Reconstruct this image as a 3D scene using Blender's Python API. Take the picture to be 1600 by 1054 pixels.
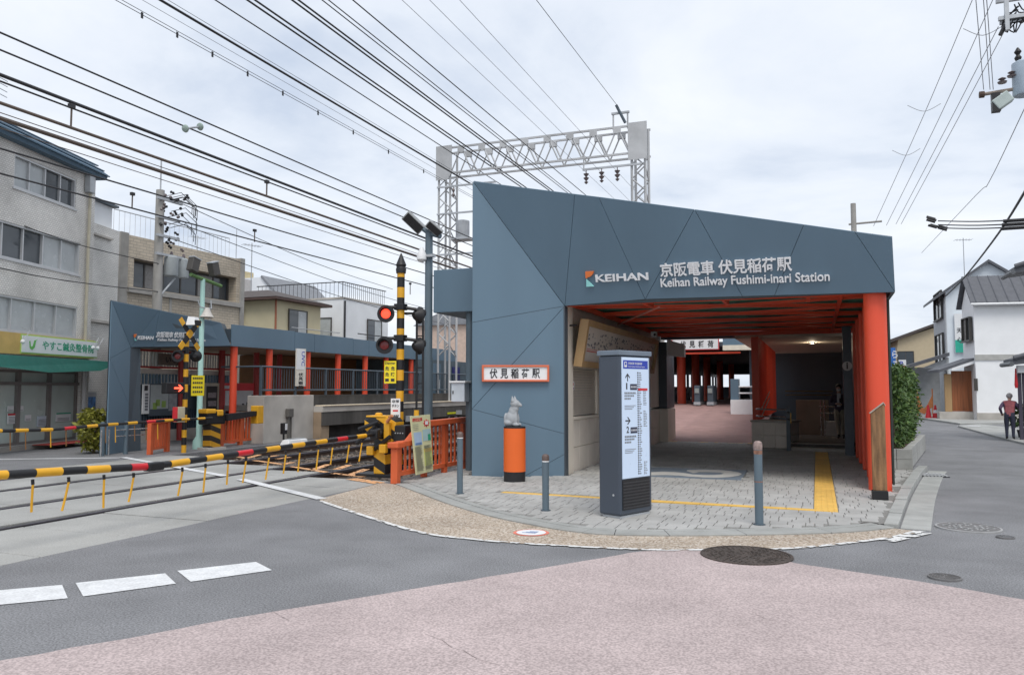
import bpy, bmesh, math, random
from mathutils import Vector, Matrix
random.seed(7)
S = bpy.context.scene
COL = S.collection
for o in list(bpy.data.objects): bpy.data.objects.remove(o)

# ------------------------------------------------------------------ camera
FPX, EYE = 1225.0, 1.6
YAW, PIT = math.radians(21.2), math.atan(80/1225)
cam = bpy.data.cameras.new('camera'); cam.sensor_width = 36; cam.lens = 36*FPX/1600
cam.clip_start = .1; cam.clip_end = 2000
co = bpy.data.objects.new('camera', cam); COL.objects.link(co)
co.location = (0, 0, EYE); co.rotation_euler = (math.pi/2+PIT, 0, YAW)
S.camera = co

# ------------------------------------------------------------------ sky, sun, exposure
SUN_EL, SUN_AZ = math.radians(60), math.radians(152)     # azimuth clockwise from +Y
w = bpy.data.worlds.new('World'); S.world = w; w.use_nodes = True
nt = w.node_tree; N = nt.nodes; L = nt.links; N.clear()
def nd(t, **k):
    n = N.new(t)
    for a, b in k.items(): setattr(n, a, b)
    return n
out = nd('ShaderNodeOutputWorld'); bg = nd('ShaderNodeBackground'); L.new(bg.outputs[0], out.inputs[0])
sky = nd('ShaderNodeTexSky', sky_type='NISHITA', sun_disc=False, sun_elevation=SUN_EL, sun_rotation=SUN_AZ)
sky.air_density = 1.2; sky.dust_density = 2.0
smul = nd('ShaderNodeVectorMath', operation='SCALE'); smul.inputs['Scale'].default_value = .10
L.new(sky.outputs[0], smul.inputs[0])
tc = nd('ShaderNodeTexCoord'); sep = nd('ShaderNodeSeparateXYZ'); L.new(tc.outputs['Generated'], sep.inputs[0])
zc = nd('ShaderNodeMath', operation='MAXIMUM'); zc.inputs[1].default_value = 0; L.new(sep.outputs[2], zc.inputs[0])
za = nd('ShaderNodeMath', operation='ADD'); za.inputs[1].default_value = .22; L.new(zc.outputs[0], za.inputs[0])
dx = nd('ShaderNodeMath', operation='DIVIDE'); dy = nd('ShaderNodeMath', operation='DIVIDE')
for d, k in ((dx, 0), (dy, 1)): L.new(sep.outputs[k], d.inputs[0]); L.new(za.outputs[0], d.inputs[1])
cmb = nd('ShaderNodeCombineXYZ'); L.new(dx.outputs[0], cmb.inputs[0]); L.new(dy.outputs[0], cmb.inputs[1])
n1 = nd('ShaderNodeTexNoise'); n1.inputs['Scale'].default_value = 1.15; n1.inputs['Detail'].default_value = 9; n1.inputs['Roughness'].default_value = .56
n1.inputs['Distortion'].default_value = .35
L.new(cmb.outputs[0], n1.inputs['Vector'])
cr = nd('ShaderNodeValToRGB'); e = cr.color_ramp.elements
e[0].position = .34; e[0].color = (.53, .60, .72, 1); e[1].position = .64; e[1].color = (.86, .885, .925, 1)
m_ = cr.color_ramp.elements.new(.47); m_.color = (.71, .76, .84, 1)
L.new(n1.outputs['Fac'], cr.inputs[0])
mx = nd('ShaderNodeMix', data_type='RGBA'); mx.inputs['Factor'].default_value = .9
L.new(smul.outputs[0], mx.inputs['A']); L.new(cr.outputs[0], mx.inputs['B'])
L.new(mx.outputs['Result'], bg.inputs[0]); bg.inputs[1].default_value = .96
sl = bpy.data.lights.new('sun', 'SUN'); sl.energy = 1.5; sl.angle = math.radians(28); sl.color = (1, .96, .9)
so = bpy.data.objects.new('sun', sl); COL.objects.link(so)
dv = Vector((math.sin(SUN_AZ)*math.cos(SUN_EL), math.cos(SUN_AZ)*math.cos(SUN_EL), math.sin(SUN_EL)))
so.rotation_euler = dv.to_track_quat('Z', 'Y').to_euler(); so.location = dv*50
vs = S.view_settings; vs.view_transform = 'Standard'; vs.look = 'None'; vs.gamma = 1; vs.exposure = .36; vs.use_curve_mapping = False
S.cycles.max_bounces = 6; S.cycles.use_denoising = True

# ------------------------------------------------------------------ measuring: photo pixel -> place in the world
cY, sY, cP, sP = math.cos(YAW), math.sin(YAW), math.cos(PIT), math.sin(PIT)
def ray(px, py):
    r = (px-800)/FPX; u = (527-py)/FPX; f = cP-u*sP
    return Vector((r*cY-f*sY, r*sY+f*cY, sP+u*cP))
def gp(px, py, z=0.0):
    d = ray(px, py); t = (z-EYE)/d.z; return Vector((d.x*t, d.y*t, z))
def oY(px, py, Y):
    d = ray(px, py); t = Y/d.y; return Vector((d.x*t, Y, EYE+d.z*t))
def oX(px, py, X):
    d = ray(px, py); t = X/d.x; return Vector((X, d.y*t, EYE+d.z*t))
def oP(px, py, p, n):
    d = ray(px, py); o = Vector((0, 0, EYE)); t = (Vector(p)-o).dot(n)/d.dot(n); return o+d*t

# ------------------------------------------------------------------ materials
MT = {}
def M(name, col, rough=.6, var=.10, scale=4.0, bump=0.0, bscale=80.0, metal=0.0, spec=.5, speck=0.0, sscale=180.0, emit=0.0, stain=0.0, coat=0.0, vertical=False):
    if name in MT: return MT[name]
    m = bpy.data.materials.new(name); m.use_nodes = True; t = m.node_tree; p = t.nodes['Principled BSDF']
    g = t.nodes.new('ShaderNodeNewGeometry'); src = g.outputs['Position']
    if vertical:
        mp = t.nodes.new('ShaderNodeMapping'); mp.inputs['Scale'].default_value = (1, 1, .12); t.links.new(src, mp.inputs[0]); vsrc = mp.outputs[0]
    else: vsrc = src
    def noise(sc, det, s=src):
        n = t.nodes.new('ShaderNodeTexNoise'); n.inputs['Scale'].default_value = sc; n.inputs['Detail'].default_value = det; t.links.new(s, n.inputs['Vector']); return n.outputs['Fac']
    def rng(v, a, b, lo=.3, hi=.7):
        r = t.nodes.new('ShaderNodeMapRange'); r.inputs[1].default_value = lo; r.inputs[2].default_value = hi; r.inputs[3].default_value = a; r.inputs[4].default_value = b; t.links.new(v, r.inputs[0]); return r.outputs[0]
    def mul(a, b):
        k = t.nodes.new('ShaderNodeMath'); k.operation = 'MULTIPLY'; t.links.new(a, k.inputs[0]); t.links.new(b, k.inputs[1]); return k.outputs[0]
    f = rng(noise(scale, 5, vsrc), 1-var, 1+var)
    if speck: f = mul(f, rng(noise(sscale, 2), 1-speck, 1+speck, .35, .65))
    if stain: f = mul(f, rng(noise(.55, 6, vsrc), 1-stain, 1.0, .38, .58))
    sc = t.nodes.new('ShaderNodeVectorMath'); sc.operation = 'SCALE'; sc.inputs[0].default_value = col; t.links.new(f, sc.inputs['Scale'])
    t.links.new(sc.outputs[0], p.inputs['Base Color'])
    t.links.new(rng(noise(scale*2.3, 3), max(.02, rough-.08), min(1, rough+.08)), p.inputs['Roughness'])
    p.inputs['Metallic'].default_value = metal; p.inputs['Specular IOR Level'].default_value = spec
    if coat: p.inputs['Coat Weight'].default_value = coat; p.inputs['Coat Roughness'].default_value = .15
    if bump:
        b = t.nodes.new('ShaderNodeBump'); b.inputs['Strength'].default_value = bump; b.inputs['Distance'].default_value = .01
        t.links.new(noise(bscale, 4), b.inputs['Height']); t.links.new(b.outputs[0], p.inputs['Normal'])
    if emit:
        p.inputs['Emission Color'].default_value = (*col, 1); p.inputs['Emission Strength'].default_value = emit
    MT[name] = m; return m

def grain(name, cols, sc, rough=.85, bump=.6):
    """pebble / speckled aggregate: voronoi cells with several stone colours"""
    m = bpy.data.materials.new(name); m.use_nodes = True; t = m.node_tree; p = t.nodes['Principled BSDF']
    g = t.nodes.new('ShaderNodeNewGeometry'); v = t.nodes.new('ShaderNodeTexVoronoi'); v.inputs['Scale'].default_value = sc
    t.links.new(g.outputs['Position'], v.inputs['Vector'])
    s = t.nodes.new('ShaderNodeSeparateColor'); t.links.new(v.outputs['Color'], s.inputs[0])
    r = t.nodes.new('ShaderNodeValToRGB'); r.color_ramp.interpolation = 'CONSTANT'
    el = r.color_ramp.elements
    for i, c in enumerate(cols):
        q = el[i] if i < 2 else el.new(i/len(cols))
        q.position = i/len(cols); q.color = (*c, 1)
    t.links.new(s.outputs[0], r.inputs[0])
    n = t.nodes.new('ShaderNodeTexNoise'); n.inputs['Scale'].default_value = .9; n.inputs['Detail'].default_value = 6; t.links.new(g.outputs['Position'], n.inputs['Vector'])
    mr = t.nodes.new('ShaderNodeMapRange'); mr.inputs[1].default_value = .3; mr.inputs[2].default_value = .7; mr.inputs[3].default_value = .86; mr.inputs[4].default_value = 1.1; t.links.new(n.outputs['Fac'], mr.inputs[0])
    k = t.nodes.new('ShaderNodeVectorMath'); k.operation = 'SCALE'; t.links.new(r.outputs[0], k.inputs[0]); t.links.new(mr.outputs[0], k.inputs['Scale'])
    t.links.new(k.outputs[0], p.inputs['Base Color']); p.inputs['Roughness'].default_value = rough
    b = t.nodes.new('ShaderNodeBump'); b.inputs['Strength'].default_value = bump; b.inputs['Distance'].default_value = .006; b.invert = True
    t.links.new(v.outputs['Distance'], b.inputs['Height']); t.links.new(b.outputs[0], p.inputs['Normal'])
    MT[name] = m; return m

def bricktile(name, col, mortar, bw, bh, frame_u, rough=.7):
    """fine wall tiling too small to pick apart; follows a wall whose horizontal direction is frame_u"""
    m = bpy.data.materials.new(name); m.use_nodes = True; t = m.node_tree; p = t.nodes['Principled BSDF']
    g = t.nodes.new('ShaderNodeNewGeometry'); d = t.nodes.new('ShaderNodeVectorMath'); d.operation = 'DOT_PRODUCT'; d.inputs[1].default_value = (frame_u[0], frame_u[1], 0)
    t.links.new(g.outputs['Position'], d.inputs[0])
    s = t.nodes.new('ShaderNodeSeparateXYZ'); t.links.new(g.outputs['Position'], s.inputs[0])
    c = t.nodes.new('ShaderNodeCombineXYZ'); t.links.new(d.outputs['Value'], c.inputs[0]); t.links.new(s.outputs[2], c.inputs[1])
    b = t.nodes.new('ShaderNodeTexBrick'); t.links.new(c.outputs[0], b.inputs['Vector'])
    b.inputs['Scale'].default_value = 1; b.inputs['Brick Width'].default_value = bw; b.inputs['Row Height'].default_value = bh; b.inputs['Mortar Size'].default_value = .012
    b.inputs['Color1'].default_value = (*col, 1); b.inputs['Color2'].default_value = (*[x*.86 for x in col], 1); b.inputs['Mortar'].default_value = (*mortar, 1)
    n = t.nodes.new('ShaderNodeTexNoise'); n.inputs['Scale'].default_value = .8; n.inputs['Detail'].default_value = 7; t.links.new(g.outputs['Position'], n.inputs['Vector'])
    mr = t.nodes.new('ShaderNodeMapRange'); mr.inputs[1].default_value = .35; mr.inputs[2].default_value = .62; mr.inputs[3].default_value = .78; mr.inputs[4].default_value = 1.05; t.links.new(n.outputs['Fac'], mr.inputs[0])
    k = t.nodes.new('ShaderNodeVectorMath'); k.operation = 'SCALE'; t.links.new(b.outputs['Color'], k.inputs[0]); t.links.new(mr.outputs[0], k.inputs['Scale'])
    t.links.new(k.outputs[0], p.inputs['Base Color']); p.inputs['Roughness'].default_value = rough
    bp = t.nodes.new('ShaderNodeBump'); bp.inputs['Strength'].default_value = .5; bp.inputs['Distance'].default_value = .01; bp.invert = True
    t.links.new(b.outputs['Fac'], bp.inputs['Height']); t.links.new(bp.outputs[0], p.inputs['Normal'])
    MT[name] = m; return m

def striped(name, c1, c2, direction, period, rough=.45):
    m = bpy.data.materials.new(name); m.use_nodes = True; t = m.node_tree; p = t.nodes['Principled BSDF']
    g = t.nodes.new('ShaderNodeNewGeometry'); d = t.nodes.new('ShaderNodeVectorMath'); d.operation = 'DOT_PRODUCT'; d.inputs[1].default_value = direction
    t.links.new(g.outputs['Position'], d.inputs[0])
    a = t.nodes.new('ShaderNodeMath'); a.operation = 'MULTIPLY'; a.inputs[1].default_value = 1/period; t.links.new(d.outputs['Value'], a.inputs[0])
    fr = t.nodes.new('ShaderNodeMath'); fr.operation = 'FRACT'; t.links.new(a.outputs[0], fr.inputs[0])
    gt = t.nodes.new('ShaderNodeMath'); gt.operation = 'GREATER_THAN'; gt.inputs[1].default_value = .5; t.links.new(fr.outputs[0], gt.inputs[0])
    x = t.nodes.new('ShaderNodeMix'); x.data_type = 'RGBA'; x.inputs['A'].default_value = (*c1, 1); x.inputs['B'].default_value = (*c2, 1); t.links.new(gt.outputs[0], x.inputs['Factor'])
    t.links.new(x.outputs['Result'], p.inputs['Base Color']); p.inputs['Roughness'].default_value = rough
    MT[name] = m; return m

asphalt = M('asphalt', (.205, .207, .216), .9, .10, 1.6, .22, 70, speck=.36, sscale=70, stain=.18)
pink = M('pink_asphalt', (.445, .368, .36), .9, .08, 1.8, .22, 60, speck=.25, sscale=60, stain=.11)
aggregate = grain('exposed_aggregate', [(.36, .29, .22), (.50, .42, .34), (.26, .20, .15), (.44, .36, .28), (.58, .52, .45)], 58)
deck_con = M('deck_concrete', (.375, .375, .36), .85, .10, 1.2, .4, 60, speck=.14, sscale=70, stain=.2)
kerb_con = M('kerb_concrete', (.37, .375, .36), .85, .12, 3, .3, 90, speck=.08, stain=.15)
paver_m = M('paver_grey', (.42, .415, .40), .85, .14, 2.2, .3, 90, speck=.10, stain=.10)
grout = M('grout', (.24, .235, .225), .95)
tactile = M('tactile_yellow', (.80, .50, .12), .7, .10, 5, .2, 60, stain=.15)
white_paint = M('white_paint', (.70, .71, .72), .7, .08, 8, .2, 90, speck=.10, sscale=50, stain=.10)
def worn(name, col, amt):
    m = M(name, col, .75, .08, 6); t = m.node_tree; p = t.nodes['Principled BSDF']
    g = t.nodes.new('ShaderNodeNewGeometry'); n = t.nodes.new('ShaderNodeTexNoise'); n.inputs['Scale'].default_value = 11; n.inputs['Detail'].default_value = 6
    t.links.new(g.outputs['Position'], n.inputs['Vector']); r = t.nodes.new('ShaderNodeMapRange'); r.inputs[1].default_value = amt; r.inputs[2].default_value = amt+.05; t.links.new(n.outputs['Fac'], r.inputs[0]); t.links.new(r.outputs[0], p.inputs['Alpha']); return m
worn_white = worn('worn_white_paint', (.70, .70, .69), .42)
worn_orange = worn('worn_orange_paint', (.78, .42, .20), .39)
steel = M('rail_steel', (.16, .15, .17), .35, .15, 5, metal=.8)
rust = M('rail_rust', (.10, .065, .05), .85, .2, 6)
ballast_m = grain('ballast', [(.13, .10, .08), (.19, .15, .12), (.08, .065, .055), (.24, .19, .15)], 16, bump=1.0)
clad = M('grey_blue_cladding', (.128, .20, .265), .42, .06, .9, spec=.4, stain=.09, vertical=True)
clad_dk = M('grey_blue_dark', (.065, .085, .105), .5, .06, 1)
joint_m = M('joint_grey', (.085, .105, .12), .8)  # grey backing colour that shows in the gaps between cladding panels
red = M('vermilion_paint', (.78, .085, .035), .5, .09, 2, stain=.10, vertical=True)
fence_o = M('orange_guard_paint', (.66, .12, .035), .5, .10, 3, stain=.12)
ped_o = M('pedestal_orange', (.80, .14, .02), .45, .03, 2)
green_c = M('dark_green_ceiling', (.05, .27, .20), .6)
cream = M('cream_wall', (.78, .72, .63), .7, .05, 1.5, stain=.06)
creamtile = M('cream_tile', (.80, .74, .66), .6, .10, 2)
white = M('white_enamel', (.80, .81, .82), .5, .04, 3)
offwhite = M('off_white_wall', (.78, .80, .82), .75, .04, 1.2, stain=.05)
black = M('black_paint', (.013, .013, .015), .5, .1, 6)
ink = M('print_black', (.03, .03, .035), .6, .02)
inkgrey = M('print_grey', (.20, .21, .23), .6, .02)
yellow = M('warning_yellow', (.78, .40, .02), .5, .08, 4, stain=.12)
signyellow = M('sign_yellow', (.85, .68, .02), .5, .04, 4)
redsign = M('print_red', (.62, .03, .04), .5, .03)
bluesign = M('print_blue', (.03, .06, .42), .5, .03)
greensign = M('print_green', (.03, .35, .20), .5, .03)
dgrey = M('dark_grey_paint', (.075, .10, .125), .45, .08, 5, stain=.08)
poleg = M('grey_blue_pole', (.11, .155, .19), .5, .06, 3, stain=.08)
galv = M('galvanised_steel', (.48, .50, .52), .5, .12, 3, metal=.35, stain=.12)
galv_w = M('pale_gantry_paint', (.50, .51, .52), .6, .10, 2, stain=.2)
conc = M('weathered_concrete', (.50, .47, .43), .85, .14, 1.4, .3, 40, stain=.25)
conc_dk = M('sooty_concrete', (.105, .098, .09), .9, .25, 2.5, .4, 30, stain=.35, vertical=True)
conc_lt = M('platform_edge', (.74, .63, .47), .8, .08, 2)
polecon = M('pole_concrete', (.36, .35, .33), .85, .08, 3, stain=.1)
wood = M('pine_wood', (.42, .27, .13), .55, .12, 3, vertical=True)
woodpost_m = M('weathered_post_wood', (.24, .13, .06), .7, .55, 16, .5, 40, vertical=True)
garage_m = M('cedar_gate_wood', (.26, .085, .03), .5, .30, 5, vertical=True)
glass = M('window_glass', (.05, .06, .07), .08, .1, .8, spec=.8)
glass_c = M('curtained_glass', (.44, .47, .48), .22, .10, 2.2, spec=.6)
glass_g = M('lit_look_shop_glass', (.58, .66, .62), .2, .10, 1.2, spec=.7)  # pale base colour stands in for the lit shop interior
alu = M('aluminium_frame', (.55, .56, .57), .45, .05, 3, metal=.3)
dkframe = M('bronze_frame', (.06, .055, .05), .5)
stone = M('grey_stone', (.36, .38, .40), .75, .06, 8, .1, 60)
redbrick = bricktile('red_brick_floor', (.42, .27, .25), (.24, .19, .18), .22, .11, (1, 0)) if False else M('red_brick_floor', (.36, .22, .20), .8, .12, 2.5, stain=.1)
wire_m = M('wire_black', (.025, .025, .028), .6)
wire_b = M('wire_brown', (.10, .075, .06), .6)
wire_g = M('wire_grey', (.30, .31, .33), .6)
leaf_m = M('leaf_green', (.055, .11, .022), .6, .45, 9)
leaf_y = M('leaf_yellow_green', (.20, .20, .025), .6, .45, 9)
bark = M('bark', (.10, .07, .05), .9)
skin_m = M('skin', (.50, .32, .24), .6, .03)

# ------------------------------------------------------------------ mesh helpers
class Fr:
    """a wall frame: a runs along u, b goes up, c comes out towards the viewer"""
    def __init__(s, o, u):
        s.o = Vector(o) if len(o) == 3 else Vector((o[0], o[1], 0)); u = Vector((u[0], u[1], 0)).normalized(); s.u = u; s.n = Vector((u.y, -u.x, 0))
    def p(s, a, b, c=0): return s.o+s.u*a+Vector((0, 0, b))+s.n*c
class MB:
    def __init__(s): s.v = []; s.f = []
    def add(s, vs, fs):
        k = len(s.v); s.v += [Vector(x) for x in vs]; s.f += [tuple(i+k for i in f) for f in fs]; return s
    def hexa(s, p):   # 8 points: bottom 4 ccw, top 4 ccw
        return s.add(p, [(3, 2, 1, 0), (4, 5, 6, 7), (0, 1, 5, 4), (1, 2, 6, 5), (2, 3, 7, 6), (3, 0, 4, 7)])
    def box(s, x0, x1, y0, y1, z0, z1):
        return s.hexa([(x0, y0, z0), (x1, y0, z0), (x1, y1, z0), (x0, y1, z0), (x0, y0, z1), (x1, y0, z1), (x1, y1, z1), (x0, y1, z1)])
    def fb(s, F, a0, a1, b0, b1, c0, c1):
        return s.hexa([F.p(a0, b0, c1), F.p(a1, b0, c1), F.p(a1, b0, c0), F.p(a0, b0, c0), F.p(a0, b1, c1), F.p(a1, b1, c1), F.p(a1, b1, c0), F.p(a0, b1, c0)])
    def quad(s, *p): return s.add(p, [tuple(range(len(p)))])
    def prism(s, pts, ex):
        n = len(pts); ex = Vector(ex); a = [Vector(p) for p in pts]
        return s.add(a+[p+ex for p in a], [tuple(range(n)), tuple(range(2*n-1, n-1, -1))]+[(i, i+n, (i+1) % n+n, (i+1) % n) for i in range(n)])
    def tube(s, path, r, n=6, cap=True):
        P = [Vector(p) for p in path]; rs = r if isinstance(r, (list, tuple)) else [r]*len(P); k0 = len(s.v); ref = None
        for i, p in enumerate(P):
            t = (P[min(i+1, len(P)-1)]-P[max(i-1, 0)]).normalized()
            if ref is None: ref = Vector((0, 0, 1)) if abs(t.z) < .9 else Vector((1, 0, 0))
            a = t.cross(ref).normalized(); b = t.cross(a)
            for j in range(n):
                q = 2*math.pi*j/n; s.v.append(p+(a*math.cos(q)+b*math.sin(q))*rs[i])
        for i in range(len(P)-1):
            for j in range(n):
                x = k0+i*n+j; y = k0+i*n+(j+1) % n; s.f.append((x, y, y+n, x+n))
        if cap: s.f.append(tuple(k0+j for j in range(n))); s.f.append(tuple(k0+(len(P)-1)*n+j for j in reversed(range(n))))
        return s
    def cyl(s, p0, p1, r0, r1=None, n=12): return s.tube([p0, p1], [r0, r0 if r1 is None else r1], n)
    def lathe(s, c, prof, n=20, axis=None):
        c = Vector(c); ax = Vector(axis or (0, 0, 1)).normalized(); a = ax.orthogonal().normalized(); b = ax.cross(a); k0 = len(s.v)
        for r, h in prof:
            for j in range(n):
                q = 2*math.pi*j/n; s.v.append(c+ax*h+(a*math.cos(q)+b*math.sin(q))*r)
        for i in range(len(prof)-1):
            for j in range(n):
                x = k0+i*n+j; y = k0+i*n+(j+1) % n; s.f.append((x, y, y+n, x+n))
        s.f.append(tuple(k0+j for j in reversed(range(n)))); s.f.append(tuple(k0+(len(prof)-1)*n+j for j in range(n))); return s
    def ball(s, c, rx, ry=None, rz=None, n=10, m=7):
        ry = ry or rx; rz = rz or rx; c = Vector(c); k0 = len(s.v)
        for i in range(m+1):
            th = math.pi*i/m
            for j in range(n):
                q = 2*math.pi*j/n; s.v.append(c+Vector((rx*math.sin(th)*math.cos(q), ry*math.sin(th)*math.sin(q), rz*math.cos(th))))
        for i in range(m):
            for j in range(n):
                x = k0+i*n+j; y = k0+i*n+(j+1) % n; s.f.append((x, x+n, y+n, y))
        return s
def wl(o):
    v = Vector((0, 0, 0))
    while o is not None: v += o.location; o = o.parent
    return v
def link(o, parent=None):
    COL.objects.link(o)
    if parent is not None: o.parent = parent
    return o
def obj(name, mb, mat, parent=None, smooth=False, bev=0, origin=None, label=None, kind=None, fix=True):
    off = wl(parent) if parent is not None else (Vector(origin) if origin is not None else Vector((0, 0, 0)))
    me = bpy.data.meshes.new(name); me.from_pydata([v-off for v in mb.v], [], mb.f)
    if fix:
        bm = bmesh.new(); bm.from_mesh(me); bmesh.ops.remove_doubles(bm, verts=bm.verts, dist=1e-5); bmesh.ops.recalc_face_normals(bm, faces=bm.faces); bm.to_mesh(me); bm.free()
    me.materials.append(mat); o = bpy.data.objects.new(name, me); link(o, parent)
    if parent is None: o.location = off
    if smooth:
        me.polygons.foreach_set('use_smooth', [True]*len(me.polygons)); me.set_sharp_from_angle(angle=math.radians(40))
    if bev:
        b = o.modifiers.new('bevel', 'BEVEL'); b.width = bev; b.segments = 2; b.limit_method = 'ANGLE'
    if label: o['label'] = label
    if kind: o['kind'] = kind
    return o
def thing(name, label, cat, loc, group=None):
    o = bpy.data.objects.new(name, None); o.empty_display_size = .2; COL.objects.link(o); o.location = Vector(loc)
    o['label'] = label; o['category'] = cat
    if group: o['group'] = group
    return o
def tag(o, label, cat, group=None):
    o['label'] = label; o['category'] = cat
    if group: o['group'] = group
    return o
def struct(name, mb, mat, **k): return obj(name, mb, mat, kind='structure', **k)
_tx = {}
def text_mb(body, o, u, v, w, h, n, depth=.004, bold=0.0):
    """lettering fitted into the rectangle with corner o, sides u*w and v*h, raised by depth along n"""
    key = (body, bold)
    if key not in _tx:
        c = bpy.data.curves.new('t', 'FONT'); c.body = body; c.size = 1; c.offset = bold; c.resolution_u = 3
        t = bpy.data.objects.new('t', c); COL.objects.link(t); dg = bpy.context.evaluated_depsgraph_get(); dg.update()
        me = bpy.data.meshes.new_from_object(t.evaluated_get(dg)); vs_ = [p.co.copy() for p in me.vertices]; fs = [tuple(p.vertices) for p in me.polygons]
        bpy.data.objects.remove(t); bpy.data.curves.remove(c); bpy.data.meshes.remove(me); _tx[key] = (vs_, fs)
    vs_, fs = _tx[key]
    x0 = min(p.x for p in vs_); x1 = max(p.x for p in vs_); y0 = min(p.y for p in vs_); y1 = max(p.y for p in vs_)
    o, u, v, n = Vector(o), Vector(u).normalized(), Vector(v).normalized(), Vector(n).normalized()
    f = [o+u*((p.x-x0)/(x1-x0)*w)+v*((p.y-y0)/(y1-y0)*h) for p in vs_]
    k = len(f); V_ = [p+n*depth for p in f]+f; F_ = list(fs)
    cnt = {}
    for fc in fs:
        for i in range(len(fc)):
            a, b = fc[i], fc[(i+1) % len(fc)]; cnt[(min(a, b), max(a, b))] = cnt.get((min(a, b), max(a, b)), 0)+1
    for fc in fs:
        for i in range(len(fc)):
            a, b = fc[i], fc[(i+1) % len(fc)]
            if cnt[(min(a, b), max(a, b))] == 1: F_.append((a, a+k, b+k, b))
    return MB().add(V_, F_)
Z3 = Vector((0, 0, 1))
def ftext(F, body, a, b, w, h, c, name, mat, parent, depth=.004, bold=0.0, label=None):
    return obj(name, text_mb(body, F.p(a, b, c), F.u, Z3, w, h, F.n, depth, bold), mat, parent, fix=False, label=label)
def inset(pts, d):
    pts = [Vector(p) for p in pts]; n = Vector((0, 0, 0)); k = len(pts)
    for i in range(k): n += (pts[i]-pts[0]).cross(pts[(i+1) % k]-pts[0])
    n.normalize(); out_ = []
    for i in range(k):
        p0, p, p2 = pts[i-1], pts[i], pts[(i+1) % k]
        e1 = (p-p0).normalized(); e2 = (p2-p).normalized(); m1 = n.cross(e1); m2 = n.cross(e2)
        den = 1+m1.dot(m2); out_.append(p+(m1+m2)*(d/max(den, .2)))
    return out_, n
def inpoly(x, y, poly):
    c = False; j = len(poly)-1
    for i in range(len(poly)):
        xi, yi = poly[i][0], poly[i][1]; xj, yj = poly[j][0], poly[j][1]
        if (yi > y) != (yj > y) and x < (xj-xi)*(y-yi)/(yj-yi)+xi: c = not c
        j = i
    return c
def smooth_path(pts, n=6):
    P = [Vector(p) for p in pts]; r = []
    for i in range(len(P)-1):
        p0 = P[max(i-1, 0)]; p1 = P[i]; p2 = P[i+1]; p3 = P[min(i+2, len(P)-1)]
        for k in range(n):
            t = k/n; r.append(.5*((2*p1)+(p2-p0)*t+(2*p0-5*p1+4*p2-p3)*t*t+(3*p1-p0-3*p2+p3)*t**3))
    return r+[P[-1]]
def offset_path(path, d):
    r = []
    for i, p in enumerate(path):
        t = (path[min(i+1, len(path)-1)]-path[max(i-1, 0)]); t.z = 0; t.normalize(); r.append(p+Vector((-t.y, t.x, 0))*d)
    return r
def ribbon(mb, A, B, z):
    for i in range(len(A)-1): mb.quad((A[i].x, A[i].y, z), (A[i+1].x, A[i+1].y, z), (B[i+1].x, B[i+1].y, z), (B[i].x, B[i].y, z))
    return mb
def sheet(pts, z): return MB().quad(*[(p[0], p[1], z) for p in pts])
# ================================================================== GROUND
struct('ground', sheet([(-400, -300), (400, -300), (400, 600), (-400, 600)], -.45), M('earth', (.16, .15, .13), .95, .2, 1))
rd = MB()
for x0, x1 in ((-6.93, 400), (-400, -14.62)):
    rd.quad((x0, -300, 0), (x1, -300, 0), (x1, 600, 0), (x0, 600, 0))
    e = x0 if x0 > -10 else x1
    rd.quad((e, -300, 0), (e, 600, 0), (e, 600, -.45), (e, -300, -.45))
struct('road', rd, asphalt, fix=False)
struct('track_bed', MB().quad((-14.62, -60, -.17), (-6.93, -60, -.17), (-6.93, 200, -.17), (-14.62, 200, -.17)), ballast_m)
sm = MB()
for _ in range(5200):
    x = random.uniform(-14.5, -7.0); y = 11.6+random.random()**1.6*32; r = random.uniform(.025, .06)
    c = Vector((x, y, -.165+random.uniform(0, .03))); a = random.random()*6
    ps = [c+Vector((math.cos(a+q)*r*random.uniform(.7, 1.2), math.sin(a+q)*r*random.uniform(.7, 1.2), 0)) for q in (0, 1.6, 3.1, 4.7)]+[c+Vector((0, 0, r*random.uniform(.6, 1.1)))]
    sm.add(ps, [(0, 1, 4), (1, 2, 4), (2, 3, 4), (3, 0, 4)])
st = obj('ballast_stones', sm, ballast_m, kind='stuff', fix=False); st['label'] = 'loose brown ballast stones between the rails beyond the crossing'; st['category'] = 'ballast'

# crossing deck of concrete panels
dk = bpy.data.objects.new('crossing_deck', None); COL.objects.link(dk); dk['kind'] = 'structure'; dk.location = (-10.7, 4, 0)
def north(x): return 11.75+(-6.93-x)/7.67*3.3
for x0, x1 in ((-8.64, -6.95), (-10.10, -8.94), (-11.84, -10.37), (-13.30, -12.14), (-14.60, -13.57)):
    y = -9.0+random.random()*.3; end = north((x0+x1)/2)
    while y < end-.1:
        y1 = min(y+1.1, end); h = random.uniform(-.004, .004)
        obj('concrete_panel', MB().box(x0, x1, y+.011, y1-.011, -.16, h), deck_con, dk, fix=False, bev=.006); y = y1
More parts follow.
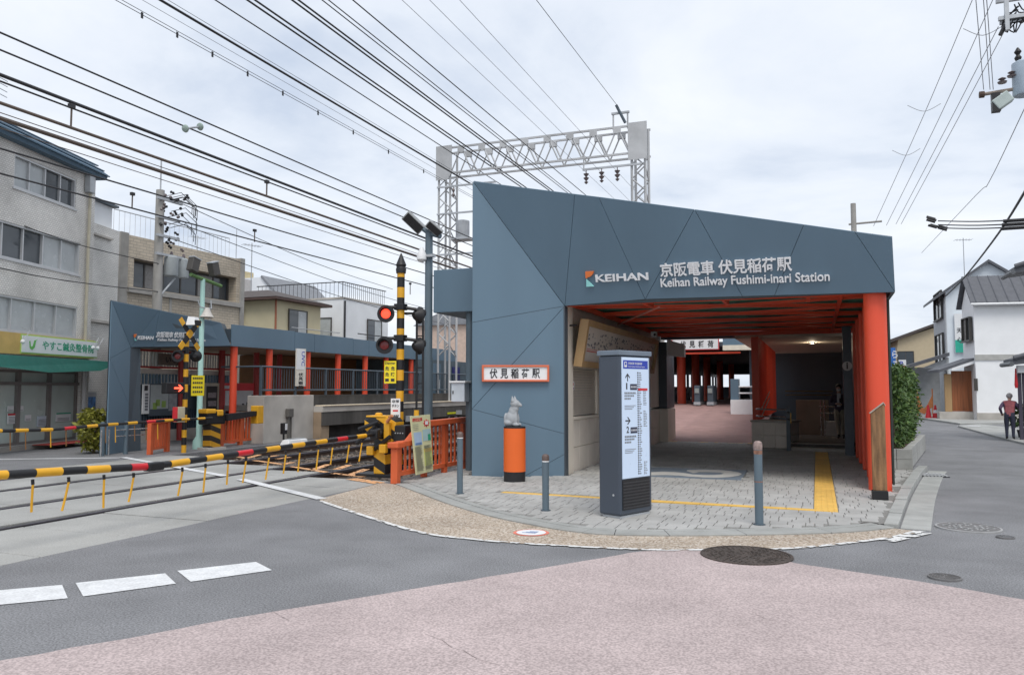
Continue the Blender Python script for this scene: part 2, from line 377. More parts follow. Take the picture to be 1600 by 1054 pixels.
# tracks
for k, (xa, xb, lab) in enumerate(((-8.79, -10.225, 'railway track nearest the station entrance, rails sunk into the crossing'), (-12.0, -13.435, 'farther railway track running past the concrete platform'))):
    t = thing('railway_track', lab, 'railway track', ((xa+xb)/2, 12, 0), 'tracks across the level crossing')
    for x in (xa, xb):
        rb = MB(); rb.box(x-.035, x+.035, -60, 180, -.05, .002); r_ = obj('rail', rb, steel, t, bev=.006)
        wb = MB(); wb.box(x-.012, x+.012, -60, 180, -.16, -.05); obj('rail_web', wb, rust, r_)
    sb = None; y = 12.6+k*1.6
    while y < 46:
        if sb is None: sb = obj('sleeper', MB().box((xa+xb)/2-1.05, (xa+xb)/2+1.05, y-.11, y+.11, -.2, -.135), conc_dk, t, bev=.01); y0 = y
        else: q = sb.copy(); COL.objects.link(q); q.parent = t; q.location = (0, y-y0, 0)
        y += .62

# painted markings on deck and road (thin sheets, children of the surface they are on)
def strip(px0, px1, wd, z=.005, w2=None):
    a, b = gp(*px0), gp(*px1); d = (b-a).normalized(); n = Vector((-d.y, d.x, 0)); w2 = w2 or wd
    return MB().quad((a+n*wd/2).xy.to_3d()+Z3*z, (b+n*w2/2).xy.to_3d()+Z3*z, (b-n*w2/2).xy.to_3d()+Z3*z, (a-n*wd/2).xy.to_3d()+Z3*z)
road_o = bpy.data.objects['road']
def crop6(x, y): return (370+x*.16875, 690+y*.16875)
for a, b, wd in (((160, 175), (430, 212), .13), ((430, 212), (520, 192), .13), ((370, 162), (490, 145), .13), ((510, 232), (830, 285), .13), ((700, 265), (850, 212), .15), ((920, 258), (1040, 218), .15),
                 ((890, 295), (1180, 328), .13), ((1050, 310), (1200, 255), .16), ((1060, 345), (1330, 388), .24), ((0, 140), (90, 155), .13), ((90, 155), (210, 122), .13), ((300, 140), (380, 128), .13)):
    obj('orange_marking', strip(crop6(*a), crop6(*b), wd, .012), worn_orange, dk, fix=False)
obj('boundary_line', strip((503, 780), (376, 749), .17, .012, .17), white_paint, dk, fix=False)
obj('boundary_line', strip((352, 744), (192, 714.5), .17, .012), white_paint, dk, fix=False)
obj('boundary_line', strip((188, 715), (-160, 719), .16), white_paint, road_o, fix=False)
for q in ([(-30, 925), (97, 914), (106, 935), (-30, 948)], [(118, 911), (258, 896), (275, 912), (130, 932)], [(277, 892), (400, 878), (425, 891), (298, 909)], [(-200, 941), (-62, 928), (-56, 951), (-200, 965)]):
    obj('dash_marking', MB().quad(*[gp(*p)+Z3*.006 for p in q]), white_paint, road_o, fix=False)

# pink asphalt
pk = [gp(0, 1033), gp(200, 997), gp(400, 960), gp(600, 928), gp(800, 895), gp(940, 872), gp(1004, 861), gp(1100, 858), gp(1180, 864), gp(1250, 881), gp(1420, 906), gp(1600, 937)]
pk = smooth_path(pk, 5); rj = random.Random(3)
pk = [p+Vector((rj.uniform(-.012, .012), rj.uniform(-.012, .012), 0)) for p in pk]
pk = [Vector((-9.5, -4, 0))]+pk+[Vector((9, 4.2, 0)), Vector((14, -4, 0))]
pkp = struct('pink_pavement', sheet(pk, .005), pink)
for cr_ in (((665, 992), (690, 1000), (706, 1013), (724, 1017), (745, 1030), (782, 1041)), ((425, 955), (436, 962), (452, 970)), ((1180, 960), (1198, 968), (1215, 971))):
    A = [gp(*q) for q in cr_]; m = MB()
    for i in range(len(A)-1): m.quad(A[i]+Vector((-.002, 0, .0075)), A[i+1]+Vector((-.002, 0, .0075)), A[i+1]+Vector((.002, .001, .0075)), A[i]+Vector((.002, .001, .0075)))
    obj('crack', m, M('crack_dark', (.20, .16, .155), .95), pkp, fix=False)

# gravel apron, its white edge line, and the kerb stones round the paved plaza
ge = smooth_path([gp(*p) for p in ((500, 783), (640, 828), (740, 843), (840, 851), (1000, 859), (1100, 859.5), (1240, 857), (1380, 842), (1442, 831))], 8)
pe = smooth_path([gp(*p) for p in ((618, 757), (655, 771), (700, 788), (760, 806), (830, 821), (890, 831), (960, 837), (1100, 838), (1300, 834), (1398, 826))], 6)
apron = [gp(500, 779)]+ge+[gp(1425, 829)]+list(reversed(pe))+[Vector((-6.93, 11.75, 0))]
struct('gravel_apron', sheet(apron, .007), aggregate)
el = ribbon(MB(), offset_path(ge, .034), offset_path(ge, -.034), .011)
obj('edge_line', el, worn_white, bpy.data.objects['gravel_apron'], fix=False)
obj('edge_line', strip((1385, 846), (1442, 832), .16, .013, .20), worn_white, bpy.data.objects['gravel_apron'], fix=False)
tgl = gp(830, 833); mk = MB(); 
def disc(c, r, z, n=28, a0=0, sx=1): return MB().quad(*[(c.x+math.cos(2*math.pi*i/n+a0)*r*sx, c.y+math.sin(2*math.pi*i/n+a0)*r, z) for i in range(n)])
ap = bpy.data.objects['gravel_apron']
obj('stop_mark_ring', disc(tgl, .20, .011), M('faded_red_print', (.72, .20, .14), .7), ap, fix=False)
obj('stop_mark_panel', disc(tgl, .165, .014), white, ap, fix=False)
for k in range(3): obj('stop_mark_symbol', MB().quad(*[(tgl.x+dx_, tgl.y+dy_, .017) for dx_, dy_ in ((-.09+k*.03, -.06+k*.045), (.07, -.05+k*.045), (.07, -.03+k*.045), (-.09+k*.03, -.04+k*.045))]), M('faded_blue_print', (.25, .35, .6), .7), ap, fix=False)

plaza = bpy.data.objects.new('paved_plaza', None); COL.objects.link(plaza); plaza['kind'] = 'structure'; plaza.location = (-2, 12, 0)
ki = offset_path(pe, .34); kstep = 4
for i in range(0, len(pe)-1, kstep):
    j = min(i+kstep, len(pe)-1); A = pe[i:j+1]; B = ki[i:j+1]; k = len(A)
    sh = lambda P, Q, f: P+(Q-P)*f
    m = MB()
    for lo, hi in ((0.0, .62), (.66, 1.0)):
        pts = [sh(A[q], B[q], lo) for q in range(k)]+[sh(A[q], B[q], hi) for q in reversed(range(k))]
        pts, _n = inset(pts, .004); m.prism([(p.x, p.y, .002) for p in pts], (0, 0, .02))
    obj('kerb_stone', m, kerb_con, plaza, bev=.004)
poly = [p.copy() for p in ki]
kerbR = smooth_path([Vector((.84, 10.1, 0)), Vector((1.25, 13, 0)), Vector((1.75, 16.1, 0)), Vector((1.98, 17.3, 0))], 8)
kr_in = offset_path(kerbR, .16)
poly += [p for p in kr_in if 10.2 < p.y < 17.2]+[Vector((1.1, 17.3, 0)), Vector((.98, 20.6, 0)), Vector((.98, 21.6, 0)), Vector((-1.7, 22.4, 0)), Vector((-1.75, 24, 0)), Vector((-4.37, 24, 0)), Vector((-4.37, 13.8, 0)), Vector((-5.9, 13.1, 0)), Vector((-6.3, 14.6, 0)), Vector((-6.75, 14.4, 0)), Vector((-6.75, 11.95, 0))]
obj('joint_bed', sheet(poly, .008), grout, plaza)
# right-hand kerb and gutter
for i in range(0, len(kerbR)-1, 3):
    j = min(i+3, len(kerbR)-1)
    if kerbR[i].y > 34: break
    for nm, d0, d1, z in (('kerb_stone', .16, .0, .10 if kerbR[i].y > 12 else .05), ('gutter_slab', -.01, -.33, .012)):
        A = offset_path(kerbR, d0)[i:j+1]; B = offset_path(kerbR, d1)[i:j+1]
        pts, _n = inset(A+list(reversed(B)), .005)
        z0 = .05+.05*min(1, max(0, (kerbR[i].y-10)/3)) if nm == 'kerb_stone' else .014
        obj(nm, MB().prism([(p.x, p.y, -.02) for p in pts], (0, 0, .02+z0)), kerb_con, plaza, bev=.008)

# ground things that pavers must leave free
swirl = [gp(1016, 731), gp(1168, 735.5), gp(1158, 751), gp(1010, 745)]
tacX0, tacX1 = -.075, .225
ylA, ylB = gp(785, 770.5), gp(1276, 799)
def free(x, y):
    t = (x-ylA.x)/(ylB.x-ylA.x)
    if 0 < t < 1 and abs(y-(ylA.y+(ylB.y-ylA.y)*t)) < .09: return False
    if inpoly(x, y, swirl): return False
    return True
pv = []
y = 8.2; rowh = .20
while y < 24:
    x = -6.9+random.random()*.2
    while x < 2.2:
        l = random.choice((.10, .15, .20, .20, .25)); cx, cy_ = x+l/2, y+rowh/2
        if inpoly(cx, cy_, poly) and inpoly(x+.02, cy_, poly) and inpoly(x+l-.02, cy_, poly) and free(x+.02, cy_) and free(x+l-.02, cy_): pv.append((cx, cy_, l))
        x += l
    y += rowh
pv2 = []
for cx, cy_, l in pv:
    a, b = cx-l/2, cx+l/2
    if cy_ > 10.95 and b > tacX0 and a < tacX1:
        if a < tacX0-.03: pv2.append(((a+tacX0)/2, cy_, round(tacX0-a, 3)))
        if b > tacX1+.03: pv2.append(((b+tacX1)/2, cy_, round(b-tacX1, 3)))
    else: pv2.append((cx, cy_, l))
pv = pv2
pv.sort(key=lambda p: p[0]**2+p[1]**2)
pm = {}
for cx, cy_, l in pv[:300]:
    if l not in pm:
        me = MB().box(-l/2+.006, l/2-.006, -rowh/2+.0008, rowh/2-.0008, 0, .016)
        pm[l] = obj('paver', me, paver_m, None); src = pm[l]; src.parent = plaza; src.location = Vector((cx, cy_, .006+random.uniform(-.0008, .0008)))-plaza.location
    else:
        q = pm[l].copy(); COL.objects.link(q); q.parent = plaza; q.location = Vector((cx, cy_, .006+random.uniform(-.0008, .0008)))-plaza.location
m = MB()
for cx, cy_, l in pv[300:]:
    h = .022+random.uniform(-.0008, .0008); m.box(cx-l/2+.006, cx+l/2-.006, cy_-rowh/2+.0008, cy_+rowh/2-.0008, .006, h)
o = obj('paver_field', m, paver_m, plaza, fix=False, kind='stuff')
# tactile strip: tiles with raised bars
tm = MB().box(-.145, .145, -.147, .147, .008, .022)
for k in range(4): tm.box(-.11+k*.0733-.012, -.11+k*.0733+.012, -.14, .14, .022, .027)
first = None; yy = 11.16
while yy < 21.3:
    if first is None: first = obj('tactile_tile', tm, tactile, None, bev=.002); q = first
    else: q = first.copy(); COL.objects.link(q)
    q.parent = plaza; q.location = Vector(((tacX0+tacX1)/2, yy, 0))-plaza.location; yy += .30
d = (ylB-ylA); n_ = 12; dn = Vector((-d.y, d.x, 0)).normalized()
for k in range(n_):
    a = ylA+d*(k/n_)+d.normalized()*.004; b = ylA+d*((k+1)/n_)-d.normalized()*.004
    obj('yellow_edge_tile', MB().prism([a+dn*.08+Z3*.006, b+dn*.08+Z3*.006, b-dn*.08+Z3*.006, a-dn*.08+Z3*.006], (0, 0, .017)), tactile, plaza)
# blue-grey tile with the white swirl
obj('swirl_tile', MB().prism([p+Z3*.006 for p in swirl], (0, 0, .016)), M('blue_grey_tile', (.19, .235, .29), .6), plaza)
def c3(x, y): return gp(1020+x*.1125, 690+y*.1125)+Z3*.026
sw_o = [(-60, 440), (130, 430), (300, 435), (430, 448), (560, 470), (700, 478), (850, 477), (950, 470), (985, 455), (930, 443), (800, 437), (640, 436), (590, 448), (560, 450), (470, 422), (480, 408), (520, 405), (700, 398), (900, 402), (1080, 420), (1190, 440), (1238, 462), (1200, 485), (1080, 505), (900, 515), (700, 512), (520, 500), (350, 485), (180, 478), (-60, 482)]
obj('swirl_inlay', MB().quad(*[c3(*p) for p in sw_o]), M('swirl_white', (.62, .61, .58), .6, .05), plaza)
struct('concourse_floor', MB().quad((-9, 24, .012), (-1.72, 24, .012), (-1.72, 38, .85), (-9, 38, .85)).quad((-9, 38, .85), (1, 38, .85), (1, 90, .85), (-9, 90, .85)), redbrick)
cf = bpy.data.objects['concourse_floor']
g2 = MB()
for k in range(60):
    yy = 24.2+k*.23; z = .012+(yy-24)/14*.838+.003; g2.quad((-4.4, yy, z), (-1.74, yy, z), (-1.74, yy+.02, z+.001), (-4.4, yy+.02, z+.001))
obj('brick_joints', g2, M('brick_joint', (.25, .17, .16), .9), cf, kind='stuff', fix=False)
obj('yellow_edge_tile', MB().box(-4.35, -1.75, 23.72, 23.98, .01, .022), tactile, plaza)

# manhole covers, stop-cock lids, drain grate
def manhole(c, r, lab, mat, rim, pat):
    t = thing('manhole_cover', lab, 'manhole cover', (c.x, c.y, 0))
    obj('rim', MB().lathe((c.x, c.y, 0), [(r, .0), (r, .016), (r*.93, .018), (r*.93, .0)], 40), rim, t)
    pl = obj('plate', MB().lathe((c.x, c.y, 0), [(r*.92, .0), (r*.92, .014), (.001, .014)], 40), mat, t)
    m = MB()
    if pat == 'studs':
        for k in range(9):
            rr = r*.86*(k+1)/9.4; cnt = int(6+k*5)
            for j in range(cnt):
                if random.random() < .25: continue
                a0 = 2*math.pi*(j+.5*(k % 2))/cnt; h = .3/cnt*2*math.pi/2
                P = [(c.x+math.cos(a0+s*h)*q, c.y+math.sin(a0+s*h)*q, .0145) for s, q in ((-1, rr), (1, rr), (1, rr+r*.055), (-1, rr+r*.055))]
                m.prism(P, (0, 0, .005))
    else:
        for j in range(8):
            for q in (.35, .65):
                a0 = 2*math.pi*j/8+q; cc = (c.x+math.cos(a0)*r*q, c.y+math.sin(a0)*r*q)
                m.lathe((cc[0], cc[1], .0145), [(r*.14, 0), (r*.14, .005), (r*.09, .005), (r*.09, 0)], 10)
    obj('raised_pattern', m, rim if pat != 'studs' else mat, pl, fix=False, kind='stuff')
iron = M('cast_iron_brown', (.075, .06, .052), .7, .3, 8, metal=.2, speck=.4, sscale=60); iron_g = M('cast_iron_grey', (.33, .33, .33), .65, .15, 8)
iron_d = M('cast_iron_dark', (.16, .155, .155), .7, .2, 8)
manhole(gp(1166, 868), .43, 'large dark brown round manhole cover at the tip of the gravel apron', iron, iron, 'studs')
manhole(gp(1513, 825), .34, 'pale grey patterned round manhole cover in the side street', iron_d, iron_g, 'rings')
manhole(gp(1476, 903), .13, 'small dark round lid near the pink paving at right', iron_d, iron_d, 'studs')
manhole(gp(1360, 820), .11, 'small brown lid in the pavers by the right corner of the plaza', iron, iron, 'studs')
manhole(gp(1571, 840), .09, 'tiny worn lid in the asphalt right of the pale manhole cover', asphalt, iron_d, 'studs')
gt = thing('drain_grate', 'steel gutter grate with white bars at the kerb of the side street', 'drain grate', gp(1460, 743))
c = gp(1460, 743); gd = Fr((c.x-.20, c.y-.28), (1, .12))
obj('pit', MB().fb(gd, -.02, .42, .002, .015, -.5, .02), black, gt)
for k in range(7): obj('bar', MB().fb(gd, .0+k*.06, .035+k*.06, .016, .03, -.48, 0), galv_w, gt)
# ================================================================== NEAR STATION ENTRANCE
ST = thing('station_entrance', 'grey blue angular station entrance with vermilion lattice ceiling and white station name', 'station', (-2.4, 14, 0))
pA, pB, pC, pD = Vector((-5.88, 13.13, 5.45)), Vector((-4.30, 13.78, 3.12)), Vector((-4.30, 13.78, 0)), Vector((-5.88, 13.13, 0))
pE = Vector((1.16, 13.32, 3.08))
nF = (pB-pA).cross(pE-pA).normalized()
if nF.y > 0: nF = -nF
nP = (pD-pA).cross(pB-pA).normalized()
if nP.y > 0: nP = -nP
f_ = lambda x, y: oP(x, y, pA, nF)
pF = f_(1394, 370)
q_ = lambda x, y: oP(x, y, pA, nP)
def clad_panel(pts, n, parent=ST, t=.035, mat=clad):
    p, m = inset(pts, .003)
    if m.dot(n) < 0: p, m = inset(list(reversed(pts)), .003)
    obj('cladding_panel', MB().prism(p, -n*t), mat, parent, bev=.004)
s1t, s2t, s2b, s3t, s4b, s5t, s5b, s6t = f_(898, 303), f_(935, 307.5), f_(1008, 467.5), f_(1085, 327), f_(1160, 463), f_(1256, 350.5), f_(1210, 461.5), f_(1335, 361.5)
for pl in ([pA, s1t, pB], [s1t, s2t, s2b, pB], [s2t, s3t, s2b], [s3t, s4b, s2b], [s3t, s5t, s5b, s4b], [s5t, s6t, pE, s5b], [s6t, pF, pE]): clad_panel(pl, nF)
l1, l2, r1, r2, b1 = q_(736, 503.7), q_(736, 639), q_(880, 677.8), q_(880, 708.5), q_(818, 744)
def onL(p): return Vector((pD.x, pD.y, p.z))
def onR(p): return Vector((pC.x, pC.y, p.z))
l1, l2, r1, r2 = onL(l1), onL(l2), onR(r1), onR(r2); b1.z = 0
for pl in ([pA, pB, l1], [l1, pB, l2], [l2, pB, r1], [l2, r1, r2, b1, pD], [r2, pC, b1]): clad_panel(pl, nP)
# body behind the panels
bk = MB(); o_ = -nF*.05; op = -nP*.05
a_, b_, e_, ff = pA+o_, pB+o_+Vector((0, .02, 0)), pE+o_, pF+o_
bk.prism([a_, b_, e_, ff], (0, .10, 0))
obj('fascia_body', bk, joint_m, ST)
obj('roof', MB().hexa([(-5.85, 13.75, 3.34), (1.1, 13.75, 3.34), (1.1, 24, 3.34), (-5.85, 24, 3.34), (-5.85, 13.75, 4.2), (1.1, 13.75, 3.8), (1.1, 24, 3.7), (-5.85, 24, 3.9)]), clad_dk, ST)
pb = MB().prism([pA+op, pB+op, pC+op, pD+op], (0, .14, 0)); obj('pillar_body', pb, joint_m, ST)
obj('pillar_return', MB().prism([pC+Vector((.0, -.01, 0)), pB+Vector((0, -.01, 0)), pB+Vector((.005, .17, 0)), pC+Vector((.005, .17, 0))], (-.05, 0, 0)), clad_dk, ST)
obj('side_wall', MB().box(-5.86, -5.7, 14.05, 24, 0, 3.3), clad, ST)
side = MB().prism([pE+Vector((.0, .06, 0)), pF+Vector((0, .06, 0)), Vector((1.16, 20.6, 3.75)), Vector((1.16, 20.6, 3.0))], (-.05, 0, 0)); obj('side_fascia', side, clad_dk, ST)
obj('mesh_screen', MB().box(1.075, 1.105, 13.7, 20.4, .1, 3.02), M('dark_green_mesh', (.03, .05, .045), .8), ST)
# lettering on the fascia
uF = (s2b-pB).normalized(); uF = (pE-pB).normalized(); vF = nF.cross(uF); vF = vF if vF.z > 0 else -vF
def fl(px0, py0, px1, top_px, name, body, mat, bold=.0, depth=.035, sl=.036):
    a, b = f_(px0, py0), f_(px1, py0+(py0-0)*0); w_ = (f_(px1, py0-(px1-px0)*sl)-a); t_ = f_(px0, top_px); h_ = (t_-a).length
    return obj(name, text_mb(body, a+nF*.004, w_.normalized(), vF, w_.length, h_, nF, depth, bold), mat, ST, fix=False)
letter = M('white_letter', (.85, .86, .88), .4, .02)
fl(1033, 432.5, 1238, 411, 'name_lettering', '京阪電車 伏見稲荷駅', letter, .018, sl=.047)
fl(1034, 452, 1297, 434.5, 'name_lettering', 'Keihan Railway Fushimi-inari Station', letter, .012)
fl(932, 440, 1014, 429, 'logo_lettering', 'KEIHAN', letter, .02, sl=.042)
def c7(x, y): return f_(900+x*.1, 400+y*.1)+nF*.004
arc = [(155, 238), (285, 232)]+[(285-110*math.sin(t*math.pi/2/6)*.95, 232+95*(1-math.cos(t*math.pi/2/6))) for t in range(1, 6)]+[(178, 330), (180, 346), (168, 346)]
obj('logo_mark', MB().prism([c7(*p) for p in [(155, 238), (285, 232), (278, 262), (258, 292), (225, 318), (185, 326), (182, 344), (172, 344), (158, 330)]], nF*.035), M('logo_orange', (.85, .22, .06), .4, .02), ST)
obj('logo_mark', MB().prism([c7(*p) for p in [(170, 352), (285, 466), (173, 472)]], nF*.035), M('logo_teal', (.35, .78, .76), .4, .02), ST)

# ceiling and its lattice
obj('ceiling', MB().prism([(-4.35, 14.0, 3.26), (1.06, 13.56, 3.26), (1.06, 23.6, 3.26), (-4.35, 23.6, 3.26)], (0, 0, .04)), green_c, ST)
def beam(p0, p1, wd, z0, z1, mat=red):
    a, b = Vector((*p0, 0)), Vector((*p1, 0)); d_ = (b-a).normalized(); n_2 = Vector((-d_.y, d_.x, 0))*wd/2
    obj('lattice_beam', MB().prism([a+n_2+Z3*z0, b+n_2+Z3*z0, b-n_2+Z3*z0, a-n_2+Z3*z0], (0, 0, z1-z0)), mat, ST, fix=True)
x0, x1, y0, y1 = -4.3, 1.02, 13.95, 23.4
def clipseg(sx, sy, dx_, dy_):
    ts = []
    t0, t1 = -99, 99
    for s0, d_, lo, hi in ((sx, dx_, x0, x1), (sy, dy_, y0, y1)):
        ta, tb = (lo-s0)/d_, (hi-s0)/d_
        t0, t1 = max(t0, min(ta, tb)), min(t1, max(ta, tb))
    return ((sx+dx_*t0, sy+dy_*t0), (sx+dx_*t1, sy+dy_*t1)) if t1-t0 > .4 else None
for k in range(-3, 10):
    for sg in (1, -1):
        c = clipseg(-1.6+.0, 13.9+k*1.65, 1, .30*sg)
        if c: beam(c[0], c[1], .11, 3.165 if sg > 0 else 3.17, 3.225 if sg > 0 else 3.22)
for xx in (-2.9, -1.5, -.1): beam((xx, 13.95), (xx, 14.9), .06, 3.14, 3.23)
beam((.42, 13.95), (.42, 23.4), .06, 3.145, 3.228)
for xx in (-4.25, .95): beam((xx, 13.95), (xx, 23.4), .06, 3.14, 3.23)
for yy in (13.98, 23.35): beam((x0, yy), (x1, yy), .10, 3.13, 3.235)
obj('pipe', MB().tube([(-4.2, 17.5, 3.06), (-2.6, 14.0, 3.06)], .018, 6), M('red_conduit', (.55, .20, .16), .5), ST)
# red column and fins at right
obj('column', MB().lathe((.89, 13.62, 0), [(.168, 0), (.168, 3.1)], 28), red, ST, smooth=True)
fin = None; y = 14.0
while y < 20.35:
    if fin is None: fin = obj('fin', MB().box(.80, 1.065, y-.06, y+.06, .02, 3.1), red, ST, bev=.03); fy = y
    else: q = fin.copy(); COL.objects.link(q); q.parent = ST; q.location = (.035*(round((y-fy)/.72) % 2), y-fy, 0)
    y += .72
obj('grey_post', MB().box(.60, .80, 20.38, 20.60, 0, 3.1), dgrey, ST, bev=.01)
# left interior wall: pilaster, wall with ticket window and shutter
obj('pilaster', MB().box(-4.8, -4.34, 14.0, 14.43, 0, 3.26), cream, ST, bev=.006)
W = Fr((-4.42, 14.44), (0, 1))
wm = MB()
for a0, a1, b0, b1_ in ((0, 10.2, 2.0, 3.26), (0, .05, 1.06, 2.0), (2.05, 2.3, 1.06, 2.0), (5.4, 10.2, 1.06, 2.0)): wm.fb(W, a0, a1, b0, b1_, -.12, 0)
obj('wall', wm, cream, ST)
obj('wall_recess', MB().fb(W, 2.3, 5.4, 1.06, 2.0, -.3, -.15), clad_dk, ST)
tl = MB()
k = 0
for a in [i*.62 for i in range(0, 16)]:
    for b0, b1_ in ((0.0, .46), (.47, .99)):
        obj('wall_tile', MB().fb(W, a+.004, min(a+.616, 10.2), b0, b1_, -.12, .012), creamtile, ST, bev=.003)
obj('sill', MB().fb(W, .0, 2.3, 1.0, 1.055, -.12, .05), cream, ST, bev=.005)
sh_ = MB()
for k in range(17): b0 = 1.075+k*.054; sh_.hexa([W.p(.06, b0, -.035), W.p(2.04, b0, -.035), W.p(2.04, b0, -.07), W.p(.06, b0, -.07), W.p(.06, b0+.05, -.06), W.p(2.04, b0+.05, -.06), W.p(2.04, b0+.05, -.08), W.p(.06, b0+.05, -.08)])
sho = obj('shutter', sh_, M('shutter_beige', (.62, .57, .50), .5, .05), ST)
obj('shutter_notice', MB().fb(W, .26, .44, 1.58, 1.74, -.036, -.03), white, sho); obj('notice_mark', MB().lathe(W.p(.35, 1.69, -.0295), [(.03, 0), (.03, .002)], 12, W.n), redsign, sho); obj('notice_mark', MB().fb(W, .30, .40, 1.59, 1.62, -.0295, -.027), M('print_purple', (.3, .15, .35), .5), sho)
# end of that wall: grey block with pale stone base
obj('wall_end', MB().box(-4.75, -4.18, 23.6, 24.9, 1.02, 3.0), clad_dk, ST); obj('wall_end_base', MB().box(-4.76, -4.16, 23.58, 24.92, 0, 1.0), cream, ST, bev=.01)
# back part: cream soffit, dark wall, red fins left of the stairs, ramp block, steps
obj('soffit', MB().box(-2.2, 1.06, 23.62, 34.4, 3.06, 3.24), M('soffit_cream', (.60, .53, .43), .7), ST)
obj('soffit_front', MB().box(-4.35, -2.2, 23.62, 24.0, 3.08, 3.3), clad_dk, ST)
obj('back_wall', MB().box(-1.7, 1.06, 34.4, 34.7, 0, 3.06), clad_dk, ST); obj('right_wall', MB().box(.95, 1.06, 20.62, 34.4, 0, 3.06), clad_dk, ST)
fin2 = None; y = 23.1
while y < 33:
    if fin2 is None: fin2 = obj('fin', MB().box(-1.70, -1.50, y-.025, y+.025, .72, 3.06), red, ST); fy = y
    else: q = fin2.copy(); COL.objects.link(q); q.parent = ST; q.location = (0, y-fy, 0)
    y += .36
RB = Fr((-1.70, 22.6), (.92, -.30)); 
for r in range(2):
    for cidx in range(3): obj('ramp_tile', MB().fb(RB, cidx*.33+.004, cidx*.33+.326, .345*r+.004, .345*r+.34, -.9, 0), creamtile, ST, bev=.003)
obj('ramp_cap', MB().fb(RB, -.03, 1.02, .69, .74, -.95, .03), conc, ST, bev=.006)
SP = Fr((-.72, 21.5), (1, -.06))
for k in range(2):
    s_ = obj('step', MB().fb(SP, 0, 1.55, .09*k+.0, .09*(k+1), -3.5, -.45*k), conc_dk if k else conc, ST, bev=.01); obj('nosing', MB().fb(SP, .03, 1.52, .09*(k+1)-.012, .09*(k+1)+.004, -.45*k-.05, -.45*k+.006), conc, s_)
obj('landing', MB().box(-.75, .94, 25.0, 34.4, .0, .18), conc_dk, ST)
obj('partition', MB().fb(Fr((-.62, 26.2), (1, -.1)), 0, .95, .18, 1.25, -.1, 0), M('brown_partition', (.24, .185, .13), .6), ST, bev=.01)
obj('low_block', MB().fb(Fr((.22, 25.6), (1, -.1)), 0, .38, .18, .62, -.4, 0), conc, ST, bev=.01)
hr = M('stainless', (.6, .6, .6), .25, .05, metal=.9)
def rail_(name, pts, r=.02, mat=hr): return obj(name, MB().tube(pts, r, 8), mat, ST, smooth=True)
for xx in (-.70, .72):
    obj('stair_post', MB().box(xx-.05, xx+.05, 21.38, 21.48, 0, 1.12), dgrey, ST, bev=.008)
    for z in (.82, 1.0): rail_('handrail', [(xx, 21.4, z), (xx, 21.25, z), (xx+.02, 21.6, z)], .022)
    obj('yellow_grip', MB().box(xx+.05, xx+.075, 21.36, 21.40, .72, .98), tactile, ST)
for z in (.86, 1.05): rail_('handrail', [(-1.55, 22.35, z), (-.75, 21.75, z)])
for z in (.86, 1.05): rail_('handrail', [(.05, 25.9, z), (.62, 25.8, z)])
for z in (.85, 1.05): rail_('handrail', [(-1.42, 22.5, z), (-1.42, 26.5, z+.45)])
for xx in (.10, .2): rail_('rail_post', [(xx, 26.0, .18), (xx, 26.0, 1.25)])
for z in (1.35, 1.5): rail_('handrail', [(-1.2, 33.8, z), (.6, 33.8, z)], .02, M('brass_rail', (.3, .22, .1), .4, metal=.7))
# annex canopy left of the pillar with its pole
AN = thing('platform_canopy', 'grey blue box canopy end jutting out left of the station pillar', 'canopy', (-6.6, 13.9, 0))
obj('canopy_shell', MB().box(-7.05, -5.93, 13.86, 22, 3.10, 3.95), clad, AN, bev=.01)
obj('canopy_pole', MB().cyl((-6.33, 14.05, 0), (-6.33, 14.05, 3.1), .085, n=16), poleg, AN, smooth=True)

# the small warm downlight that is lit in the soffit over the stairs
DL = thing('downlight', 'small lit warm downlight in the cream soffit above the stairs', 'lamp', (-.1, 26.5, 3.05))
obj('trim', MB().lathe((-.1, 26.5, 3.02), [(.09, 0), (.09, .038), (.06, .038)], 16), galv, DL); obj('bulb', MB().lathe((-.1, 26.5, 3.03), [(.05, 0), (.05, .025)], 14), M('warm_bulb', (1.0, .72, .38), .4, .01, emit=3.0), DL)
dl = bpy.data.lights.new('downlight_glow', 'POINT'); dl.energy = 11; dl.color = (1, .82, .6); dl.shadow_soft_size = .05
dlo = bpy.data.objects.new('downlight_glow', dl); COL.objects.link(dlo); dlo.parent = DL; dlo.location = (0, 0, -.10)
# ================================================================== THINGS ROUND THE NEAR ENTRANCE
# fare board
FB = thing('fare_board', 'wood framed fare map board tilted above the shuttered ticket window', 'fare board', (-4.2, 17.5, 2.0))
def fbp(y, s, c): return Vector((-4.30+.15*s+c*.97, y, 2.03+.90*s-c*.12))      # s: 0 bottom..1 top, c: outwards
def fbox(y0, y1, s0, s1, c0, c1): return MB().hexa([fbp(y0, s0, c0), fbp(y1, s0, c0), fbp(y1, s0, c1), fbp(y0, s0, c1), fbp(y0, s1, c0), fbp(y1, s1, c0), fbp(y1, s1, c1), fbp(y0, s1, c1)])
for a in ((14.3, 14.42, 0, 1, 0, .17), (21.3, 21.42, 0, 1, 0, .17), (14.42, 21.3, 0, .13, 0, .17), (14.42, 21.3, .87, 1, 0, .17)): obj('frame_board', fbox(*a), wood, FB, bev=.004)
fp = obj('map_panel', fbox(14.42, 21.3, .13, .87, .02, .10), M('map_paper', (.66, .62, .57), .5, .03), FB)
m = MB(); rr = random.Random(5)
for k in range(150):
    y = rr.uniform(14.6, 21); s = rr.uniform(.40, .76); h = rr.uniform(.015, .06); l = rr.uniform(.03, .12); a = [fbp(y, s, .1005), fbp(y+l, s, .1005), fbp(y+l, s+h, .1005), fbp(y, s+h, .1005)]; m.prism(a, (.002, 0, 0))
obj('map_print', m, inkgrey, fp, fix=False, kind='stuff')
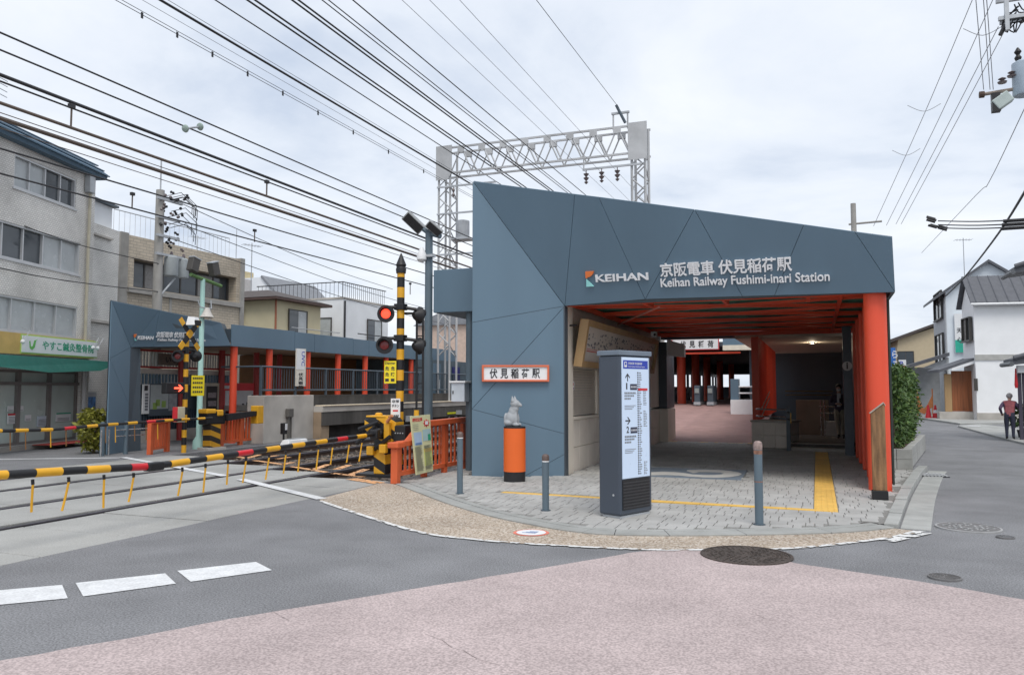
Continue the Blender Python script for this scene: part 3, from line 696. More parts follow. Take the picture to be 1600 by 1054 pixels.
for s0, s1, y0, y1 in ((.34, .36, 14.7, 16.4), (.39, .40, 14.7, 15.8), (.55, .57, 19.5, 20.6)): obj('route_line', fbox(y0, y1, s0, s1, .1, .103), redsign, fp)
obj('bracket', MB().box(-4.42, -4.2, 14.20, 14.23, 2.78, 2.81), black, FB)

# plaque on the pillar
PF = Fr(pD, (pC-pD)); 
def pa(px, py):
    v = oP(px, py, pD+nP*.06, nP)-PF.o; return v.dot(PF.u), v.z
(a0, b1_), (a1, _), (_, b0) = pa(753, 570), pa(858, 569), pa(753, 596)
PQ = thing('station_plaque', 'white nameplate with vermilion frame and black brush lettering on the grey pillar', 'sign', PF.p((a0+a1)/2, b0, .02))
obj('backing', MB().fb(PF, a0+.01, a1-.01, b0+.01, b1_-.01, .004, .055), white, PQ)
for x in ((a0, a1, b0, b0+.035), (a0, a1, b1_-.035, b1_), (a0, a0+.035, b0+.035, b1_-.035), (a1-.035, a1, b0+.035, b1_-.035)): obj('frame', MB().fb(PF, *x, .004, .08), M('plaque_frame', (.70, .16, .07), .45), PQ, bev=.004)
wd_ = a1-a0
for i, ch in enumerate('伏見稲荷駅'): ftext(PF, ch, a0+wd_*(.115+.158*i), b0+.06, wd_*.115, (b1_-b0)-.125, .056, 'lettering', ink, PQ, .004, .02)

# fox statue on its pedestal
pc = Vector((-4.87, 12.68, 0))
PD = thing('pedestal', 'orange cylinder pedestal with black foot in front of the grey pillar', 'pedestal', pc)
obj('foot', MB().lathe(pc, [(.185, 0), (.185, .19)], 36), black, PD, smooth=True)
obj('drum', MB().lathe(pc, [(.19, .19), (.19, .925)], 40), ped_o, PD, smooth=True)
obj('top_disc', MB().lathe(pc, [(.188, .925), (.188, .95), (.18, .955), (.001, .955)], 36), black, PD, smooth=True)
fm = MB(); b = pc+Z3*.955+Vector((-.03, 0, 0))
for c, r in (((-.02, 0, .13), (.115, .105, .14)), ((.005, 0, .24), (.085, .08, .115)), ((.03, 0, .30), (.075, .072, .08)), ((-.06, 0, .06), (.10, .125, .075)), ((.075, -.055, .03), (.065, .03, .03)), ((.075, .055, .03), (.065, .03, .03)), ((.06, -.04, .12), (.045, .035, .12)), ((.06, .04, .12), (.045, .035, .12)), ((.04, 0, .385), (.085, .085, .074)), ((-.13, 0, .12), (.035, .06, .11))): fm.ball(b+Vector(c), *r, 14, 10)
fm.tube([b+Vector((.07, 0, .388)), b+Vector((.165, 0, .350))], [.062, .018], 12)
for sgn in (-1, 1): fm.tube([b+Vector((.02, sgn*.05, .43)), b+Vector((.008, sgn*.062, .525))], [.042, .006], 8)
FX = obj('fox_statue', fm, stone, None, origin=pc+Z3*.955, fix=False); tag(FX, 'small grey stone fox statue sitting on the orange pedestal', 'statue')
rm = FX.modifiers.new('remesh', 'REMESH'); rm.mode = 'VOXEL'; rm.voxel_size = .009; rm.use_smooth_shade = True
sm_ = FX.modifiers.new('smooth', 'SMOOTH'); sm_.iterations = 4

# information pylon
KF = Fr((-2.26, 9.46), (.30, .66)); KW = .66; KT = .33
KI = thing('information_pylon', 'tall dark grey information pylon with a lit white line map on the plaza', 'information pylon', KF.p(KW/2, 0, -KT/2))
pyl = M('pylon_grey', (.055, .07, .095), .4, .05, 2); 
obj('plinth', MB().fb(KF, .03, KW-.02, 0, .05, -KT+.03, -.02), galv, KI, bev=.006)
obj('body', MB().fb(KF, 0, KW, .055, 2.01, -KT, 0), pyl, KI, bev=.025)
obj('cap', MB().fb(KF, -.012, KW+.012, 2.012, 2.075, -KT-.012, .012), M('pylon_cap', (.16, .20, .25), .4), KI, bev=.01)
pn = obj('map_panel', MB().fb(KF, .045, KW-.06, .50, 1.99, .0, .012), M('pylon_panel', (.55, .66, .82), .35, .01, emit=.12), KI, bev=.002)
obj('grille', MB().fb(KF, .045, KW-.06, .12, .485, .0, .008), black, KI)
for k in range(9): obj('grille_bar', MB().fb(KF, .05, KW-.065, .135+k*.038, .15+k*.038, .008, .014), M('grille_bar', (.035, .035, .04), .4), KI)
PWid = KW-.105
def kp(a0, a1, b0, b1_, mat, name='print', c=.0125): return obj(name, MB().fb(KF, .045+a0*PWid, .045+a1*PWid, .50+b0*1.49, .50+b1_*1.49, c, c+.0015), mat, pn)
kp(.04, .96, .905, .975, bluesign, 'header')
ftext(KF, '京阪電車 伏見稲荷駅', .045+.22*PWid, .50+.940*1.49, .52*PWid, .03, .0145, 'lettering', white, pn, .001)
ftext(KF, 'Keihan Railway Fushimi-inari Station', .045+.22*PWid, .50+.916*1.49, .62*PWid, .018, .0145, 'lettering', white, pn, .001)
kp(.08, .17, .918, .962, white, 'train_symbol', .0145); kp(.10, .15, .935, .955, bluesign, 'train_symbol', .0165)
for b_, num, ar in ((.80, '1', 'up'), (.44, '2', 'right')):
    A0 = .045+.07*PWid; cx = A0+.07; cz = .50+b_*1.49
    if ar == 'up': m = MB().fb(KF, cx-.008, cx+.008, cz, cz+.09, .0125, .014); hd = [(cx-.045, cz+.055), (cx, cz+.10), (cx+.045, cz+.055), (cx+.045, cz+.035), (cx, cz+.078), (cx-.045, cz+.035)]
    else: m = MB().fb(KF, cx-.05, cx+.04, cz+.042, cz+.058, .0125, .014); hd = [(cx+.005, cz+.095), (cx+.05, cz+.05), (cx+.005, cz+.005), (cx-.015, cz+.005), (cx+.028, cz+.05), (cx-.015, cz+.095)]
    obj('arrow', m, ink, pn); obj('arrow', MB().prism([KF.p(x, z, .0125) for x, z in hd], KF.n*.0016), ink, pn)
    ftext(KF, num, cx-.03, cz-.10, .024 if num == '1' else .05, .08, .0125, 'lettering', ink, pn, .0015, .02)
    kp(.29, .54, b_-.072, b_-.022, M('print_navy', (.03, .035, .07), .5), 'exit_box')
    for g_ in range(4): kp(.31+g_*.055, .35+g_*.055, b_-.055, b_-.038, M('dim_print', (.45, .47, .52), .5), 'small_print', .0145)
    for r in range(3):
        for g_ in range((7, 6, 4)[r]): kp(.08+g_*.06, .125+g_*.06, b_-.104-r*.0235, b_-.09-r*.0235, inkgrey, 'small_print')
    for r in range(3): kp(.08, .08+(.40, .34, .28)[r], b_-.205-r*.014, b_-.20-r*.014, inkgrey, 'small_print')
kp(.08, .52, .695, .697, inkgrey, 'rule'); kp(.08, .52, .335, .337, inkgrey, 'rule')
for k in range(46): kp(.555, .60, .025+k*.0187, .036+k*.0187, ink, 'station_dot')
m = MB()
for k in range(46):
    l = rr.uniform(.03, .10); m.fb(KF, .045+.62*PWid, .045+(.62+l)*PWid, .50+(.025+k*.0187)*1.49, .50+(.034+k*.0187)*1.49, .0125, .0135)
for a, b0, b1_ in ((.78, .02, .12), (.78, .42, .56), (.78, .60, .72)):
    k = b0
    while k < b1_: m.fb(KF, .045+a*PWid, .045+(a+.045)*PWid, .50+k*1.49, .50+(k+.008)*1.49, .0125, .0135); m.fb(KF, .045+(a+.06)*PWid, .045+(a+.06+rr.uniform(.02, .08))*PWid, .50+k*1.49, .50+(k+.006)*1.49, .0125, .0135); k += .014
obj('station_print', m, inkgrey, pn, fix=False, kind='stuff')
kp(.58, .94, .722, .742, redsign, 'here_bar'); obj('keyhole', MB().lathe(KF.p(.0, .30, -.10)-KF.u*.001, [(.014, 0), (.014, .006)], 12, -KF.u), galv, KI)

# bollards
def bollard(p, h, r, lab, cap, rusty=False, grp='grey bollards'):
    t = thing('bollard', lab, 'bollard', p, grp)
    obj('post', MB().lathe(p, [(r, 0), (r, h-.10)], 18), poleg, t, smooth=True)
    if cap: obj('white_band', MB().lathe(p, [(r*1.03, h-.10), (r*1.03, h-.085)], 18), white, t, smooth=True)
    obj('cap', MB().lathe(p, [(r*1.05, h-.085 if cap else h-.10), (r*1.05, h-.035), (r*.9, h-.012), (r*.5, h), (.001, h)], 18), M('bollard_brown', (.13, .09, .08), .5) if cap else M('bollard_rust', (.32, .24, .22), .7, .4, 20), t, smooth=True)
    if rusty:
        for z, q in ((h-.13, .022), (h-.47, .006)): obj('rust_band', MB().lathe(p, [(r*1.02, z-q), (r*1.02, z+q)], 18), M('rust_orange', (.30, .15, .10), .8, .4, 20), t, smooth=True)
    obj('foot_ring', MB().lathe(p, [(r*1.5, .018), (r*1.5, .028), (r, .032)], 18), dgrey, t)
bollard(Vector((-5.06, 10.87, 0)), .95, .045, 'grey bollard with brown cap and white band beside the orange guard fence', True)
bollard(Vector((-3.32, 9.77, 0)), .75, .045, 'short grey bollard with brown cap between pedestal and information pylon', True)
bollard(Vector((-.66, 9.67, 0)), .99, .048, 'rust stained grey bollard right of the information pylon', False, True)

# leaning wooden board
WF = Fr((.71, 12.42), (1, .05))
WP = thing('wooden_post', 'weathered wooden board standing upright in a black shoe by the red column', 'wooden post', WF.p(.1, 0, -.05))
obj('shoe', MB().fb(WF, -.005, .205, .02, .15, -.12, .01), black, WP, bev=.006)
obj('board', MB().prism([WF.p(.01, .15, -.01), WF.p(.195, .15, -.01), WF.p(.195, 1.355, -.01), WF.p(.178, 1.39, -.01), WF.p(.01, 1.25, -.01)], -WF.n*.09), woodpost_m, WP, bev=.008)
obj('weathered_edge', MB().prism([WF.p(-.002, 1.243, 0), WF.p(.178, 1.392, 0), WF.p(.197, 1.355, 0), WF.p(.206, 1.36, 0), WF.p(.180, 1.406, 0), WF.p(-.010, 1.25, 0)], -WF.n*.105), M('grey_driftwood', (.40, .36, .31), .8, .2, 10), WP)
# round sign on the grey post, camera and hanging light box inside
RS = thing('round_sign', 'round white sign with dark figure on the grey post inside', 'sign', (.69, 20.36, 2.1)); 
obj('disc', MB().lathe((.69, 20.375, 2.14), [(.11, 0), (.11, .02)], 24, (0, -1, 0)), M('dim_white', (.55, .56, .56), .5), RS); obj('symbol', MB().box(.675, .705, 20.345, 20.352, 2.07, 2.19), ink, RS); obj('symbol', MB().lathe((.69, 20.354, 2.21), [(.018, 0), (.018, .006)], 10, (0, -1, 0)), ink, RS)
CM = thing('ceiling_camera', 'small white security camera under the red lattice near the fare board', 'camera', (-4.0, 21.6, 3.05)); c = oY(1022, 523, 20.5)
obj('housing', MB().box(c.x-.07, c.x+.07, 20.4, 20.6, c.z-.06, c.z+.08), white, CM, bev=.01); obj('lens', MB().lathe((c.x+.04, 20.4, c.z), [(.035, 0), (.035, .02)], 12, (0, -1, 0)), black, CM); obj('mount', MB().box(c.x-.02, c.x+.02, 20.48, 20.52, c.z+.08, 3.1), white, CM)
HS = thing('light_box', 'pale grey hanging box sign at the end of the ticket wall', 'sign', (-4.2, 23.4, 2.3)); c0, c1 = oY(1042, 533, 23.45), oY(1071, 558, 23.45)
obj('box', MB().hexa([(c0.x, 23.45, c1.z+.06), (c1.x, 23.2, c1.z), (c1.x, 23.5, c1.z), (c0.x, 23.75, c1.z+.06), (c0.x, 23.45, c0.z+.06), (c1.x, 23.2, c0.z-.12), (c1.x, 23.5, c0.z-.12), (c0.x, 23.75, c0.z+.06)]), white, HS, bev=.008)

# planter with hedge along the station's right flank
PL = thing('planter', 'grey block planter at the right side of the station entrance', 'planter', (1.5, 17.4, 0))
blk = M('planter_block', (.40, .40, .38), .85, .12, 5, .3, 60, stain=.2)
PFr = Fr((1.14, 17.15), (1, .10)); dd = Vector((.16, 1, 0)).normalized()
for r in range(2):
    for i in range(2): obj('block', MB().fb(PFr, i*.29+.003, i*.29+.287, .02+r*.2+.002, .02+r*.2+.198, -.14, 0), blk, PL, bev=.006)
PR = Fr(PFr.p(.58, 0, 0)-PFr.n*.145, (dd.x, dd.y))
for r in range(2):
    for i in range(14): obj('block', MB().fb(PR, i*.4+.003, i*.4+.397, .02+r*.2+.002, .02+r*.2+.198, -.14, 0), blk, PL, bev=.006)
obj('soil', MB().quad(PFr.p(.05, .38, -.1), PFr.p(.5, .38, -.1), PR.p(5.4, .38, -.1), PR.p(5.4, .38, -.9)), bark, PL)
def leaves(fn, n, s0, s1, rnd):
    m = MB()
    for _ in range(n):
        c = fn(rnd); s = rnd.uniform(s0, s1); d1 = Vector((rnd.gauss(0, 1), rnd.gauss(0, 1), rnd.gauss(-.3, .7))).normalized(); d2 = d1.orthogonal().normalized(); d2.rotate(Matrix.Rotation(rnd.random()*6.3, 3, d1))
        m.add([c, c+d1*s*.5+d2*s*.22, c+d1*s, c+d1*s*.5-d2*s*.22], [(0, 1, 2, 3)])
    return m
def hedge_pt(r):
    t = r.random(); base = Vector((1.42, 17.42, 0))+dd*(t*5.2); a = r.random()*6.28; q = r.random()**.35
    z = .42+r.random()*1.62; wd = .25*(1-.35*max(0, (z-1.6)/.5)**2)*(.75+.25*math.sin(z*9+t*20)+.12*math.sin(t*40))
    if z < .7: wd *= .55
    return base+Vector((math.cos(a)*q*wd, math.sin(a)*q*.30, z+math.sin(t*23)*.05))
HG = thing('hedge', 'dense green hedge growing in the planter beside the red column', 'hedge', (1.5, 17.5, .38))
obj('foliage', leaves(hedge_pt, 7600, .06, .13, random.Random(11)), leaf_m, HG, fix=False)
obj('young_leaves', leaves(lambda r: hedge_pt(r)+Vector((r.uniform(-.07, .07), r.uniform(-.07, .05), r.uniform(-.03, .12))), 1500, .06, .12, random.Random(12)), M('leaf_light', (.11, .17, .03), .6, .4, 9), HG, fix=False)
for k in range(9):
    b = Vector((1.42, 17.42, .36))+dd*(k*.6+.1); obj('stem', MB().tube([b, b+Vector((random.uniform(-.1, .1), 0, .8)), b+Vector((random.uniform(-.15, .15), .1, 1.4))], [.03, .02, .008], 6), bark, HG)

# ================================================================== LEVEL CROSSING, NEAR SIDE
def banded(parent, p, r, z0, z1, band, c_first, n=18):
    z = z0; k = 0
    while z < z1-.01:
        zz = min(z+band, z1); obj('band', MB().lathe(p, [(r, z), (r, zz)], n), (yellow, black)[(k+c_first) % 2], parent, smooth=True); z = zz; k += 1
def lamp(parent, c, d, lit, r=.165):
    c = Vector(c); d = Vector(d).normalized()
    lp = obj('lamp', MB().lathe(c, [(.05, -.14), (.09, -.10), (r*.8, -.03), (r, 0), (r, .012), (r*.55, .014)], 24, d), black, parent, smooth=True)
    obj('lens', MB().lathe(c, [(r*.55, .012), (r*.5, .03), (r*.3, .042), (.001, .046)], 20, d), M('lamp_red_lit', (.95, .045, .02), .3, .02, emit=2.2) if lit else M('lamp_red_dark', (.16, .02, .02), .2), lp, smooth=True)
    a = d.orthogonal(); up = (Z3-d*Z3.dot(d)).normalized(); rt = d.cross(up); m = MB(); n = 10
    A = [c+up*math.cos(t)*r*.72+rt*math.sin(t)*r*.72 for t in [math.pi*(-.55+1.1*i/n) for i in range(n+1)]]
    for i in range(n): m.quad(A[i]+d*.01, A[i+1]+d*.01, A[i+1]+d*.13*(1-.5*abs(i+1-n/2)/(n/2)), A[i]+d*.13*(1-.5*abs(i-n/2)/(n/2)))
    h = obj('hood', m, black, lp); so_ = h.modifiers.new('solid', 'SOLIDIFY'); so_.thickness = .006
    return lp
cs = Vector((-7.3, 13.0, 0)); tocam = Vector((.30, -1, 0))
CS = thing('crossing_signal', 'black and yellow striped crossing signal pole with one red lamp lit near the station', 'crossing signal', cs, 'crossing signals')
banded(CS, cs, .072, 0, 3.78, .195, 1)
obj('finial', MB().lathe(cs, [(.09, 3.78), (.10, 3.86), (.085, 3.90), (.10, 3.94), (.06, 4.04), (.012, 4.16), (.001, 4.17)], 16), black, CS, smooth=True)
for (px, py, lit) in ((603, 490, True), (601, 539, False)):
    c = oP(px, py, cs+tocam.normalized()*.16, tocam.normalized()); lamp(CS, c, tocam, lit)
    obj('crossarm', MB().tube([c+Vector((.02, .08, .13)), Vector((cs.x, cs.y, c.z+.14)), Vector((cs.x+.26, cs.y+.14, c.z+.10))], .032, 8), black, CS)
    obj('clamp', MB().box(cs.x-.10, cs.x+.10, cs.y-.09, cs.y+.09, c.z+.08, c.z+.20), black, CS, bev=.01)
    lamp(CS, Vector((cs.x+.26, cs.y+.26, c.z)), (.45, .9, 0), False)
for dx_ in (.24, .38): obj('ladder_rail', MB().tube([(cs.x, cs.y+.05, 3.02+dx_*.02), (cs.x+dx_*.7, cs.y+.18, 3.02+dx_*.02), (cs.x+dx_*.95, cs.y+.22, 2.9), (cs.x+dx_, cs.y+.22, 0)], .022, 8), black, CS, smooth=True)
for k in range(8): obj('ladder_rung', MB().tube([(cs.x+.235, cs.y+.22, .5+k*.3), (cs.x+.375, cs.y+.22, .5+k*.3)], .012, 6), black, CS)
# warning signs on that pole
SF = Fr(cs+Vector((-.17, -.12, 0)), (1, .25))
DS = thing('warning_sign', 'yellow danger sign with black characters on the near striped pole', 'sign', SF.p(0, 1.75, 0))
obj('plate', MB().fb(SF, -.09, .14, 1.70, 2.12, .0, .006), signyellow, DS); obj('side_plate', MB().fb(Fr(SF.p(-.09, 0, 0), (-.25, .6)), 0.0, .26, 1.69, 2.11, .0, .006), white, DS)
ftext(SF, 'Danger', -.075, 2.045, .20, .055, .007, 'lettering', ink, DS, .002, .02)
for i, ch in enumerate('危危危険'): ftext(SF, ch, -.07+.11*(i % 2), 1.95-.11*(i//2)-.01, .075, .075, .007, 'lettering', ink, DS, .002, .02)
for g_ in range(2): obj('small_print', MB().fb(SF, -.07+.11*g_, .0+.11*g_, 1.735, 1.79, .006, .008), ink, DS)
ES = thing('button_sign', 'small white emergency button sign low on the near striped pole', 'sign', SF.p(.2, 1.05, 0))
SE = Fr(cs+Vector((-.02, -.20, 0)), (1, .2)); obj('plate', MB().fb(SE, -.05, .13, 1.07, 1.42, 0, .006), white, ES)
for i, tx in enumerate(('非常', 'ボタン')): ftext(SE, tx, -.03, 1.34-i*.08, .14, .055, .007, 'lettering', ink, ES, .002, .02)
obj('red_bar', MB().fb(SE, -.01, .09, 1.18, 1.21, .006, .008), redsign, ES)
for g_ in range(4): obj('small_print', MB().fb(SE, -.03+g_*.036, -.004+g_*.036, 1.09, 1.12, .006, .008), ink, ES)

# near barrier machine and boom
def boom(root, pts, r0, r1, seg, reds):
    P = [Vector(p) for p in pts]; dist = [0]
    for i in range(1, len(P)): dist.append(dist[-1]+(P[i]-P[i-1]).length)
    def at_(s):
        for i in range(1, len(P)):
            if s <= dist[i]: return P[i-1]+(P[i]-P[i-1])*((s-dist[i-1])/(dist[i]-dist[i-1]))
        return P[-1]
    s = 0; k = 0
    while s < dist[-1]-.02:
        e_ = min(s+seg, dist[-1]); mat = black if k % 2 == 0 else (M('boom_red', (.60, .02, .03), .4) if (k//2) in reds else yellow)
        rr_ = r0+(r1-r0)*s/dist[-1]; obj('boom_section', MB().tube([at_(s), at_(e_)], rr_*(1.0 if k % 2 == 0 else 1.06), 14), mat, root, smooth=True); s = e_; k += 1
mb_ = Vector((-7.42, 12.62, 0)); MF = Fr(mb_+Vector((-.13, -.12, 0)), (1, 0))
stripe_n = striped('barrier_stripes', (.015, .015, .017), (.78, .40, .02), (.5, 0, .87), .30)
BM = thing('crossing_barrier', 'black and yellow barrier machine with its lowered striped boom across the near lane', 'crossing barrier', mb_, 'crossing barriers')
obj('base', MB().fb(MF, -.35, .42, 0, .06, -.35, .06), black, BM, bev=.01); obj('pedestal', MB().fb(MF, .0, .24, .06, .62, -.22, 0), stripe_n, BM, bev=.012)
obj('machine_box', MB().prism([MF.p(*q, -.05) for q in ((-.24, .86), (-.24, 1.04), (.30, 1.10), (.42, 1.0), (.42, .70), (.26, .56), (-.02, .56), (-.05, .70))], -MF.n*.32), stripe_n, BM, bev=.02); obj('lid', MB().fb(MF, -.20, .22, 1.075, 1.11, -.36, -.04), yellow, BM, bev=.012)
for q in (((-.34, .60), (.06, .92)), ((-.30, .86), (.12, 1.0)), ((.02, .50), (.36, .74))):
    obj('link_bar', MB().tube([MF.p(*q[0], .03), MF.p(*q[1], .03)], .04, 6), black, BM)
obj('front_plate', MB().fb(MF, .22, .34, .66, 1.0, -.05, .04), yellow, BM, bev=.02); obj('control_box', MB().fb(MF, .38, .62, .62, .94, -.35, -.05), black, BM, bev=.02)
for k in range(4): obj('bolt', MB().lathe(MF.p(.42+.05*k, .80, -.05), [(.012, 0), (.012, .01)], 8, MF.n), galv, BM)
obj('lid_knob', MB().lathe(MF.p(-.02, 1.09, -.2), [(.07, 0), (.07, .05), (.04, .07), (.001, .07)], 14), yellow, BM, smooth=True)
obj('pivot', MB().lathe(MF.p(.12, .80, -.02), [(.09, 0), (.09, .10), (.05, .14), (.001, .14)], 18, (0, -1, 0)), black, BM, smooth=True)
obj('boom_arm', MB().hexa([(-7.52, 12.3, .70), (-7.36, 12.3, .70), (-7.36, 12.95, .66), (-7.52, 12.95, .66), (-7.52, 12.3, .86), (-7.36, 12.3, .86), (-7.36, 12.95, .92), (-7.52, 12.95, .92)]), black, BM, bev=.02)
for a, b in ((-.10, .40), (.16, .44)): obj('cable_box', MB().fb(MF, a, a+.14, b, b+.16, .0, .10), yellow, BM, bev=.015)
obj('counterweight', MB().box(-7.30, -6.95, 12.8, 13.1, .55, .92), black, BM, bev=.02); obj('latch', MB().cyl((-7.25, 12.45, 1.0), (-7.12, 12.40, 1.12), .03, n=10), M('copper_part', (.5, .2, .1), .5), BM)
boom(BM, [(-7.45, 12.35, .78), (-7.45, 10.7, .75), (-7.45, 8.9, .71), (-7.45, 7.35, .67), (-7.45, 6.1, .73), (-7.45, 5.39, .76), (-7.45, 2.0, .90)], .034, .048, .30, {1, 5, 8, 12, 15, 18})
obj('boom_joint', MB().box(-7.51, -7.39, 7.18, 7.42, .62, .72), black, BM, bev=.02)
def boomz(y):
    T_ = ((2.0, .90), (5.39, .76), (6.1, .73), (7.35, .67), (8.9, .71), (10.7, .75), (12.35, .78))
    for (a, b), (c, d_) in zip(T_, T_[1:]):
        if a <= y <= c: return b+(d_-b)*(y-a)/(c-a)
    return .78
for i, px in enumerate((52, 108, 163, 209, 285, 321, 356, 384, 420, 446, 468, 497, 519, 545, 565)):
    p = oX(px, 722, -7.45); ti = random.Random(i).uniform(-.06, .03); z0 = boomz(p.y)-.035; ln = .36+.02*(i % 3)
    obj('hanging_rod', MB().tube([(-7.45, p.y, z0-.03), (-7.45, p.y+.005, z0-.08)], .016, 8), black, BM); obj('hanging_rod', MB().tube([(-7.45, p.y+.005, z0-.08), (-7.46, p.y+ti*.5, z0-.25), (-7.47, p.y+ti, z0-ln)], .012, 8), yellow, BM, smooth=True)
# orange guard fence with the notice board
GF = thing('guard_fence', 'orange slatted guard fence with stepped top rail beside the station', 'guard fence', (-6.62, 12.9, 0), 'orange guard fences')
GFr = Fr((-6.60, 11.68), (.035, 1))
def gtop(a): return .62 if a < .45 else (.62+(a-.45)/.5*.30 if a < .95 else .92)
obj('end_post', MB().fb(GFr, 0, .12, 0, .60, -.13, .0), fence_o, GF, bev=.012); obj('end_cap', MB().fb(GFr, -.05, .20, .60, .70, -.17, .04), fence_o, GF, bev=.02)
obj('top_rail', MB().prism([GFr.p(*p, .03) for p in ((.15, .62), (.45, .62), (.95, .92), (2.65, .94), (2.65, 1.04), (.93, 1.02), (.42, .71), (.15, .71))], -GFr.n*.15), fence_o, GF, bev=.01)
obj('bottom_rail', MB().fb(GFr, .12, 2.65, .12, .20, -.11, -.03), fence_o, GF, bev=.006)
for k in range(16):
    a = .20+k*.155; wide = k in (5, 10, 15); obj('slat', MB().fb(GFr, a, a+(.11 if wide else .055), .02 if wide else .20, gtop(a), -.085 if not wide else -.11, -.06 if not wide else -.03), fence_o, GF, bev=.004)
NB = thing('notice_board', 'tall pale yellow notice board with red heading leaning on the orange guard fence', 'notice board', GFr.p(1.0, .05, .05))
qd = [oX(*p, -6.50) for p in ((650, 742), (677, 735), (672, 647), (641, 650))]
nbm = M('notice_cream', (.72, .70, .42), .5, .04); obj('board', MB().prism(qd, (-.012, 0, 0)), nbm, NB, bev=.004)
def nq(s, t): return qd[0].lerp(qd[1], s).lerp(qd[3].lerp(qd[2], s), t)+Vector((.002, 0, 0))
npc = [0]
def npatch(s0, s1, t0, t1, mat, name='print'):
    npc[0] += 1; return obj(name, MB().prism([nq(s0, t0), nq(s1, t0), nq(s1, t1), nq(s0, t1)], (.0015*npc[0], 0, 0)), mat, NB)
a, b = nq(.07, .90), nq(.56, .90); obj('lettering', text_mb('踏切注意', a, b-a, Z3, (b-a).length, .065, (1, 0, 0), .003, .02), redsign, NB, fix=False)
npatch(.08, .48, .50, .72, M('notice_blue', (.45, .58, .75), .5)); npatch(.54, .96, .55, .75, M('notice_map', (.42, .58, .60), .5)); npatch(.80, .95, .55, .66, greensign); npatch(.12, .44, .50, .54, M('notice_dblue', (.15, .25, .45), .5))
npatch(.54, .96, .12, .42, M('notice_green', (.60, .65, .20), .5)); npatch(.54, .96, .36, .42, M('notice_gold', (.75, .55, .12), .5))
st_ = []
for k in range(16): q = .11 if k % 2 else .17; ang = k*math.pi/8; st_.append(nq(.77+math.cos(ang)*q, .855+math.sin(ang)*q*.42))
obj('star_burst', MB().prism(st_, (.003, 0, 0)), redsign, NB); npatch(.70, .83, .83, .89, white)
m = MB()
for k in range(26):
    t0 = .06+k*.0165; l = rr.uniform(.25, .38); m.prism([nq(.08, t0), nq(.08+l, t0), nq(.08+l, t0+.0035), nq(.08, t0+.0035)], (.016, 0, 0)); m.prism([nq(.56, t0), nq(.56+l, t0), nq(.56+l, t0+.0035), nq(.56, t0+.0035)], (.016, 0, 0))
for k in range(4): m.prism([nq(.08, .76+k*.03), nq(.35, .76+k*.03), nq(.35, .767+k*.03), nq(.08, .767+k*.03)], (.003, 0, 0))
obj('small_print', m, M('faded_print', (.36, .36, .28), .6), NB, fix=False, kind='stuff'); obj('clip', MB().cyl(nq(.45, 1.0)+Vector((-.06, 0, -.05)), nq(.45, 1.0)+Vector((-.06, 0, .09)), .045, n=10), yellow, NB); obj('clip_strap', MB().box(-6.58, -6.52, 12.35, 12.45, .9, 1.0), yellow, NB)
# floodlight pole and cabinet
lp_ = Vector((-7.2, 13.95, 0))
FP = thing('floodlight_pole', 'grey blue pole with two tilted floodlights and a white camera behind the striped signal', 'lamp post', lp_)
obj('pole', MB().lathe(lp_, [(.095, 0), (.095, 2.2), (.08, 2.24), (.075, 4.72)], 18), poleg, FP, smooth=True)
obj('head_arm', MB().tube([lp_+Vector((-.38, 0, 5.0)), lp_+Vector((.0, 0, 4.72)), lp_+Vector((.26, 0, 4.64))], .05, 8), poleg, FP)
for c, s, rx in (((-.32, -.06, 4.95), .17, -.72), ((.13, -.03, 4.80), .13, -.78)):
    R_ = Matrix.Rotation(rx, 3, 'Y') @ Matrix.Rotation(.5, 3, 'X'); m = MB().box(-s*.62, s*.62, -.09, .09, -s*1.35, s*1.35); m.v = [lp_+Vector(c)+R_ @ v for v in m.v]; h = obj('floodlight', m, M('flood_grey', (.30, .31, .31), .5, metal=.3), FP, bev=.015)
    m = MB().box(-s*.5, s*.5, -.105, -.09, -s*1.2, s*1.2); m.v = [lp_+Vector(c)+R_ @ v for v in m.v]; obj('flood_glass', m, black, h)
obj('camera_housing', MB().lathe(lp_+Vector((-.10, -.12, 4.12)), [(.04, 0), (.10, .05), (.10, .14), (.03, .30)], 14), white, FP, smooth=True); obj('camera_bracket', MB().box(lp_.x-.10, lp_.x+.14, lp_.y-.13, lp_.y+.02, 4.22, 4.27), galv, FP)
UB = thing('meter_cabinet', 'small white metal cabinet mounted on the pole under the canopy', 'cabinet', (-6.43, 13.8, 1.3))
obj('case', MB().box(-6.58, -6.30, 13.72, 13.95, 1.35, 1.71), M('cabinet_blue_white', (.60, .66, .72), .5), UB, bev=.008); obj('roof', MB().box(-6.61, -6.27, 13.69, 13.97, 1.712, 1.75), white, UB, bev=.006); obj('latch', MB().box(-6.55, -6.53, 13.71, 13.72, 1.5, 1.56), black, UB)
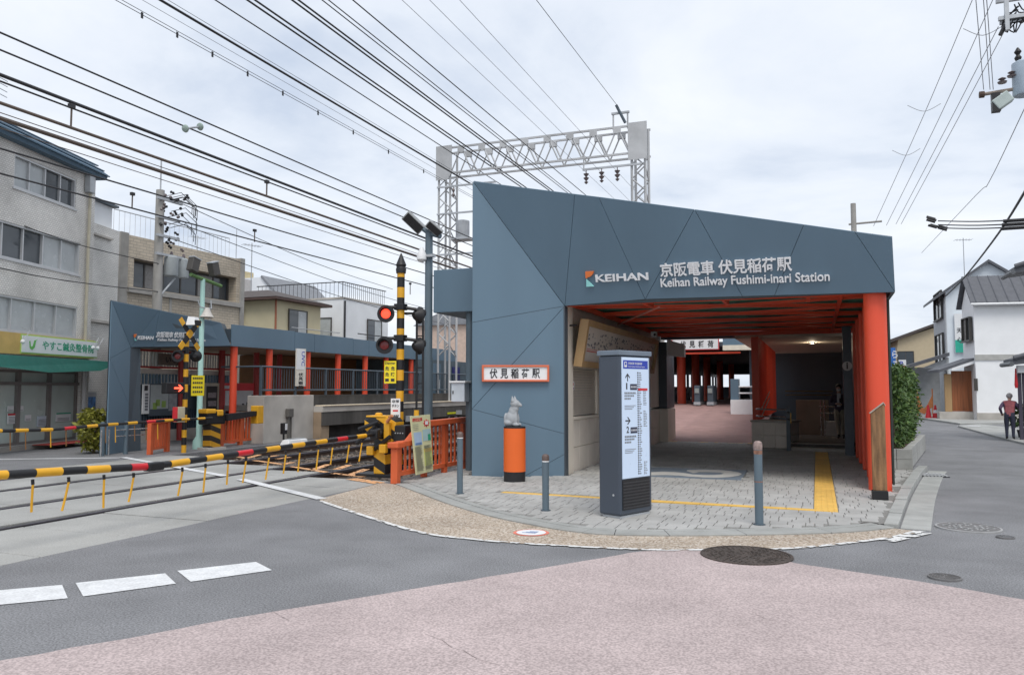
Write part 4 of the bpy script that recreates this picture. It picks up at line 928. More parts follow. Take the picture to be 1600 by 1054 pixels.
# ================================================================== FAR PLATFORM AND FAR ENTRANCE
PT = thing('far_platform', 'raised concrete platform with sooty face across the tracks', 'platform', (-15, 21, 0))
obj('end_wall', MB().box(-15.6, -15.0, 18.72, 21.15, 0, 1.40), conc, PT, bev=.015)
obj('deck', MB().box(-20.5, -14.66, 21.15, 75, .86, 1.04), conc, PT); obj('edge_coping', MB().box(-14.95, -14.62, 21.16, 75, 1.042, 1.075), conc_lt, PT, bev=.008)
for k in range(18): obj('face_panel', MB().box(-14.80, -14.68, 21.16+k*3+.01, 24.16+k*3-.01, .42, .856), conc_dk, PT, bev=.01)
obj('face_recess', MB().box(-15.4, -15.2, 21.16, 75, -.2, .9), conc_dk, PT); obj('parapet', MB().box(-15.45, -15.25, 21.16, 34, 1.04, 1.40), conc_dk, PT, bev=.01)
obj('stained_corner', MB().box(-15.2, -14.72, 21.152, 21.6, -.15, .86), M('rusty_concrete', (.34, .25, .17), .85, .2, 2, stain=.3), PT)
for z0, dz in ((.75, 0), ): obj('junction_box', MB().box(-14.99, -14.86, 19.7, 19.95, .74, 1.0), conc_dk, PT, bev=.02)
obj('pipe', MB().tube([(-14.93, 19.78, 0), (-14.93, 19.78, .75)], .035, 8), conc_dk, PT); obj('pipe', MB().tube([(-14.93, 19.9, 0), (-14.93, 19.9, .75)], .03, 8), conc_dk, PT)
obj('platform_sign', MB().box(-14.66, -14.64, 30.2, 31.0, .52, .60), M('yellow_green_sign', (.6, .6, .02), .5), PT); obj('junction_box', MB().box(-14.68, -14.58, 31.1, 31.5, .48, .66), galv, PT)
obj('junction_box', MB().box(-14.70, -14.60, 26.6, 27.0, .34, .56), galv, PT, bev=.01)
RL = thing('platform_railing', 'grey blue metal railing along the far platform', 'railing', (-15.1, 20, 1.4))
for z in (1.56, 2.25): obj('rail', MB().tube([(-15.15, 18.75, z), (-15.15, 33.5, z)], .028, 8), dgrey, RL)
obj('rail', MB().tube([(-15.15, 18.75, 2.25), (-16.6, 18.75, 2.25)], .028, 8), dgrey, RL)
for k in range(10): y = 18.75+k*1.63; obj('post', MB().box(-15.18, -15.12, y-.03, y+.03, 1.4, 2.25), dgrey, RL)
m = MB()
for k in range(120): y = 18.85+k*.122; m.box(-15.157, -15.143, y-.007, y+.007, 1.56, 2.25)
obj('balusters', m, dgrey, RL, kind='stuff', fix=False)
FE = thing('far_entrance', 'far station entrance with angular grey blue frame and vermilion columns beyond the tracks', 'station', (-16.3, 16, 0))
A2, B2, D2, C2 = Vector((-16.02, 14.28, 3.76)), Vector((-16.37, 15.18, 2.66)), Vector((-16.12, 14.33, 0)), Vector((-16.37, 15.18, 0)); E2, F2 = Vector((-16.0, 18.45, 2.85)), Vector((-16.0, 18.0, 3.50))
A2.x, A2.y = D2.x, D2.y
n2 = (B2-A2).cross(E2-A2).normalized(); n2 = n2 if n2.x > 0 else -n2; np2 = (D2-A2).cross(B2-A2).normalized(); np2 = np2 if np2.x > 0 else -np2
t2, b2 = A2.lerp(F2, .40), B2.lerp(E2, .20)
for pl in ([A2, t2, B2], [t2, b2, B2], [t2, F2, E2, b2]): clad_panel(pl, n2, FE, .03)
mL, mR = D2.lerp(A2, .62), C2.lerp(B2, .45)
for pl in ([A2, B2, mL], [mL, B2, mR], [mL, mR, C2, D2]): clad_panel(pl, np2, FE, .03)
obj('pillar_return', MB().prism([C2, B2, B2+Vector((-.12, .42, .02)), C2+Vector((.02, .40, 0))], (-.06, 0, 0)), clad_dk, FE)
obj('pillar_body', MB().prism([D2-np2*.05, C2-np2*.05, B2-np2*.05, A2-np2*.05], (-.55, .75, 0)), joint_m, FE); obj('fascia_body', MB().prism([A2-n2*.06, B2-n2*.06, E2-n2*.06, F2-n2*.06], (-.45, .75, 0)), joint_m, FE)
obj('roof', MB().hexa([(-18.9, 17.4, 2.80), (-16.5, 15.4, 2.72), (-16.12, 18.4, 2.88), (-18.9, 18.4, 2.88), (-18.9, 17.4, 2.98), (-16.6, 15.5, 2.98), (-16.2, 18.4, 3.1), (-18.9, 18.4, 3.1)]), M('soffit_brown', (.36, .27, .20), .7), FE)
f2 = lambda px, py: oP(px, py, A2, n2)+n2*.004
def fl2(px0, py0, px1, top, nm, body, bold=.02):
    a = f2(px0, py0); w_ = f2(px1, py0+(px1-px0)*.012)-a; t_ = f2(px0, top)-a; v_ = (t_-w_.normalized()*t_.dot(w_.normalized())).normalized(); obj(nm, text_mb(body, a, w_, v_, w_.length, t_.length, n2, .02, bold), letter, FE, fix=False)
fl2(243, 527, 302, 518, 'name_lettering', '京阪電車 伏見稲荷駅'); fl2(245, 533.5, 320, 528, 'name_lettering', 'Keihan Railway Fushimi-inari Station', .012); fl2(214, 530, 238.5, 524.5, 'logo_lettering', 'KEIHAN')
obj('logo_mark', MB().prism([f2(208.5, 522), f2(213, 521.5), f2(211, 526), f2(209, 527)], n2*.02), MT['logo_orange'], FE); obj('logo_mark', MB().prism([f2(209.5, 527.5), f2(213.5, 531.5), f2(210, 531.7)], n2*.02), MT['logo_teal'], FE)
CN = thing('far_canopy', 'long grey blue canopy over the far platform on vermilion columns', 'canopy', (-16, 26, 1))
y = 18.46
for w_ in (3.0, 1.1, 2.4, 1.1, 2.6, 2.6, 2.6):
    obj('fascia_panel', MB().box(-16.04, -16.0, y+.008, y+w_-.008, 2.85, 3.49-.006*(y-18.4)), clad, CN, bev=.005); y += w_
obj('soffit', MB().box(-20.5, -16.05, 18.46, y, 2.88, 2.96), MT['soffit_brown'], CN); obj('roof', MB().box(-20.5, -16.05, 18.46, y, 2.97, 3.36), clad_dk, CN)
for Y, zb in ((18.75, 0), (20.37, 1.05), (22.37, 1.05), (24.2, 1.05), (26.03, 1.05), (27.6, 1.05), (29.7, 1.05)): obj('column', MB().lathe((-16.15, Y, 0), [(.105, zb), (.105, 2.88)], 18), red, CN, smooth=True)
for px in (283, 346, 400, 436): p = oX(px, 600, -18.6); obj('rear_column', MB().lathe((-18.6, p.y, 0), [(.10, 0), (.10, 2.88)], 14), M('deep_red', (.36, .035, .03), .5), CN, smooth=True)
# screen with lattice behind the far entrance
SC = thing('platform_screen', 'screen of white bars and red rails with dark blue slats behind the far entrance', 'screen', (-18.75, 18, 0)); SX = Fr((-18.75, 16.9), (0, 1))
for b in (2.72, 2.22): obj('red_rail', MB().fb(SX, 0, 4.8, b, b+.06, -.05, .05), MT['deep_red'], SC)
m = MB()
for k in range(41): m.fb(SX, .05+k*.115, .10+k*.115, 2.28, 2.72, -.02, .02)
obj('white_bars', m, M('bar_white', (.55, .57, .56), .6), SC, kind='stuff', fix=False)
obj('pale_band', MB().fb(SX, 0, 4.8, 2.02, 2.2, -.06, -.02), M('pale_wall', (.55, .52, .47), .7), SC)
m = MB()
for k in range(36): m.fb(SX, .03+k*.13, .09+k*.13, 1.72, 2.05, -.03, .03)
obj('grey_bars', m, clad, SC, kind='stuff', fix=False); obj('back_panel', MB().fb(SX, 0, 4.8, .62, 1.72, -.12, -.06), clad_dk, SC)
m = MB()
for k in range(48): m.fb(SX, .02+k*.10, .08+k*.10, .35, .95, -.05, 0)
obj('blue_slats', m, M('navy_slats', (.04, .06, .085), .6), SC, kind='stuff', fix=False); obj('low_wall', MB().fb(SX, 0, 4.8, 0, .34, -.12, .1), conc, SC)
sb_ = obj('station_board', MB().fb(SX, 1.5, 2.7, 2.32, 2.68, .03, .07), M('board_brown', (.16, .13, .11), .6), SC); ftext(SX, 'いなり', 1.75, 2.40, .7, .2, .072, 'lettering', ink, sb_, .003, .03)
def board(px0, py0, px1, py1, X):
    a, b = oX(px0, py0, X), oX(px1, py1, X); return a.y-16.9, b.y-16.9, b.z, a.z
def sxb(parent, name, px0, py0, px1, py1, mat, c0, c1):
    a0, a1, b0, b1_ = board(px0, py0, px1, py1, -18.62); return obj(name, MB().fb(SX, a0, a1, b0, b1_, c0+.1, c1+.1), mat, parent)
MPb = thing('map_board', 'area map board with green patches behind the far grey pillar', 'notice board', (-18.6, 16.2, .9))
sxb(MPb, 'frame', 233, 599, 277, 648, dgrey, 0, .04); sxb(MPb, 'map', 235, 601, 262, 638, M('map_pale', (.42, .46, .46), .5, .12, 3), .04, .05); sxb(MPb, 'list', 264, 601, 275, 641, M('map_list', (.32, .34, .36), .5, .3, 8), .04, .05)
for px, py in ((238, 634), (243, 629), (252, 631)): sxb(MPb, 'park_patch', px, py-5, px+6, py+5, M('map_green', (.28, .42, .10), .6), .05, .056)
VS = thing('vertical_sign', 'narrow white vertical sign beside the area map', 'sign', (-18.6, 15.7, .9)); sxb(VS, 'plate', 223.5, 600, 232, 646, white, 0, .05); sxb(VS, 'symbol', 225, 602, 230, 610, ink, .05, .055)
a0, a1, b0, b1_ = board(226, 614, 230, 642, -18.62)
for i in range(6): obj('small_print', MB().fb(SX, a0, a1, b1_-(i+.8)*(b1_-b0)/6, b1_-i*(b1_-b0)/6, .15, .154), inkgrey, VS)
TB = thing('timetable_board', 'cream timetable board with two dark panels behind the mint pole', 'notice board', (-18.6, 18.5, .9)); sxb(TB, 'plate', 311, 598, 341, 644, M('board_cream', (.45, .42, .34), .6), 0, .05); sxb(TB, 'dark_panel', 322, 603, 338, 640, black, .05, .06)
for py in (613, 626): sxb(TB, 'print', 324, py, 336.5, py+8, M('timetable_print', (.28, .24, .25), .6, .4, 30), .06, .064)
RBd = thing('red_board', 'red and white notice board at the right of the far entrance', 'notice board', (-18.6, 20.5, .9)); sxb(RBd, 'plate', 349, 598, 397, 642, redsign, 0, .05); sxb(RBd, 'white_panel', 351, 610, 394, 640, M('board_white', (.55, .55, .56), .6, .05), .05, .06); sxb(RBd, 'white_panel', 350, 602, 368, 607, MT['board_white'], .05, .06)
for px, py in ((377, 630), (384, 628), (392, 616)): sxb(RBd, 'print', px, py, px+3, py+5, ink, .06, .064)
# platform rooms and vertical sign
PB = thing('platform_room', 'grey blue platform room with door under the far canopy', 'building', (-16.5, 31, 1.04))
obj('wall', MB().box(-19, -15.6, 29.9, 37, 1.04, 2.86), M('room_grey', (.09, .125, .15), .5), PB); obj('door', MB().box(-15.6, -15.56, 30.4, 31.4, 1.06, 2.7), clad, PB, bev=.01); obj('door_handle', MB().box(-15.56, -15.53, 31.2, 31.24, 1.6, 2.0), white, PB); obj('lamp', MB().box(-15.6, -15.45, 29.95, 30.15, 2.55, 2.75), white, PB)
obj('blue_screen', MB().box(-15.6, -15.57, 32.6, 33.4, 2.0, 2.6), M('dark_blue', (.02, .02, .16), .4), PB); obj('wood_wall', MB().box(-20.4, -19.0, 24, 37, 1.04, 2.86), M('brown_wall', (.20, .09, .03), .6), PB)
BN = thing('platform_name_sign', 'tall white vertical station sign on the far railing', 'sign', (-15.2, 20.5, 1.5)); BF = Fr((-15.10, 20.30), (.12, 1)); obj('plate', MB().fb(BF, 0, .42, 1.68, 2.85, 0, .04), M('sign_cream', (.72, .68, .60), .5), BN); 
for i, ch in enumerate('伏見稲荷'): ftext(BF, ch, .10, 2.12-.13*(i+1), .20, .105, .042, 'lettering', ink, BN, .003, .02)
obj('upper_panel', MB().fb(BF, .0, .34, 2.2, 2.84, .04, .046), white, BN)
obj('lettering', text_mb('UVC', BF.p(.22, 2.76, .047), -Z3, BF.u, .45, .14, BF.n, .002, .01), bluesign, BN, fix=False)

# ================================================================== LEVEL CROSSING, FAR SIDE
fs = Vector((-14.85, 15.5, 0))
FS = thing('crossing_signal', 'far crossing signal with crossed yellow and black arms before the far entrance', 'crossing signal', fs, 'crossing signals'); banded(FS, fs, .06, 0, 3.0, .19, 0)
for sg in (1, -1):
    for k in range(5):
        t0 = -.5+k*.2; d_ = Vector((.15, .55*sg, .62)).normalized(); d_.x = 0; d_.normalize(); a, b = fs+Vector((.09, 0, 2.98))+d_*t0, fs+Vector((.09, 0, 2.98))+d_*(t0+.195); w_ = Vector((0, -d_.z, d_.y))*.07
        obj('cross_arm', MB().prism([a+w_, b+w_, b-w_, a-w_], (.012+.012*sg, 0, 0)), (yellow, black)[k % 2], FS)
obj('speaker', MB().hexa([(-14.75, 15.35, 3.2), (-14.5, 15.38, 3.2), (-14.5, 15.62, 3.2), (-14.75, 15.65, 3.2), (-14.75, 15.42, 3.42), (-14.55, 15.44, 3.40), (-14.55, 15.56, 3.40), (-14.75, 15.58, 3.42)]), white, FS); obj('speaker_mouth', MB().box(-14.52, -14.495, 15.40, 15.60, 3.18, 3.32), black, FS)
for px, d_ in ((278, (.5, -1, 0)), (306, (-.5, .8, 0))):
    c = oX(px, 556, -14.85); lamp(FS, c, d_, False, .15); obj('crossarm', MB().tube([c+Vector((0, 0, .12)), (fs.x, fs.y, c.z+.17)], .03, 8), black, FS)
c = oX(270, 606, -14.8); obj('arrow_box', MB().box(-14.95, -14.78, c.y-.22, c.y+.38, c.z-.14, c.z+.14), black, FS, bev=.02); AF = Fr((-14.775, c.y+.02), (.3, 1))
obj('red_arrow', MB().prism([AF.p(x, c.z+z, 0) for x, z in ((.0, .02), (.16, .02), (.10, .085), (.14, .085), (.23, 0), (.14, -.085), (.10, -.085), (.16, -.02), (.0, -.02))], AF.n*.01), M('arrow_lit', (.95, .10, .05), .4, emit=2.0), FS)
FW = thing('warning_sign', 'yellow caution sign with black lines on the far crossing signal', 'sign', (-14.8, 15.7, 1.6)); WFr = Fr((-14.78, 15.62), (.2, 1)); obj('plate', MB().fb(WFr, 0, .38, 1.42, 1.94, 0, .006), signyellow, FW)
for i in range(4):
    for g_ in range(5): obj('small_print', MB().fb(WFr, .04+g_*.06, .085+g_*.06, 1.84-i*.115, 1.89-i*.115, .006, .008), ink, FW)
fm_ = Vector((-14.95, 16.55, 0)); FB2 = thing('crossing_barrier', 'far barrier machine with its lowered striped boom beside the orange gates', 'crossing barrier', fm_, 'crossing barriers'); MF2 = Fr(fm_+Vector((.1, -.14, 0)), (.1, 1))
obj('base', MB().fb(MF2, -.1, .5, 0, .06, -.35, .06), conc, FB2); obj('pedestal', MB().fb(MF2, .02, .36, .06, .70, -.3, 0), striped('far_barrier_stripes', (.03, .025, .02), (.55, .28, .02), (0, .35, .94), .26), FB2, bev=.015); obj('machine_box', MB().fb(MF2, -.10, .5, .66, 1.02, -.36, .02), black, FB2, bev=.04); obj('lid', MB().fb(MF2, -.16, .16, .95, 1.07, -.3, .04), yellow, FB2, bev=.03); obj('lid', MB().fb(MF2, .2, .40, .88, 1.04, -.1, .05), yellow, FB2, bev=.03)
obj('arm', MB().hexa([(-14.9, 16.9, .74), (-14.7, 16.9, .74), (-14.7, 18.2, .86), (-14.9, 18.2, .86), (-14.9, 16.9, .92), (-14.7, 16.9, .92), (-14.7, 18.2, .98), (-14.9, 18.2, .98)]), black, FB2)
obj('counterweight', MB().box(-14.92, -14.66, 18.05, 18.3, .62, 1.12), yellow, FB2, bev=.02)
boom(FB2, [(-14.7, 16.3, .84), (-14.7, 15.17, .84), (-14.7, 12.9, .80), (-14.7, 11.7, .76), (-14.7, 10.6, .79), (-14.7, 6, .95)], .03, .04, .27, {3, 7, 11, 15})
for i, px in enumerate((16, 40, 79, 103, 165, 180, 210, 228, 246)):
    p = oX(px, 670, -14.7); obj('hanging_rod', MB().tube([(-14.7, p.y, .76), (-14.7, p.y+.02, .40)], .011, 6), yellow if i % 3 == 2 else M('rod_rust', (.25, .11, .03), .6), FB2)
bx = thing('emergency_box', 'small cream emergency box with red stripe on the far signal', 'box', (-14.8, 15.3, .8)); c = oX(282, 648, -14.75); obj('case', MB().box(-14.85, -14.70, c.y-.13, c.y+.10, c.z-.18, c.z+.2), M('box_cream', (.55, .50, .36), .5), bx, bev=.01); obj('stripe', MB().box(-14.86, -14.71, c.y-.15, c.y-.135, c.z-.16, c.z+.2), redsign, bx)
mint = M('mint_paint', (.42, .66, .60), .5, .06, 3, stain=.1); mp_ = Vector((-15.4, 16.6, 0))
MP = thing('bell_pole', 'mint green pole with bell and two floodlights at the far crossing', 'lamp post', mp_)
obj('pole', MB().lathe(mp_, [(.16, 0), (.15, .22), (.075, .34), (.06, 4.55)], 16), mint, MP, smooth=True); obj('bell', MB().lathe(mp_+Vector((.12, .05, 3.52)), [(.19, 0), (.15, .05), (.10, .15), (.07, .24), (.001, .26)], 20), M('bell_white', (.55, .52, .48), .6, .1), MP, smooth=True); obj('bell_mouth', MB().lathe(mp_+Vector((.12, .05, 3.512)), [(.17, 0), (.17, .006)], 20), M('bell_rust', (.20, .15, .11), .8), MP)
obj('bracket', MB().tube([mp_+Vector((.05, -.22, 3.95)), mp_+Vector((.08, -.16, 3.78)), mp_+Vector((.12, .05, 3.76)), mp_+Vector((.08, .26, 3.78)), mp_+Vector((.05, .26, 4.0))], .018, 6), galv, MP)
obj('arm', MB().tube([mp_+Vector((0, -.45, 4.62)), mp_+Vector((0, .70, 4.45))], .05, 8), M('moss_green', (.12, .22, .08), .8), MP)
for dy_, ti in ((-.36, -.25), (.40, .3)):
    R_ = Matrix.Rotation(ti, 3, 'X'); m = MB().box(-.10, .10, -.13, .13, -.18, .18); m.v = [mp_+Vector((0, dy_, 4.88))+R_ @ v for v in m.v]; h = obj('floodlight', m, M('flood_dark', (.07, .065, .06), .5), MP, bev=.02); m = MB().box(-.09, .11, -.14, .14, .18, .21); m.v = [mp_+Vector((0, dy_, 4.88))+R_ @ v for v in m.v]; obj('flood_top', m, galv, h)
def gatefence(name, F, L_, h, lab, n_sl, posts):
    t = thing(name, lab, 'guard fence', F.p(L_/2, 0, 0), 'orange guard fences'); obj('top_rail', MB().fb(F, -.03, L_+.03, h-.09, h, -.09, .05), fence_o, t, bev=.01); obj('bottom_rail', MB().fb(F, 0, L_, .10, .17, -.06, 0), fence_o, t)
    for k in range(n_sl): a = L_*k/(n_sl-1)-.03; p_ = k in posts; obj('slat', MB().fb(F, a-(.03 if p_ else 0), a+(.10 if p_ else .05), .0 if p_ else .17, h-.09, -.08 if p_ else -.05, .02 if p_ else 0), fence_o, t, bev=.004)
    return t
gatefence('guard_fence', Fr((-15.15, 14.75), (-.35, .95)), .9, .84, 'small orange slatted gate left of the far barrier machine', 7, (0, 6))
gatefence('guard_fence', Fr((-15.25, 17.3), (-.12, 1)), 2.1, .86, 'long orange railing between the far barrier and the concrete platform wall', 15, (0, 6, 14))
for i, (p, lab) in enumerate(((gp(196, 709), 'grey post with chrome rails in front of the far grey pillar'), (gp(159, 712), 'grey post by the yellow green shrub'))):
    t = thing('handrail_post', lab, 'bollard', p); obj('post', MB().lathe(p, [(.055, 0), (.055, .80), (.001, .81)], 14), poleg, t, smooth=True)
    if i == 0:
        for z in (.45, .60): obj('chrome_rail', MB().tube([p+Vector((.03, -.35, z)), p+Vector((.03, .75, z))], .014, 8), hr, t)
    else:
        for dy_ in (-.12, .10): obj('chrome_post', MB().lathe(p+Vector((.1, dy_, 0)), [(.018, 0), (.018, .62), (.001, .63)], 8), hr, t)
sp_ = gp(146, 708); SH = thing('shrub', 'yellow green shrub left of the far grey pillar', 'shrub', sp_)
def shrub_pt(r):
    a = r.random()*6.28; q = r.random()**.5; z = r.random(); w_ = .45*(1-abs(z-.55)*.9)+.08*math.sin(a*3); return sp_+Vector((math.cos(a)*q*w_, math.sin(a)*q*w_*1.1, .12+z*.95))
obj('foliage', leaves(shrub_pt, 1300, .08, .18, random.Random(4)), leaf_y, SH, fix=False); obj('stem', MB().tube([sp_, sp_+Vector((.05, 0, .5)), sp_+Vector((.1, .1, .9))], [.04, .03, .01], 6), bark, SH)

# ================================================================== BUILDINGS AT LEFT
def window(parent, F, a0, a1, b0, b1_, n, fm, pm_, c=0.0, depth=.10, sill=True, fw=.05):
    fr_ = MB()
    for x in ((a0, a1, b0, b0+fw), (a0, a1, b1_-fw, b1_), (a0, a0+fw, b0+fw, b1_-fw), (a1-fw, a1, b0+fw, b1_-fw)): fr_.fb(F, *x, c-depth, c+.02)
    for k in range(1, n): x = a0+(a1-a0)*k/n; fr_.fb(F, x-fw*.45, x+fw*.45, b0+fw, b1_-fw, c-depth, c-.01)
    wo = obj('window', fr_, fm, parent)
    for k in range(n):
        xa, xb = a0+(a1-a0)*k/n+fw*.5, a0+(a1-a0)*(k+1)/n-fw*.5; mt = pm_[k % len(pm_)]
        obj('pane', MB().fb(F, xa, xb, b0+fw*.6, b1_-fw*.6, c-depth-.01, c-depth+.03-.012*(k % 2)), mt, wo)
    if sill: obj('sill', MB().fb(F, a0-.05, a1+.05, b0-.05, b0-.003, c-.05, c+.07), fm, wo)
    return wo
def facade(parent, name, F, L_, H_, T_, holes, mat, rev=.14, b0=0.0):
    xs = sorted({0, L_, *[h[0] for h in holes], *[h[1] for h in holes]}); zs = sorted({b0, H_, *[h[2] for h in holes], *[h[3] for h in holes]}); m = MB()
    for i in range(len(xs)-1):
        for j in range(len(zs)-1):
            cx, cz = (xs[i]+xs[i+1])/2, (zs[j]+zs[j+1])/2
            if any(h[0] < cx < h[1] and h[2] < cz < h[3] for h in holes): continue
            m.quad(F.p(xs[i], zs[j]), F.p(xs[i+1], zs[j]), F.p(xs[i+1], zs[j+1]), F.p(xs[i], zs[j+1]))
    for a0, a1, c0, c1 in holes:
        for q in (((a0, c0), (a1, c0)), ((a1, c0), (a1, c1)), ((a1, c1), (a0, c1)), ((a0, c1), (a0, c0))): m.quad(F.p(*q[0]), F.p(*q[1]), F.p(*q[1], -rev), F.p(*q[0], -rev))
    m.quad(F.p(0, b0), F.p(0, H_), F.p(0, H_, -T_), F.p(0, b0, -T_)); m.quad(F.p(L_, b0), F.p(L_, H_), F.p(L_, H_, -T_), F.p(L_, b0, -T_)); m.quad(F.p(0, H_), F.p(L_, H_), F.p(L_, H_, -T_), F.p(0, H_, -T_)); m.quad(F.p(0, b0, -T_), F.p(L_, b0, -T_), F.p(L_, H_, -T_), F.p(0, H_, -T_))
    return obj(name, m, mat, parent, fix=False)
P1 = Vector((-20.45, 17.45, 0)); u1 = Vector((-.30, .954, 0)).normalized(); B1 = Fr(P1-u1*9, (u1.x, u1.y))
def rc(px0, py0, px1, py1, F):
    a = oP(px0, py0, F.o, F.n)-F.o; b = oP(px1, py1, F.o, F.n)-F.o; return [a.dot(F.u), b.dot(F.u), b.z, a.z]
tile = bricktile('white_wall_tile', (.86, .845, .80), (.60, .58, .55), .10, .055, (u1.x, u1.y))
TB1 = thing('tiled_building', 'white tiled three storey building with a clinic on its ground floor', 'building', B1.p(5, 0, 0))
h1, h2, h3 = [[0, oP(x, b, B1.o, B1.n).__sub__(B1.o).dot(B1.u), oP(x, b, B1.o, B1.n).z, oP(x, t, B1.o, B1.n).z] for x, t, b in ((118, 280, 327), (124, 380, 430), (120, 479.5, 528))]; h1[0] = rc(23, 253, 118, 326, B1)[0]; h2[0] = h3[0] = 2.0; HG_ = [2.0, 8.6, .12, 2.10]
facade(TB1, 'wall', B1, 9, 8.0, 6, [h1, h2, h3, HG_], tile)
window(TB1, B1, *h1, 4, alu, [glass_c, glass_c, glass, glass], -.04); window(TB1, B1, *h2, 8, alu, [glass_c, glass, glass_c, glass_c, glass, glass, glass_c, glass_c], -.04); window(TB1, B1, *h3, 7, alu, [glass, glass, glass, glass_c, glass_c, glass_c, glass_c], -.04)
rfm = M('blue_grey_roof', (.07, .13, .19), .5, .08, 3)
obj('roof_edge', MB().prism([B1.p(-.2, 8.0, .25), B1.p(-.2, 8.16, .30), B1.p(-.2, 8.62, -.35), B1.p(-.2, 8.0, -1.0)], B1.u*9.35), rfm, TB1)
for b_, c_ in ((8.10, .30), (8.28, .12), (8.45, -.08)): obj('roof_rib', MB().fb(B1, -.2, 9.17, b_, b_+.03, c_, c_+.05), rfm, TB1)
obj('downpipe', MB().tube([B1.p(8.55, 7.9, .08), B1.p(8.62, 7.6, .08), B1.p(8.62, 2.75, .08)], .045, 8), M('pipe_cream', (.50, .46, .36), .6), TB1, smooth=True); obj('rain_head', MB().fb(B1, 8.42, 8.68, 7.455, 8.02, .02, .2), galv, TB1, bev=.02)
obj('set_back_wing', MB().fb(B1, 9.0, 11.3, 0, 6.85, -3, -.55), tile, TB1); obj('wing_ledge', MB().fb(B1, 9.0, 10.8, 6.45, 6.51, -.545, -.45), conc, TB1); obj('wing_ledge', MB().fb(B1, 9.0, 11.32, 3.7, 3.78, -.545, -.45), conc, TB1)
obj('stair_tower', MB().fb(B1, 9.05, 11.25, 6.86, 7.65, -3, -.8), offwhite, TB1); obj('tower_roof', MB().fb(B1, 9.0, 11.4, 7.66, 7.73, -3.1, -.65), dgrey, TB1)
obj('antenna', MB().tube([B1.p(6.0, 8.4, -1), B1.p(6.0, 10.2, -1)], .03, 6), galv, TB1)
for k in range(4): obj('antenna_rod', MB().tube([B1.p(5.6, 9.6+k*.15, -1), B1.p(6.4, 9.6+k*.15, -1)], .012, 5), galv, TB1)
# ground floor glazing
for k, (a, b) in enumerate(((2.0, 4.3), (4.3, 6.1), (6.1, 7.35), (7.35, 8.6))):
    window(TB1, B1, a, b, .12, 2.10, 2 if k < 2 else 1, M('shop_frame', (.22, .20, .19), .5), [glass_g, glass_g], -.10, .08, False, .07)
obj('transom', MB().fb(B1, 2.0, 8.6, 1.70, 1.78, -.14, -.03), MT['shop_frame'], TB1); obj('plinth', MB().fb(B1, 0, 9.0, 0, .11, -.2, .25), conc, TB1)
obj('door_mat', MB().fb(B1, 6.2, 8.0, .112, .125, .26, .9), M('red_mat', (.40, .06, .05), .9), TB1)
def poster(px0, py0, px1, py1, mat, lab, prints=()):
    a0, a1, b0, b1_ = rc(px0, py0, px1, py1, B1); t = thing('poster', lab, 'poster', B1.p((a0+a1)/2, b0, 0)); obj('sheet', MB().fb(B1, a0, a1, b0, b1_, -.135, -.115), mat, t)
    for (s0, s1, t0, t1, mm) in prints: obj('print', MB().fb(B1, a0+(a1-a0)*s0, a0+(a1-a0)*s1, b0+(b1_-b0)*t0, b0+(b1_-b0)*t1, -.115, -.112), mm, t)
ln_ = [(.1, .9, .1+.13*k, .15+.13*k, inkgrey) for k in range(5)]
poster(19, 646, 36, 661, white, 'white notice with red heading on the clinic window', ln_+[(0, 1, .82, 1, redsign)]); poster(46, 648, 55, 657, white, 'small plain white notice low on the clinic window', ln_[:3]); poster(65, 650, 82, 665, M('paper_blue', (.60, .68, .76), .6), 'pale blue notice on the clinic door', ln_); poster(94, 645, 116, 657, white, 'white notice with green top on the right clinic window', ln_[:3]+[(0, 1, .85, 1.0, greensign)])
poster(19, 634, 28, 642, white, 'small white notice high on the clinic window at left', ln_[:2]); poster(34, 634, 43, 642, white, 'small white notice high on the clinic window beside another', ln_[:2])
a0, a1, b0, b1_ = rc(-10, 540, 156, 570, B1); SG = thing('clinic_sign', 'white clinic sign with green Japanese lettering on a timber board', 'sign', B1.p(6, b0, .1)); a0 = 1.0; b0, b1_ = 2.50, 3.05
obj('timber_board', MB().fb(B1, a0, 9.05, b0, b1_, .02, .10), M('sign_timber', (.62, .42, .14), .6, .10, 3), SG); p0, p1, q0, q1 = rc(27, 542, 145, 567, B1); q0, q1 = 2.56, 3.0; obj('panel', MB().fb(B1, p0, p1, q0, q1, .10, .13), white, SG); obj('green_edge', MB().fb(B1, p0-.03, p1+.03, q0-.035, q1+.035, .10, .115), M('lime_edge', (.42, .62, .16), .5), SG)
ftext(B1, 'やすこ鍼灸整骨院', p0+.24*(p1-p0), q0+.10, .70*(p1-p0), .25, .131, 'lettering', greensign, SG, .006, .01); obj('emblem', MB().prism([B1.p(p0+.08*(p1-p0)+x, q0+z, .131) for x, z in ((0, .30), (.04, .31), (.07, .16), (.14, .17), (.20, .33), (.34, .37), (.27, .33), (.22, .14), (.12, .07), (.03, .12))], B1.n*.006), M('emblem_green', (.15, .50, .12), .5), SG)
for a in (p0-.15, 8.75, 8.98): obj('spot_lamp', MB().ball(B1.p(a, 2.82, .25), .06), white, SG); obj('spot_arm', MB().tube([B1.p(a, 2.82, .25), B1.p(a+.2, 3.12, .3), B1.p(a+.3, 3.2, .02)], .012, 5), galv, SG)
AW = thing('awning', 'dark green awning below the clinic sign', 'awning', B1.p(5, 2.1, 0)); am = M('awning_green', (.02, .15, .12), .7, .08, 3)
